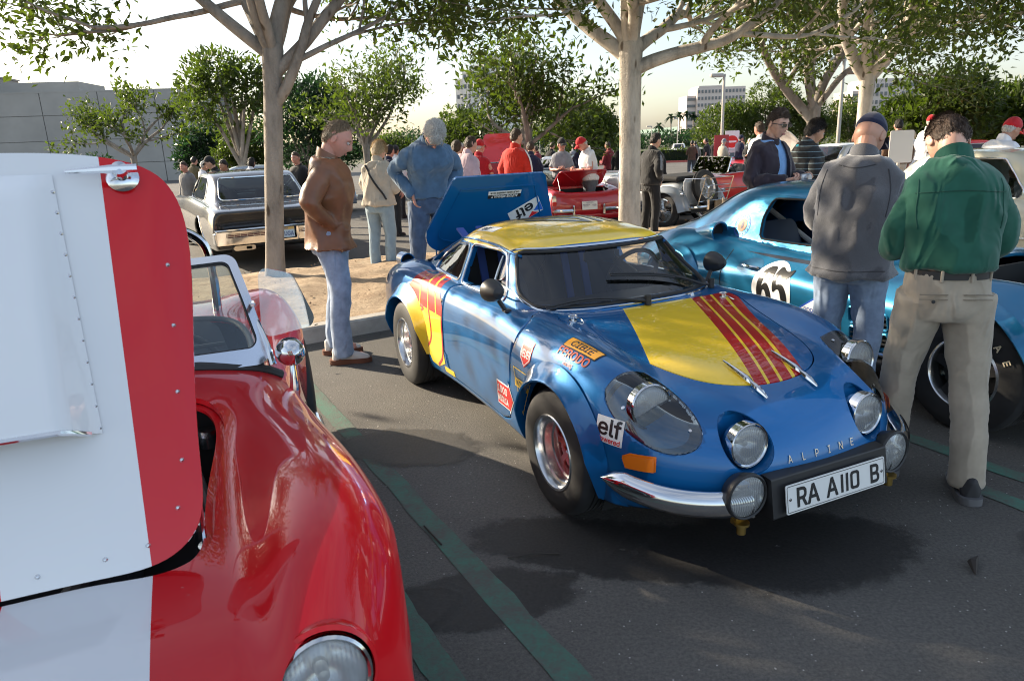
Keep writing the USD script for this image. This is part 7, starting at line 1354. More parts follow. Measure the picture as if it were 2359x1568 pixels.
# what some of them wear or hold
def glasses(dark):
    def f(T, out, bend, headx, A, ap, torso, tn):
        M_ = mat('sunglass_lens', (.008, .008, .010), .08, coat=1) if dark else GLASS; fr = BLACKP if dark else mat('wire_frame', (.35, .3, .2), .3, 1.)
        ls = [plate(rpoly([(-.027, -.016), (.027, -.013), (.025, .014), (-.026, .015)], .009), .004, (s * .0345, .104, .0105), (-1, 0, 0), (0, 0, 1)) for s in (1, -1)]
        tri = cat_m(ls); out(T, 'glasses', trimesh.Trimesh(headx(tri.vertices * 1.0), tri.faces), M_, 30)
        fm = cat_m([tube([(s * .060, .102, .016), (s * .078, .07, .015), (s * .084, -.01, .005)], .003, 6) for s in (1, -1)] + [tube([(-.01, .102, .015), (.01, .102, .015)], .003, 6)] + ([] if dark else [tube([(s * .033 + .027 * math.cos(a), .1, .010 + .017 * math.sin(a)) for a in np.linspace(0, 6.28, 16)], .0018, 5) for s in (1, -1)]))
        out(T, 'glasses_frame', trimesh.Trimesh(headx(fm.vertices), fm.faces), fr)
    return f
def both(*fs):
    def f(*a):
        for g in fs: g(*a)
    return f
def strap(side=1):
    def f(T, out, bend, headx, A, ap, torso, tn):
        tt = tm(torso); pts = []
        for t in np.linspace(0, 1, 16):
            x, z = side * (-.12 + .30 * t), 1.43 - .45 * t; o = bend([[x, 0, z]])[0]; p, q, _ = cast(tt, [o + [0, -.6, 0]], (0, 1, 0)); pts += [p[0] - [0, .008, 0]] if np.isfinite(q[0]) else []
        if len(pts) > 4: out(T, 'shoulder_strap', tube(pts, .013, 6), mat('black_webbing', (.015, .015, .016), .8))
    return f
def bag(s=1):
    def f(T, out, bend, headx, A, ap, torso, tn):
        out(T, 'shoulder_bag', bx(s * .24, .02, .98, .10, .22, .34, .04), BLACKM); out(T, 'bag_strap', tube([(s * .24, .02, 1.12), (s * .17, -.08, 1.40), (s * .12, -.03, 1.455)], .011, 6), BLACKM)
    return f
def sleeve_stripes(m):
    def f(T, out, bend, headx, A, ap, torso, tn):
        for s, c, r in ap:
            t_, n_, b_ = frame_along(c); o = np.array([s, 0, .25]); off = o - t_ * (t_ @ o)[:, None]; off /= np.linalg.norm(off, axis=1, keepdims=True); w = np.cross(t_, off)
            g = np.stack([c + off * (r[:, None] * ca + .006) + w * (r[:, None] * sa) for ca, sa in ((.93, -.36), (1, -.12), (1, .12), (.93, .36))], 1); nu = len(c); ii, jj = np.meshgrid(np.arange(nu - 1), np.arange(3), indexing='ij'); q = np.stack([ii * 4 + jj, ii * 4 + jj + 1, (ii + 1) * 4 + jj + 1, (ii + 1) * 4 + jj], -1).reshape(-1, 4)
            out(T, 'sleeve_stripe', (g.reshape(-1, 3), q), m)
    return f
def held_camera(T, out, bend, headx, A, ap, torso, tn):
    c = (A[0][3] + A[1][3]) / 2 + np.array([.0, .10, .03]); out(T, 'camera_in_hand', [bx(*c, .12, .045, .07, .012), xf(lathe([(0, .05), (.026, .05), (.028, 0)], 20, 'y'), t=tuple(c))], mat('camera_silver', (.5, .5, .52), .3, .8))
def belt_loops(T, out, bend, headx, A, ap, torso, tn):
    for a in (-150, -110, -70, -30, 30, 90, 150): r = math.radians(a); out(T, 'belt_loop', bx(.168 * math.cos(r), .126 * math.sin(r), 1.0, .012, .012, .05, .003), KHAKI)
    for s in (1, -1): out(T, 'back_pocket', [bx(s * .085, -.131, .925, .11, .006, .004), bx(s * .085, -.133, .905, .11, .004, .003)], mat('khaki_seam', (.2, .165, .12), .9))
    out(T, 'pocket_button', xf(lathe([(0, .004), (.007, .003), (.008, 0)], 12, 'y'), rz=180, t=(-.085, -.135, .895)), BLACKP)
def hood(m):
    def f(T, out, bend, headx, A, ap, torso, tn): out(T, 'hood', tm(B_ell(bend, (0, -.085, 1.42), (.105, .06, .055))), m)
    return f
def B_ell(bend, c, r):
    s = trimesh.creation.icosphere(subdivisions=3); return trimesh.Trimesh(bend(np.array(s.vertices) * r + c), s.faces, process=False)

def seams(lines, m, r=.0028):
    """stitched seams on the back of a garment: polylines (x, z)."""
    def f(T, out, bend, headx, A, ap, torso, tn):
        tt = tm(torso)
        for ln in lines:
            q = spl(ln, 22) if len(ln) > 2 else np.linspace(ln[0], ln[1], 22); o = bend(np.c_[q[:, 0], np.zeros(22), q[:, 1]]); p, t, _ = cast(tt, o + [0, -.7, 0], (0, 1, 0)); p = p[np.isfinite(t)]
            if len(p) > 5: out(T, 'seam', tube(p - [0, .0005, 0], r, 5), m)
    return f
# ---------------------------------------------------------------- placing: trees
TREES = []
big_tree('grey trunked tree standing in the dirt behind the red roadster', (-2.88, 8.75, on_isl(-2.88, 8.75)), 2.62, .112, [(168, 38, 1.25, .62, 1.0), (150, 60, 1.05, .6, 1.0), (95, 80, 1.1, .80, 1.0), (20, 62, 1.0, .55, 1.0), (0, 36, 1.15, .62, .93), (-60, 58, .9, .5, 1.0), (235, 55, .9, .5, 1.0), (-8, 42, .8, .55, .80)], 5, 20000, .115, maxlev=3, L=2.0, nb=(2, 4), lean=(.30, 0))
big_tree('pale smooth trunked tree in the middle behind the yellow car roof', (1.80, 10.75, on_isl(1.8, 10.75)), 2.75, .160, [(172, 42, 1.35, .62, .96), (190, 62, 1.1, .55, 1.0), (110, 78, 1.1, .75, 1.0), (60, 70, 1.1, .62, 1.0), (15, 52, 1.2, .55, .98), (-2, 38, 1.15, .58, .9), (-70, 62, .9, .5, 1.0), (250, 60, .9, .5, 1.0)], 21, 30000, .12, bm=BARKL, L=1.75, dense=2, nb=(3, 4), lspread=.2)
big_tree('spreading tree with pale trunk behind the man in the navy cap', (7.05, 14.7, float(gz(14.7))), 2.75, .135, [(175, 42, 1.45, .7, .98), (140, 58, 1.2, .6, 1.0), (90, 75, 1.1, .7, 1.0), (40, 58, 1.2, .6, 1.0), (5, 40, 1.6, .66, .98), (-60, 55, 1.1, .55, 1.0), (230, 45, 1.1, .55, 1.0), (-20, 50, 1.2, .5, 1.0)], 33, 26000, .14, L=1.9, bm=BARKL, dense=2, nb=(3, 4), lspread=.24)
big_tree('leaning forked tree behind the boy in the striped hoodie', (7.75, 18.6, float(gz(18.6))), 2.3, .155, [(165, 45, 1.5, .75, .9), (100, 70, 1.2, .6, 1.0), (30, 60, 1.3, .75, 1.0), (215, 50, 1.1, .5, 1.0), (-40, 50, 1.1, .5, 1.0)], 41, 17000, .15, lean=(-.1, 0), L=2.0, dense=2, nb=(3, 4), lspread=.25)
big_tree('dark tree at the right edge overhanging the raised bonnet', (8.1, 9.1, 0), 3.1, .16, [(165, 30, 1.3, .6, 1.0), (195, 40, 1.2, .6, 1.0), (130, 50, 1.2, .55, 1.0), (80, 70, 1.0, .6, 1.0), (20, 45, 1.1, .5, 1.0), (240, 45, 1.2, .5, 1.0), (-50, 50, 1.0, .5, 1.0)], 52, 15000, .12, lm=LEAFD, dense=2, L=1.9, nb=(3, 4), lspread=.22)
for i, (x, y) in enumerate(((-7.4, 4.6), (-10.6, 6.4))):  # out of view, set to shade the foreground; second one added off the strip
    big_tree(['tree at the left edge beside the white building side of the strip', 'farther unseen tree beyond the left edge added off the strip to shade the foreground'][i], (x, y, on_isl(x, y)), 2.7, .16, [(170, 40, 1.2, .6, 1.0), (100, 70, 1.1, .7, 1.0), (30, 50, 1.2, .6, 1.0), (-30, 45, 1.2, .6, 1.0), (-90, 50, 1.1, .55, 1.0), (230, 45, 1.1, .55, 1.0)], 60 + i, 26000, .16, sides=16, L=1.7, dense=2, nb=(3, 4), lspread=.3)
def gp(x, y): return (x, y, float(gz(y)))
b_op = big_tree('small open crowned tree in front of the white building', gp(-12.4, 25), 1.9, .10, [(170, 22, 1.4, .7, 1.0), (120, 55, 1.1, .6, 1.0), (60, 60, 1.2, .6, 1.0), (20, 45, 1.2, .6, 1.0), (-60, 45, 1.0, .5, 1.0), (240, 45, 1.0, .5, 1.0)], 71, 2600, .19, L=1.15, maxlev=2, lspread=.13, group='small trees across the lot', sides=12, lm=LEAF, name='small_tree')
b_md = big_tree('tree with a fan of thin limbs behind the man in the brown jacket', gp(-4.35, 23.5), 1.9, .11, [(160, 45, 1.3, .55, 1.0), (120, 60, 1.2, .55, 1.0), (80, 78, 1.3, .6, 1.0), (40, 62, 1.2, .55, 1.0), (15, 40, 1.4, .5, 1.0), (-70, 55, 1.0, .5, 1.0), (240, 55, 1.0, .5, 1.0)], 81, 4200, .18, L=1.3, maxlev=2, lspread=.22, group='small trees across the lot', sides=12, name='small_tree')
b_ce = big_tree('leafy tree in front of the stepped tower', gp(.62, 19.5), 1.75, .11, [(170, 40, 1.2, .6, 1.0), (130, 60, 1.2, .55, 1.0), (90, 78, 1.3, .6, 1.0), (45, 58, 1.2, .55, 1.0), (10, 42, 1.2, .5, 1.0), (-70, 55, 1.1, .5, 1.0), (240, 55, 1.1, .5, 1.0)], 91, 5200, .19, L=1.25, maxlev=2, lspread=.27, group='small trees across the lot', sides=12, name='small_tree')
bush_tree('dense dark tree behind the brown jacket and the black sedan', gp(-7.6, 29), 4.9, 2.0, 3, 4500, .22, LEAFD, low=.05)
bush_tree('light open tree left of the dark tree above the black sedan', gp(-7.6, 21.5), 4.6, 1.35, 4, 1500, .2, LEAFY, low=.38, lumps=7)
bush_tree('low sunlit tree behind the black sedan left of the grey trunk', gp(-10.6, 31), 2.9, 1.35, 5, 2500, .2, LEAFY, low=.1)
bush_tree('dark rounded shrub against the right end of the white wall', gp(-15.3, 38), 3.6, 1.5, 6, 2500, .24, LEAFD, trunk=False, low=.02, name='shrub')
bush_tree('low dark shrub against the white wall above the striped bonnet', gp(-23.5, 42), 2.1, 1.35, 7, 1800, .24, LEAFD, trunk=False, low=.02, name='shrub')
bush_tree('broad sunlit tree behind the red raised boot lid', gp(3.1, 33), 4.1, 2.15, 8, 5000, .22, LEAF, low=.15)
bush_tree('pale sunlit tree below the stepped tower', gp(-2.0, 34), 3.2, 1.5, 9, 3000, .22, LEAFY, low=.1)
bush_tree('small sunlit tree between the brown jacket and the denim shirt', gp(-6.1, 42), 2.6, 1.6, 10, 2200, .24, LEAFY, low=.08)
for i, (x, y, H, R, lb, m_) in enumerate(((13.4, 46, 4.0, 2.05, 'round clipped tree right of the tall lamp post', LEAF), (16.3, 46, 4.9, 1.9, 'taller tree behind the young man in sunglasses', LEAF), (18.6, 47, 4.2, 1.8, 'round tree between the sunglasses man and the hoodie boy', LEAF), (21.9, 47, 4.3, 2.0, 'round tree between the two forked trunks', LEAF), (12.4, 21, 3.3, 1.5, 'bright yellow green tree right of the navy cap', LEAFY), (14.9, 22, 3.1, 1.3, 'bright tree behind the blank white sign', LEAFY), (16.2, 21.5, 2.9, 1.5, 'bush tree right of the green shirt', LEAF), (20.5, 25, 3.2, 1.9, 'dark bush tree at the right edge', LEAFD), (-.2, 50, 3.0, 2.0, 'far low tree left of the red track top', LEAF), (6.5, 62, 3.2, 2.6, 'far low tree behind the pale trunk', LEAFD))):
    bush_tree(lb, gp(x, y), H, R, 100 + i, 2800, .23, m_, low=.18)
# far belt of trees
rng = np.random.default_rng(4); pts = np.c_[rng.uniform(-60, 90, 9000), rng.uniform(150, 175, 9000), rng.uniform(-1, 1, 9000)]; pts[:, 2] = gz(120) + np.abs(pts[:, 2]) ** .7 * (3.4 + 1.6 * np.sin(pts[:, 0] * .21) + 1.0 * np.sin(pts[:, 0] * .6 + 1)) * np.where((pts[:, 0] > 26) & (pts[:, 0] < 62), .55, 1.)
single('tree_belt', leaves(pts, np.tile([0, 0, 1.], (9000, 1)), 24000, .9, .5, rng), LEAFD, 'far dark belt of trees along the horizon', 'trees', kind='stuff', smooth=False)
# hill
hx, hy = np.meshgrid(np.linspace(-60, 420, 60), np.linspace(0, 1, 12), indexing='ij'); hh = 26 * np.exp(-((hx - 210) / 120) ** 2) * np.sin(hy * np.pi / 2) ** 1.2
q_ = np.arange(59)[:, None] * 12 + np.arange(11)
single('hill', tm((np.stack([hx * 2.2, 1150 + hy * 300, gz(120) + hh * .66], -1).reshape(-1, 3), np.stack([q_, q_ + 12, q_ + 13, q_ + 1], -1).reshape(-1, 4))), mat('hill_grass', (.30, .40, .30), .9, var=(.01, .15)), kind='structure', smooth=True)
# palms
def palm(label, loc, H, seed, R=1.9):
    rng = np.random.default_rng(seed); T = thing('palm_tree', label, 'palm tree', loc, 0, 'palms on the horizon'); part(T, 'trunk', tube([(0, 0, -.2), (.1, 0, H * .5), (0, 0, H)], [.28, .2, .17], 8), BARK)
    fr = []
    for k in range(30):
        a = rng.uniform(0, 6.28); e = rng.uniform(-.5, 1.2); d = np.array([math.cos(a) * math.cos(e), math.sin(a) * math.cos(e), math.sin(e)]); p = np.array([[0, 0, H] + d * R * t + np.array([0, 0, -.55 * R * t * t]) for t in np.linspace(0, 1, 5)]); s = np.cross(d, [0, 0, 1.]); s /= np.linalg.norm(s) + 1e-9; w = np.array([.06, .26, .3, .2, .02])[:, None]
        v = np.vstack([p + s * w, p - s * w]); fr.append(tm((v, [[i, i + 1, i + 6, i + 5] for i in range(4)])))
    part(T, 'fronds', fr, LEAFD, False)
for i, (px, H, y) in enumerate(((39.3, 4.9, 190), (42.2, 6.9, 190), (45.6, 7.5, 195), (47.4, 7.6, 195), (49.2, 7.2, 195), (51.2, 6.9, 195), (52.8, 7.0, 200), (55.8, 6.8, 200))):
    palm(['shortest palm left of the group', 'lone tall palm left of the cluster', 'first palm of the cluster of three', 'second palm of the cluster of three', 'third palm of the cluster of three', 'left palm of the right pair', 'right palm of the right pair', 'palm nearest the office block'][i], (px, y, float(gz(120))), H, i)
# ---------------------------------------------------------------- buildings
WALL = mat('pale_wall_panel', (.30, .285, .26), .85, var=(.35, .12)); WALLD = mat('panel_joint', (.13, .125, .115), .9)
B = thing('white_building', 'long pale windowless building with panel joints at the left', 'building', (-37.5, 62, float(gz(62))), 8)
part(B, 'wall', [bx(0, 5, 3.4, 26.4, 10, 7.6)], WALLD)
for i in range(6):
    for j, (z0, z1) in enumerate(((-.3, 1.55), (1.59, 3.5), (3.54, 5.5), (5.54, 7.3))):
        part(B, 'panel', bx(-11 + i * 4.4, -.03, (z0 + z1) / 2, 4.34, .12, z1 - z0), WALL, False)
part(B, 'parapet', bx(0, 5, 7.33, 26.6, 10.2, .12), WALL); part(B, 'tower_block', [bx(-10.0, 7, 6.5, 7, 9, 5.4), bx(-10.0, 7, 9.3, 7.2, 9.2, .15)], mat('brown_grey_block', (.28, .25, .225), .85)); part(B, 'upper_storey', bx(-2.8, 8, 7.9, 8, 6, 1.3), WALL); part(B, 'window', [bx(-6.35, 4.95, 7.9, .5, .1, .9)], mat('dark_window', (.03, .035, .045), .15))
part(B, 'downpipe', tube([(13.5, .2, 0), (13.5, .2, 7)], .12, 8), mat('pipe_grey', (.3, .33, .36), .5, .4)); 
WINT = mat('tower_window', (.10, .11, .13), .12, .3)
TW = thing('office_tower', 'stepped pale office tower with paired dark windows', 'building', (-5.6, 300, float(gz(120))), 0)
TWM = mat('tower_concrete', (.62, .60, .585), .8)
steps = [(-12.8, 26.3, 0), (-9.8, 28.6, -3), (-6.6, 30.6, -6), (-2.0, 33.6, -9)]
for k, (x0, Hh, y0) in enumerate(steps):
    x1 = (steps[k + 1][0] if k < 3 else 17.0); part(TW, 'wing', bx((x0 + x1) / 2, y0 + 12, Hh / 2, x1 - x0, 24, Hh), TWM, False); part(TW, 'parapet', bx((x0 + x1) / 2, y0 - .15, Hh - .3, x1 - x0 - .04, .3, .9), TWM, False)
    cols = np.arange(x0 + .5, x1 - .6, 1.6 if k < 3 else 3.3)
    for f in range(int(Hh // 3.55)):
        for c in cols:
            w = 1.05 if k < 3 else 2.5
            if f > 2: part(TW, 'window', bx(c + w / 2, y0 - .02, f * 3.55 + 1.9, w, .1, 1.55), WINT, False)
def office(label, loc, W_, H_, D_, nx, nf, rz):
    T = thing('office_block', label, 'building', loc, rz, 'office blocks on the horizon'); PINK = mat('office_precast', (.50, .44, .415), .85); part(T, 'wall', [bx(0, D_ / 2, H_ / 2, W_, D_, H_)], PINK, False); part(T, 'parapet', [bx(-W_ * .22, D_ / 2, H_ + .4, W_ * .5, D_, .9)], PINK, False); part(T, 'side_wing', [bx(-W_ / 2 - 2.5, D_ / 2 + 3, H_ / 2 - 2, 5, D_, H_ - 4)], PINK, False)
    ws = [bx(-W_ / 2 + (i + .5) * W_ / nx, -.05, H_ - 2.2 - j * 3.6, W_ / nx * .55, .3, 1.7) for i in range(nx) for j in range(nf)]; part(T, 'windows', ws, WINT, False, kind='stuff'); part(T, 'wing_windows', [bx(-W_ / 2 - 2.6, 2.9, H_ - 6 - j * 3.6, 4.6, .3, 1.4) for j in range(nf - 1)], WINT, False, kind='stuff')
office('square pinkish office block above the round trees', (122.5, 425, float(gz(120))), 27, 26.6, 20, 14, 7, 0); office('office block half hidden behind the spreading tree', (187, 350, float(gz(120))), 38, 22.5, 20, 19, 5, 0)
# ---------------------------------------------------------------- lamp posts, signs, hedge, verge
POLE = mat('lamp_post_paint', (.42, .39, .35), .5, .2)
def lamp_post(label, loc, H, r=.075, arm=.55):
    T = thing('street_lamp', label, 'lamp post', loc, 0, 'car park lamp posts'); part(T, 'post', tube([(0, 0, 0), (0, 0, H)], [r, r * .75], 10), POLE); part(T, 'base', mcyl(r * 2.6, -.1, .6, 'z', n=16), KERB); hd = part(T, 'lamp_head', [bx(-arm * .6, 0, H + .02, arm, .32, .14, .03), bx(-.03, 0, H, .18, .1, .12)], POLE); part(hd, 'lens', bx(-arm * .62, 0, H - .055, arm * .7, .24, .02), mat('lamp_glass', (.6, .6, .58), .3))
lamp_post('tall lamp post in front of the square office block', gp(9.75, 33.5), 4.3); lamp_post('lamp post behind the navy cap man', gp(12.3, 27.5), 4.2)
for i, (x, y, H) in enumerate(((18.1, 92, 3.5), (22.0, 95, 4.4), (27.5, 98, 5.3), (-4.2, 60, 4.2), (5.2, 110, 4.2))): lamp_post(['far short white lamp post right of the pale trunk', 'far middle lamp post below the palms', 'far tall lamp post below the palm cluster', 'thin lamp post left of the stepped tower', 'thin far lamp post behind the red cap man'][i], gp(x, y), H, .06)
def sign(label, x, y, H, w, h, face, back=False, disc=False):
    T = thing('road_sign', label, 'sign', gp(x, y), 0); part(T, 'post', tube([(0, 0, 0), (0, 0, H)], .03, 8), POLE); p = part(T, 'sign_panel', plate(rpoly([(-w / 2, -h / 2), (w / 2, -h / 2), (w / 2, h / 2), (-w / 2, h / 2)], .03), .012, (0, -.035, H - h / 2), (1, 0, 0), (0, 0, 1)), face)
    if disc: part(p, 'sign_disc', plate(Point(0, 0).buffer(w * .42), .003, (0, -.05, H - h / 2), (1, 0, 0), (0, 0, 1)), INKR); part(p, 'sign_bar', plate(sbox(-w * .3, -w * .06, w * .3, w * .06), .003, (0, -.0535, H - h / 2), (1, 0, 0), (0, 0, 1)), WHITEP)
sign('red sign on a pale post beside the black t-shirt man', 9.15, 31.5, 1.78, .62, .85, mat('sign_red', (.45, .05, .05), .5), disc=False); sign('white no entry sign with a red disc', 9.9, 32.5, 1.95, .62, .92, WHITEP, disc=True); sign('blank white sign right of the navy cap', 6.70, 12.6, 1.60, .40, .53, mat('sign_blank', (.66, .62, .58), .6))
HEDGE = thing('hedge', 'low clipped sunlit hedge beyond the road', 'hedge', gp(13.5, 60)); rng = np.random.default_rng(9); hp = np.c_[rng.uniform(-12, 16, 5000), rng.uniform(-.6, .6, 5000), rng.uniform(.1, 1.05, 5000)]; part(HEDGE, 'foliage', leaves(hp, np.tile([0, -.3, .6], (5000, 1)), 9000, .22, .06, rng), LEAFY, False); part(HEDGE, 'twigs', bx(2, 0, .5, 27.6, .9, .9), LEAFD)
single('red_kerb', bx(15, 58.6, float(gz(58.6)) + .06, 34, .2, .16), mat('red_kerb_paint', (.45, .10, .08), .7), kind='structure'); single('verge', ribbon((7.3, 31), (11, 34), 1.0, .02, 10), mat('verge_grass', (.10, .14, .03), .9, var=(3, .4)), kind='structure', smooth=False)
BOARD = thing('notice_board', 'white notice board with red writing behind the red boot lid', 'sign', gp(2.62, 18.6)); part(BOARD, 'board', bx(0, 0, .62, .62, .04, .62, .01), mat('board_white', (.68, .67, .65), .5)); part(BOARD, 'board_mark', bx(0, -.024, .62, .30, .006, .05), INKR); part(BOARD, 'leg', tube([(-.2, 0, 0), (-.2, 0, .4)], .015, 6), POLE); part(BOARD, 'leg', tube([(.2, 0, 0), (.2, 0, .4)], .015, 6), POLE)
rng = np.random.default_rng(77); uu = rng.uniform(-9, 8, 1800); vv_ = np.r_[rng.uniform(.2, 3.6, 1500), -.02 - rng.exponential(.35, 300)]; lp_ = K0 + uu[:, None] * kd + vv_[:, None] * kn_; lz = np.array([on_isl(x, y) for x, y in lp_]) + .012; lit = leaves(np.c_[lp_, lz], np.tile([0, 0, 0.], (1800, 1)), 1800, .055, .0, rng, droop=.2); lit.vertices[:, 2] = np.repeat(lz, 4) + np.tile([0, .004, .01, .004], 1800)[np.arange(7200)] * rng.uniform(.3, 2, 7200)
single('leaf_litter', lit, leaf_mat('dry_leaves', (.05, .03, .015), (.12, .08, .04), (.22, .15, .08)), 'dry fallen leaves scattered over the dirt island', 'leaves', kind='stuff', smooth=False)
TWIG = mat('dry_twig', (.03, .024, .02), .8)
for lb, p in (('thin dry twig on the asphalt by the green line', [(-.42, 2.86), (-.38, 2.78), (-.33, 2.70)]), ('long thin twig left of the front wheel stain', [(-.05, 2.58), (.05, 2.60), (.16, 2.60)])): single('twig', tube(np.c_[p, [.008, .014, .008]], .004, 5), TWIG, lb, 'twig')
single('dead_leaf', tube([(1.70, 2.35, .01), (1.72, 2.40, .025), (1.78, 2.46, .012)], [.004, .018, .003], 6), TWIG, 'dark curled dead leaf on the asphalt at the right', 'leaf')
# ---------------------------------------------------------------- placing: cars
ALP, ALPM = build_alpine((.860, 3.292, 0), -65)
COBRA, _ = build_cobra((-1.140, 1.438, 0), -68)
VETTE = build_corvette((3.20, 4.04, 0), -65)
RIV = build_riviera((-5.47, 14.41, -.06), 120)
SPI = build_spider((.73, 16.84, -.11), 104)
VIN = build_vintage((2.118, 15.892, -0.121), 128)
PW_ = mat('white_car_paint', (.66, .65, .61), .3, 0, 1.0); PR_ = mat('bright_red_paint', (.50, .012, .016), .3, .05, 1.0, coat_rough=.01); PC_ = mat('cream_paint', (.62, .57, .42), .3, 0, 1.0); PG_ = mat('silver_blue_paint', (.30, .34, .38), .3, .4, 1.0)
build_generic('convertible', 'bright red convertible behind the silver vintage roadster', gp(3.75, 16.6), 200, PR_, 4.5, .88, conv=True, ws_h=.38, zb=.86)
build_generic('coupe', 'rounded white coupe between the red boot lid and the pale trunk', gp(2.35, 19.6), -70, PW_, 4.0, .80, 1.30)
build_generic('roadster', 'red car with a huge raised bonnet beside the man in the red polo shirt', gp(-.05, 18.6), 82, PR_, 4.5, .92, conv=True, hood_up=66, zb=.96)
build_generic('sedan', 'cream sedan just beyond the blue racing coupe', (6.05, 6.1, 0), -65, PC_, 4.5, .84, 1.36)
build_generic('coupe', 'red coupe behind the blank white sign', gp(9.3, 18.2), 175, PR_, 4.2, .82, 1.36)
build_generic('sedan', 'white sedan with its bonnet raised beside the striped hoodie', gp(6.9, 18.4), 195, PW_, 4.4, .85, 1.38, hood_up=55)
build_generic('sedan', 'silver car roof just visible over the black sedan', gp(-5.2, 21.0), 20, PG_, 4.5, .86, 1.40)
build_generic('convertible', 'far red car with chrome front by the signs', gp(9.2, 29), -110, PR_, 4.5, .88, conv=True)
build_generic('sedan', 'low white car in front of the cream sedan at the right', gp(8.0, 11.4), 160, PW_, 4.4, .84, 1.30)
f0 = build_generic('parked_car', 'farthest left white car parked beyond the hedge', gp(19.5, 84), 80, PW_, 4.5, .88, 1.42, group='cars parked beyond the hedge')
for i, (x, y, lb) in enumerate(((22.3, 84.5, 'second white car parked beyond the hedge'), (25.2, 85, 'third white car parked beyond the hedge'), (28.0, 85.5, 'white car farthest right beyond the hedge'), (8.6, 72, 'far white car left of the pale trunk'), (5.4, 73, 'far white car behind the red cap man'))): copy_of(f0, lb, gp(x, y), 75 + 8 * i, 'cars parked beyond the hedge', cat='car')
# ---------------------------------------------------------------- placing: people
NAVYC = cloth('navy_twill', (.012, .016, .045)); REDC = cloth('red_cap', (.45, .012, .02)); BLKC = cloth('black_cloth', (.014, .014, .016)); WHT = cloth('white_cloth', (.70, .70, .72), .05); GREYT = cloth('heather_grey', (.22, .23, .26)); OLIVE = cloth('olive_cloth', (.11, .085, .04)); BEIGE = cloth('beige_jacket', (.40, .355, .29), .08)
REDPOLO = cloth('red_polo', (.36, .010, .022)); TRACK = cloth('red_track_top', (.52, .022, .012)); BROWNC = cloth('brown_cloth', (.10, .055, .035)); NAVYJ = cloth('dark_plum_jacket', (.030, .022, .032)); LBLUE = cloth('light_blue_shirt', (.20, .38, .68)); PINK = cloth('pink_shirt', (.50, .36, .40)); BLUEC = cloth('blue_cloth', (.06, .12, .22)); MAROON = cloth('maroon_cloth', (.20, .02, .03)); DOVE = cloth('dove_grey', (.18, .17, .165)); TEALC = cloth('teal_hood', (.02, .35, .48))
SHIRTP = usdkit.material(stage, '/World/Looks/patterned_shirt', {'tc': ('texture_coordinate', {}), 'v': ('voronoi_texture', {'scale': 13.}), 'r': ('rgb_ramp', {'ramp': [(0, (.05, .045, .035)), (.3, (.28, .22, .14)), (.45, (.45, .38, .27)), (.6, (.12, .10, .07)), (.8, (.38, .33, .26)), (1, (.08, .07, .06))], 'interpolate': False}), 'n': ('noise_texture', {'scale': 9., 'detail': 3}), 'p': ('principled_bsdf', {'roughness': .85})}, [('tc.object', 'n.vector'), ('tc.object', 'v.vector'), ('v.distance', 'r.fac'), ('r.color', 'p.base_color')], surface='p.BSDF')
STRH = usdkit.material(stage, '/World/Looks/striped_hoodie', {'tc': ('texture_coordinate', {}), 's': ('separate_xyz', {}), 'a': ('math', {'math_type': 'multiply', 'value2': 16.5}), 'f': ('math', {'math_type': 'fraction'}), 'r': ('rgb_ramp', {'ramp': [(0, (.014, .015, .017)), (.74, (.16, .22, .25)), (.86, (.014, .015, .017))], 'interpolate': False}), 'p': ('principled_bsdf', {'roughness': .9})}, [('tc.object', 's.vector'), ('s.z', 'a.value1'), ('a.value', 'f.value1'), ('f.value', 'r.fac'), ('r.color', 'p.base_color')], surface='p.BSDF')
WHITESH = mat('white_trainer', (.55, .52, .48), .6); BROWNS = mat('brown_suede', (.14, .05, .025), .8); DGREY = mat('grey_runner', (.10, .10, .105), .6)
person('balding man in an open brown leather jacket and faded jeans', (-1.36, 5.55, 0), -82, 1.86, 7, 26, -4, ('jacket', 'jacket'), LEATHER, JEANS, 2, ('recede', 'sandy'), hi=2, girth=1.12, hem=.84, loose=.03, opened=[(-.05, .03, 1.5), (-.11, .05, 1.25), (-.21, .09, .78)], inner=SHIRTP, shoe=WHITESH, sole=BROWNS, stance=.13, step=.04, fold=1.0)
person('grey haired man in a denim shirt bending over behind the blue coupe', (-.76, 7.15, on_isl(-.76, 7.15)), -158, 1.86, 28, 58, -10, ('pocket', 'pocket'), BLUESH, JEANSD, 2, ('thick', 'grey'), hi=2, girth=1.0, hem=.95, loose=.025, extras=glasses(False), belt=BLACKM, stance=.16)
person('bald man in a navy cap and charcoal fleece jacket', (1.93, 4.02, 0), -38, 1.75, 12, 26, -10, ('front', 'front'), FLEECE, JEANS, 1, ('none', 'brown'), cap=(NAVYC, 'gap'), hi=2, girth=1.10, hem=.84, loose=.045, stance=.08, shoe=DGREY, extras=seams([[(-.15, 1.42), (-.175, 1.3), (-.17, 1.17)], [(.15, 1.42), (.175, 1.3), (.17, 1.17)], [(-.2, .885), (0, .88), (.2, .885)], [(-.09, 1.445), (0, 1.43), (.09, 1.445)]], cloth('fleece_seam', (.035, .036, .042))))
person('man in a green shirt and khaki trousers seen from behind', (1.93, 3.12, 0), -14, 1.76, 17, 40, 4, ('front', 'front'), GREENS, KHAKI, 0, ('short', 'brown'), hi=2, girth=1.0, hem=1.015, loose=.028, belt=BLACKP, extras=both(belt_loops, seams([[(-.17, 1.355), (0, 1.365), (.17, 1.355)], [(-.155, 1.41), (-.165, 1.3), (-.16, 1.2)], [(.155, 1.41), (.165, 1.3), (.16, 1.2)]], cloth('green_seam', (.009, .066, .045)))), stance=.13, step=-.12, shoe=mat('black_running_shoe', (.02, .02, .022), .7), sole=DGREY, sleeve_r=.92, shoulder=.92)
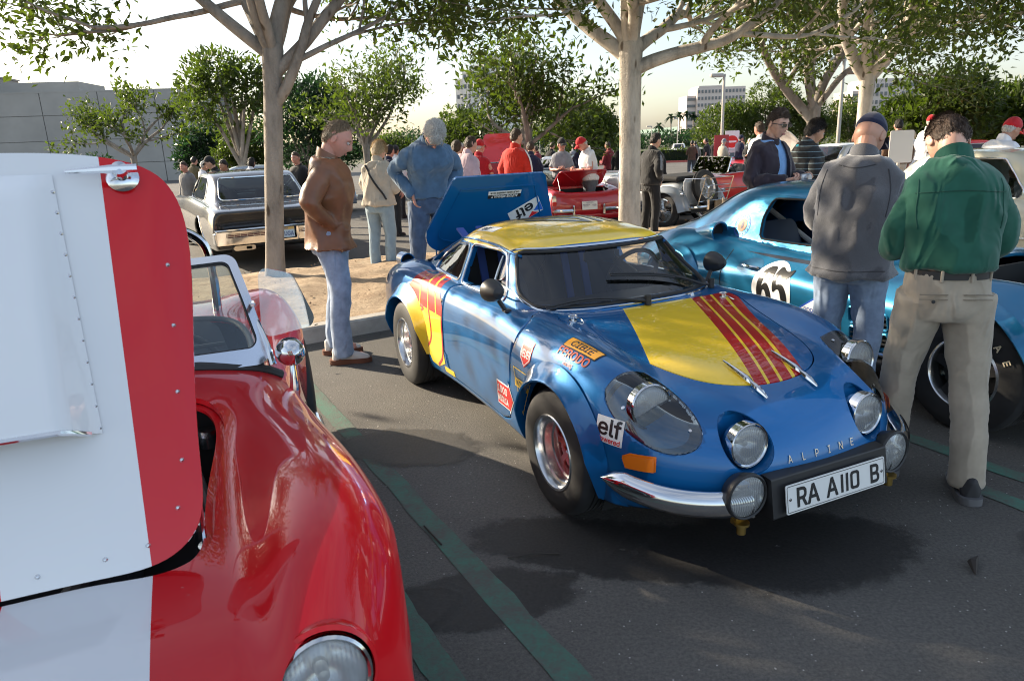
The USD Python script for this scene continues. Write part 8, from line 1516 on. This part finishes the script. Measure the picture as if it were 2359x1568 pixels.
person('young man in sunglasses and a dark jacket holding a camera', (2.47, 6.95, 0), -148, 1.84, 4, 14, -4, ('hold', 'hold'), NAVYJ, DARKP, 0, ('short', 'brown'), hi=2, girth=1.06, hem=.92, loose=.035, opened=[(-.05, .05, 1.5), (-.07, .07, 1.2), (-.10, .10, .85)], inner=LBLUE, extras=both(glasses(True), held_camera))
person('boy in a black striped hoodie turned to the right', (3.33, 8.3, 0), -80, 1.75, 10, 18, 0, ('front', 'front'), STRH, DARKP, 1, ('messy', 'dark'), hi=2, girth=.95, hem=.90, loose=.035, extras=hood(TEALC))
person('woman in a beige jacket with a black shoulder strap seen from behind', (-1.66, 9.55, 0), -18, 1.70, 8, 22, 0, ('front', 'front'), BEIGE, cloth('pale_jeans', (.22, .30, .36), .1), 0, ('bob', 'blond'), hi=2, girth=1.08, hem=.90, loose=.04, extras=strap(1))
person('man in a dark red polo shirt and red cap seen from behind', (-.46, 13.0, float(gz(13))), -20, 1.73, 4, 8, -20, ('front', 'down'), REDPOLO, DARKP, 2, ('short', 'grey'), cap=(REDC, 'x'), hi=1, girth=1.2, loose=.02, short_sleeve=True, hem=.88)
person('man in a red track top with white sleeve stripes', (.17, 12.0, float(gz(12))), -30, 1.86, 2, 4, -25, ('down', 'down'), TRACK, DARKP, 0, ('short', 'brown'), hi=1, girth=1.02, loose=.03, hem=.88, extras=sleeve_stripes(WHT))
person('man in a grey t-shirt and black cap behind the red boot lid', (1.19, 15.6, float(gz(15.6))), 175, 1.74, 4, 8, 30, ('front', 'front'), GREYT, DARKP, 2, ('short', 'grey'), cap=(BLKC, 'x'), hi=1, girth=1.2, loose=.03, short_sleeve=True)
person('man in a white t-shirt and red cap looking down at the red boot', (1.62, 14.2, float(gz(14.2))), 100, 1.76, 10, 30, 0, ('front', 'front'), WHT, cloth('grey_jeans', (.10, .11, .13)), 2, ('short', 'grey'), cap=(REDC, 'x'), hi=1, girth=1.18, loose=.03, short_sleeve=True)
person('man in a black tracksuit half hidden by the pale trunk', (2.36, 12.0, float(gz(12))), -60, 1.72, 6, 10, 0, ('down', 'pocket'), BLKC, BLKC, 0, ('short', 'dark'), hi=1, loose=.03, extras=sleeve_stripes(GREYT))
P1 = [('man in dark clothes right of the pale trunk', 3.22, 16, -30, 1.66, BLKC, JEANSD, 'dark', None, 'down'), ('man in a navy jacket beside the red track top', .52, 15.2, -10, 1.70, NAVYC, DARKP, 'brown', None, 'front'), ('woman in a pink shirt leaning beside the denim shirt', -.55, 9.6, -40, 1.58, PINK, KHAKI, 'brown', None, 'front'), ('man in a brown t-shirt behind the denim shirt', -.74, 11.2, -20, 1.70, DOVE, DARKP, 'brown', None, 'front'), ('grey haired man in a bright red shirt', -1.15, 19, -60, 1.74, REDPOLO, JEANSD, 'grey', None, 'front'),
 ('dark haired man in a navy jacket beside the beige jacket woman', -2.19, 14, -30, 1.72, NAVYC, DARKP, 'dark', None, 'down'), ('grey haired man left of the navy jacket man', -2.72, 16, 170, 1.70, BEIGE, DARKP, 'grey', None, 'down'), ('man in a white top and dark cap behind the denim shirt', -2.66, 18, -20, 1.74, WHT, DARKP, 'dark', BLKC, 'down'),
 ('man in a black coat facing the camera over the black sedan', -3.95, 14.2, 160, 1.66, BLKC, DARKP, 'brown', None, 'down'), ('grey haired man in a black leather coat over the black sedan', -3.72, 14.9, -30, 1.62, BLKC, DARKP, 'grey', None, 'front'), ('man in a white shirt behind the black sedan', -7.0, 17.2, -60, 1.56, WHT, DARKP, 'grey', None, 'down'), ('man in an olive jacket in front of the dark shrub', -8.45, 20.2, -20, 1.68, OLIVE, DARKP, 'dark', None, 'down'), ('man in a black cap and black jacket looking down behind the sedan', -5.55, 14.2, 100, 1.64, BLKC, DARKP, 'dark', BLKC, 'front'), ('woman in a dark headscarf behind the black sedan', -5.78, 15.4, 150, 1.56, BLKC, DARKP, 'dark', 'scarf', 'down'), ('man in a light jacket nearest the striped bonnet edge', -6.95, 16.2, 160, 1.56, DOVE, DARKP, 'brown', None, 'down'), ('man in a blue shirt bending behind the black sedan', -7.9, 22, -40, 1.50, BLUEC, DARKP, 'grey', None, 'front'), ('long dark haired woman in a white top behind the black sedan', -5.95, 17.4, -20, 1.58, WHT, DARKP, 'dark', 'long', 'down'),
 ('man in a black jacket left of the leafy tree trunk', 1.5, 24, -40, 1.72, BLKC, DARKP, 'brown', None, 'down'), ('man in an olive jacket right of the black jacket', 1.95, 25, 10, 1.68, OLIVE, DARKP, 'dark', None, 'down'), ('woman in a red top by the leafy tree trunk', 1.15, 26.5, 60, 1.62, MAROON, DARKP, 'brown', None, 'front'), ('man in a light grey jacket beyond the grey t-shirt man', 2.5, 27, -10, 1.66, GREYT, DARKP, 'brown', None, 'down'), ('man in a dark jacket behind the white t-shirt man', 2.0, 19.5, -10, 1.70, NAVYC, DARKP, 'dark', None, 'down'), ('man in a maroon jacket left of the pale trunk', 3.08, 22, 40, 1.66, MAROON, DARKP, 'brown', None, 'front'), ('man in a black jacket and pale trousers left of the pale trunk', 3.2, 20.4, -20, 1.68, BLKC, BEIGE, 'grey', None, 'down'),
 ('woman in a brown jacket with a shoulder bag on the road', 8.05, 32, -10, 1.62, BROWNC, cloth('grey_jeans', (.10, .11, .13)), 'dark', 'bag', 'front'), ('person just beyond the brown jacket woman', 8.7, 34, 0, 1.58, DOVE, JEANSD, 'dark', None, 'down'), ('man in a black t-shirt beside the red sign', 8.15, 30, 60, 1.68, BLKC, JEANSD, 'dark', None, 'down'), ('man in a grey cap and tan jacket by the red car', 8.2, 28, -60, 1.62, BEIGE, BLUEC, 'grey', GREYT, 'front'), ('man in a dark coat behind the red sign', 9.25, 32.8, -30, 1.66, BLKC, JEANSD, 'dark', None, 'down'), ('man in a navy cap beside the no entry sign', 9.3, 29.5, -70, 1.74, NAVYC, DARKP, 'brown', NAVYC, 'front'), ('grey haired man in black left of the sunglasses man', 8.4, 25.5, 150, 1.60, BLKC, DARKP, 'grey', None, 'front'), ('man in a tan jacket farther back among the signs', 10.6, 33, 120, 1.55, BEIGE, DARKP, 'brown', None, 'front'), ('woman with dark hair just behind the sunglasses man', 4.3, 12.5, 20, 1.68, WHT, DARKP, 'brown', None, 'down'),
 ('man in a red cap beyond the blank white sign', 8.3, 14.6, -60, 1.70, WHT, DARKP, 'grey', REDC, 'front'), ('man in a white t-shirt and red cap bending at the right edge', 5.35, 8.1, -75, 1.70, WHT, DARKP, 'grey', REDC, 'front'), ('man in a brown jacket behind the blank white sign', 7.4, 14.0, -10, 1.66, BROWNC, cloth('stone_trousers', (.38, .36, .33)), 'dark', None, 'down'), ('person in white right of the blank white sign', 9.6, 17.5, 0, 1.62, WHT, DARKP, 'blond', None, 'down'), ('man in a dark cap between the hoodie boy and the navy cap', 7.9, 21.5, -20, 1.62, NAVYC, DARKP, 'dark', NAVYC, 'down'), ('person in a pale shirt by the forked trunk', 8.6, 22.5, 20, 1.60, WHT, JEANSD, 'brown', None, 'down'), ('person in a dark jacket beyond the red raised bonnet', .2, 22, 10, 1.68, NAVYC, DARKP, 'brown', None, 'down')]
for i, (lb, x, y, rz, H, top, bot, hc, sp, am) in enumerate(P1):
    cap = (sp, 'x') if sp is not None and not isinstance(sp, str) else None
    person(lb, (x, y, on_isl(x, y)), rz, H, 18 if 'bending' in lb or 'leaning' in lb else 3, 14 if 'looking down' in lb or 'bending' in lb else 4, 0, (am, am), top, bot, i % 3, ({'scarf': 'thick', 'long': 'long'}.get(sp, 'short') if isinstance(sp, str) else 'short', hc), cap=cap, hi=1 if y < 18 else 0, girth=[1.0, 1.08, .96, 1.15][i % 4], loose=.03, hem=[.86, .9, .88][i % 3], short_sleeve='t-shirt' in lb, extras=bag(1) if sp == 'bag' else None)
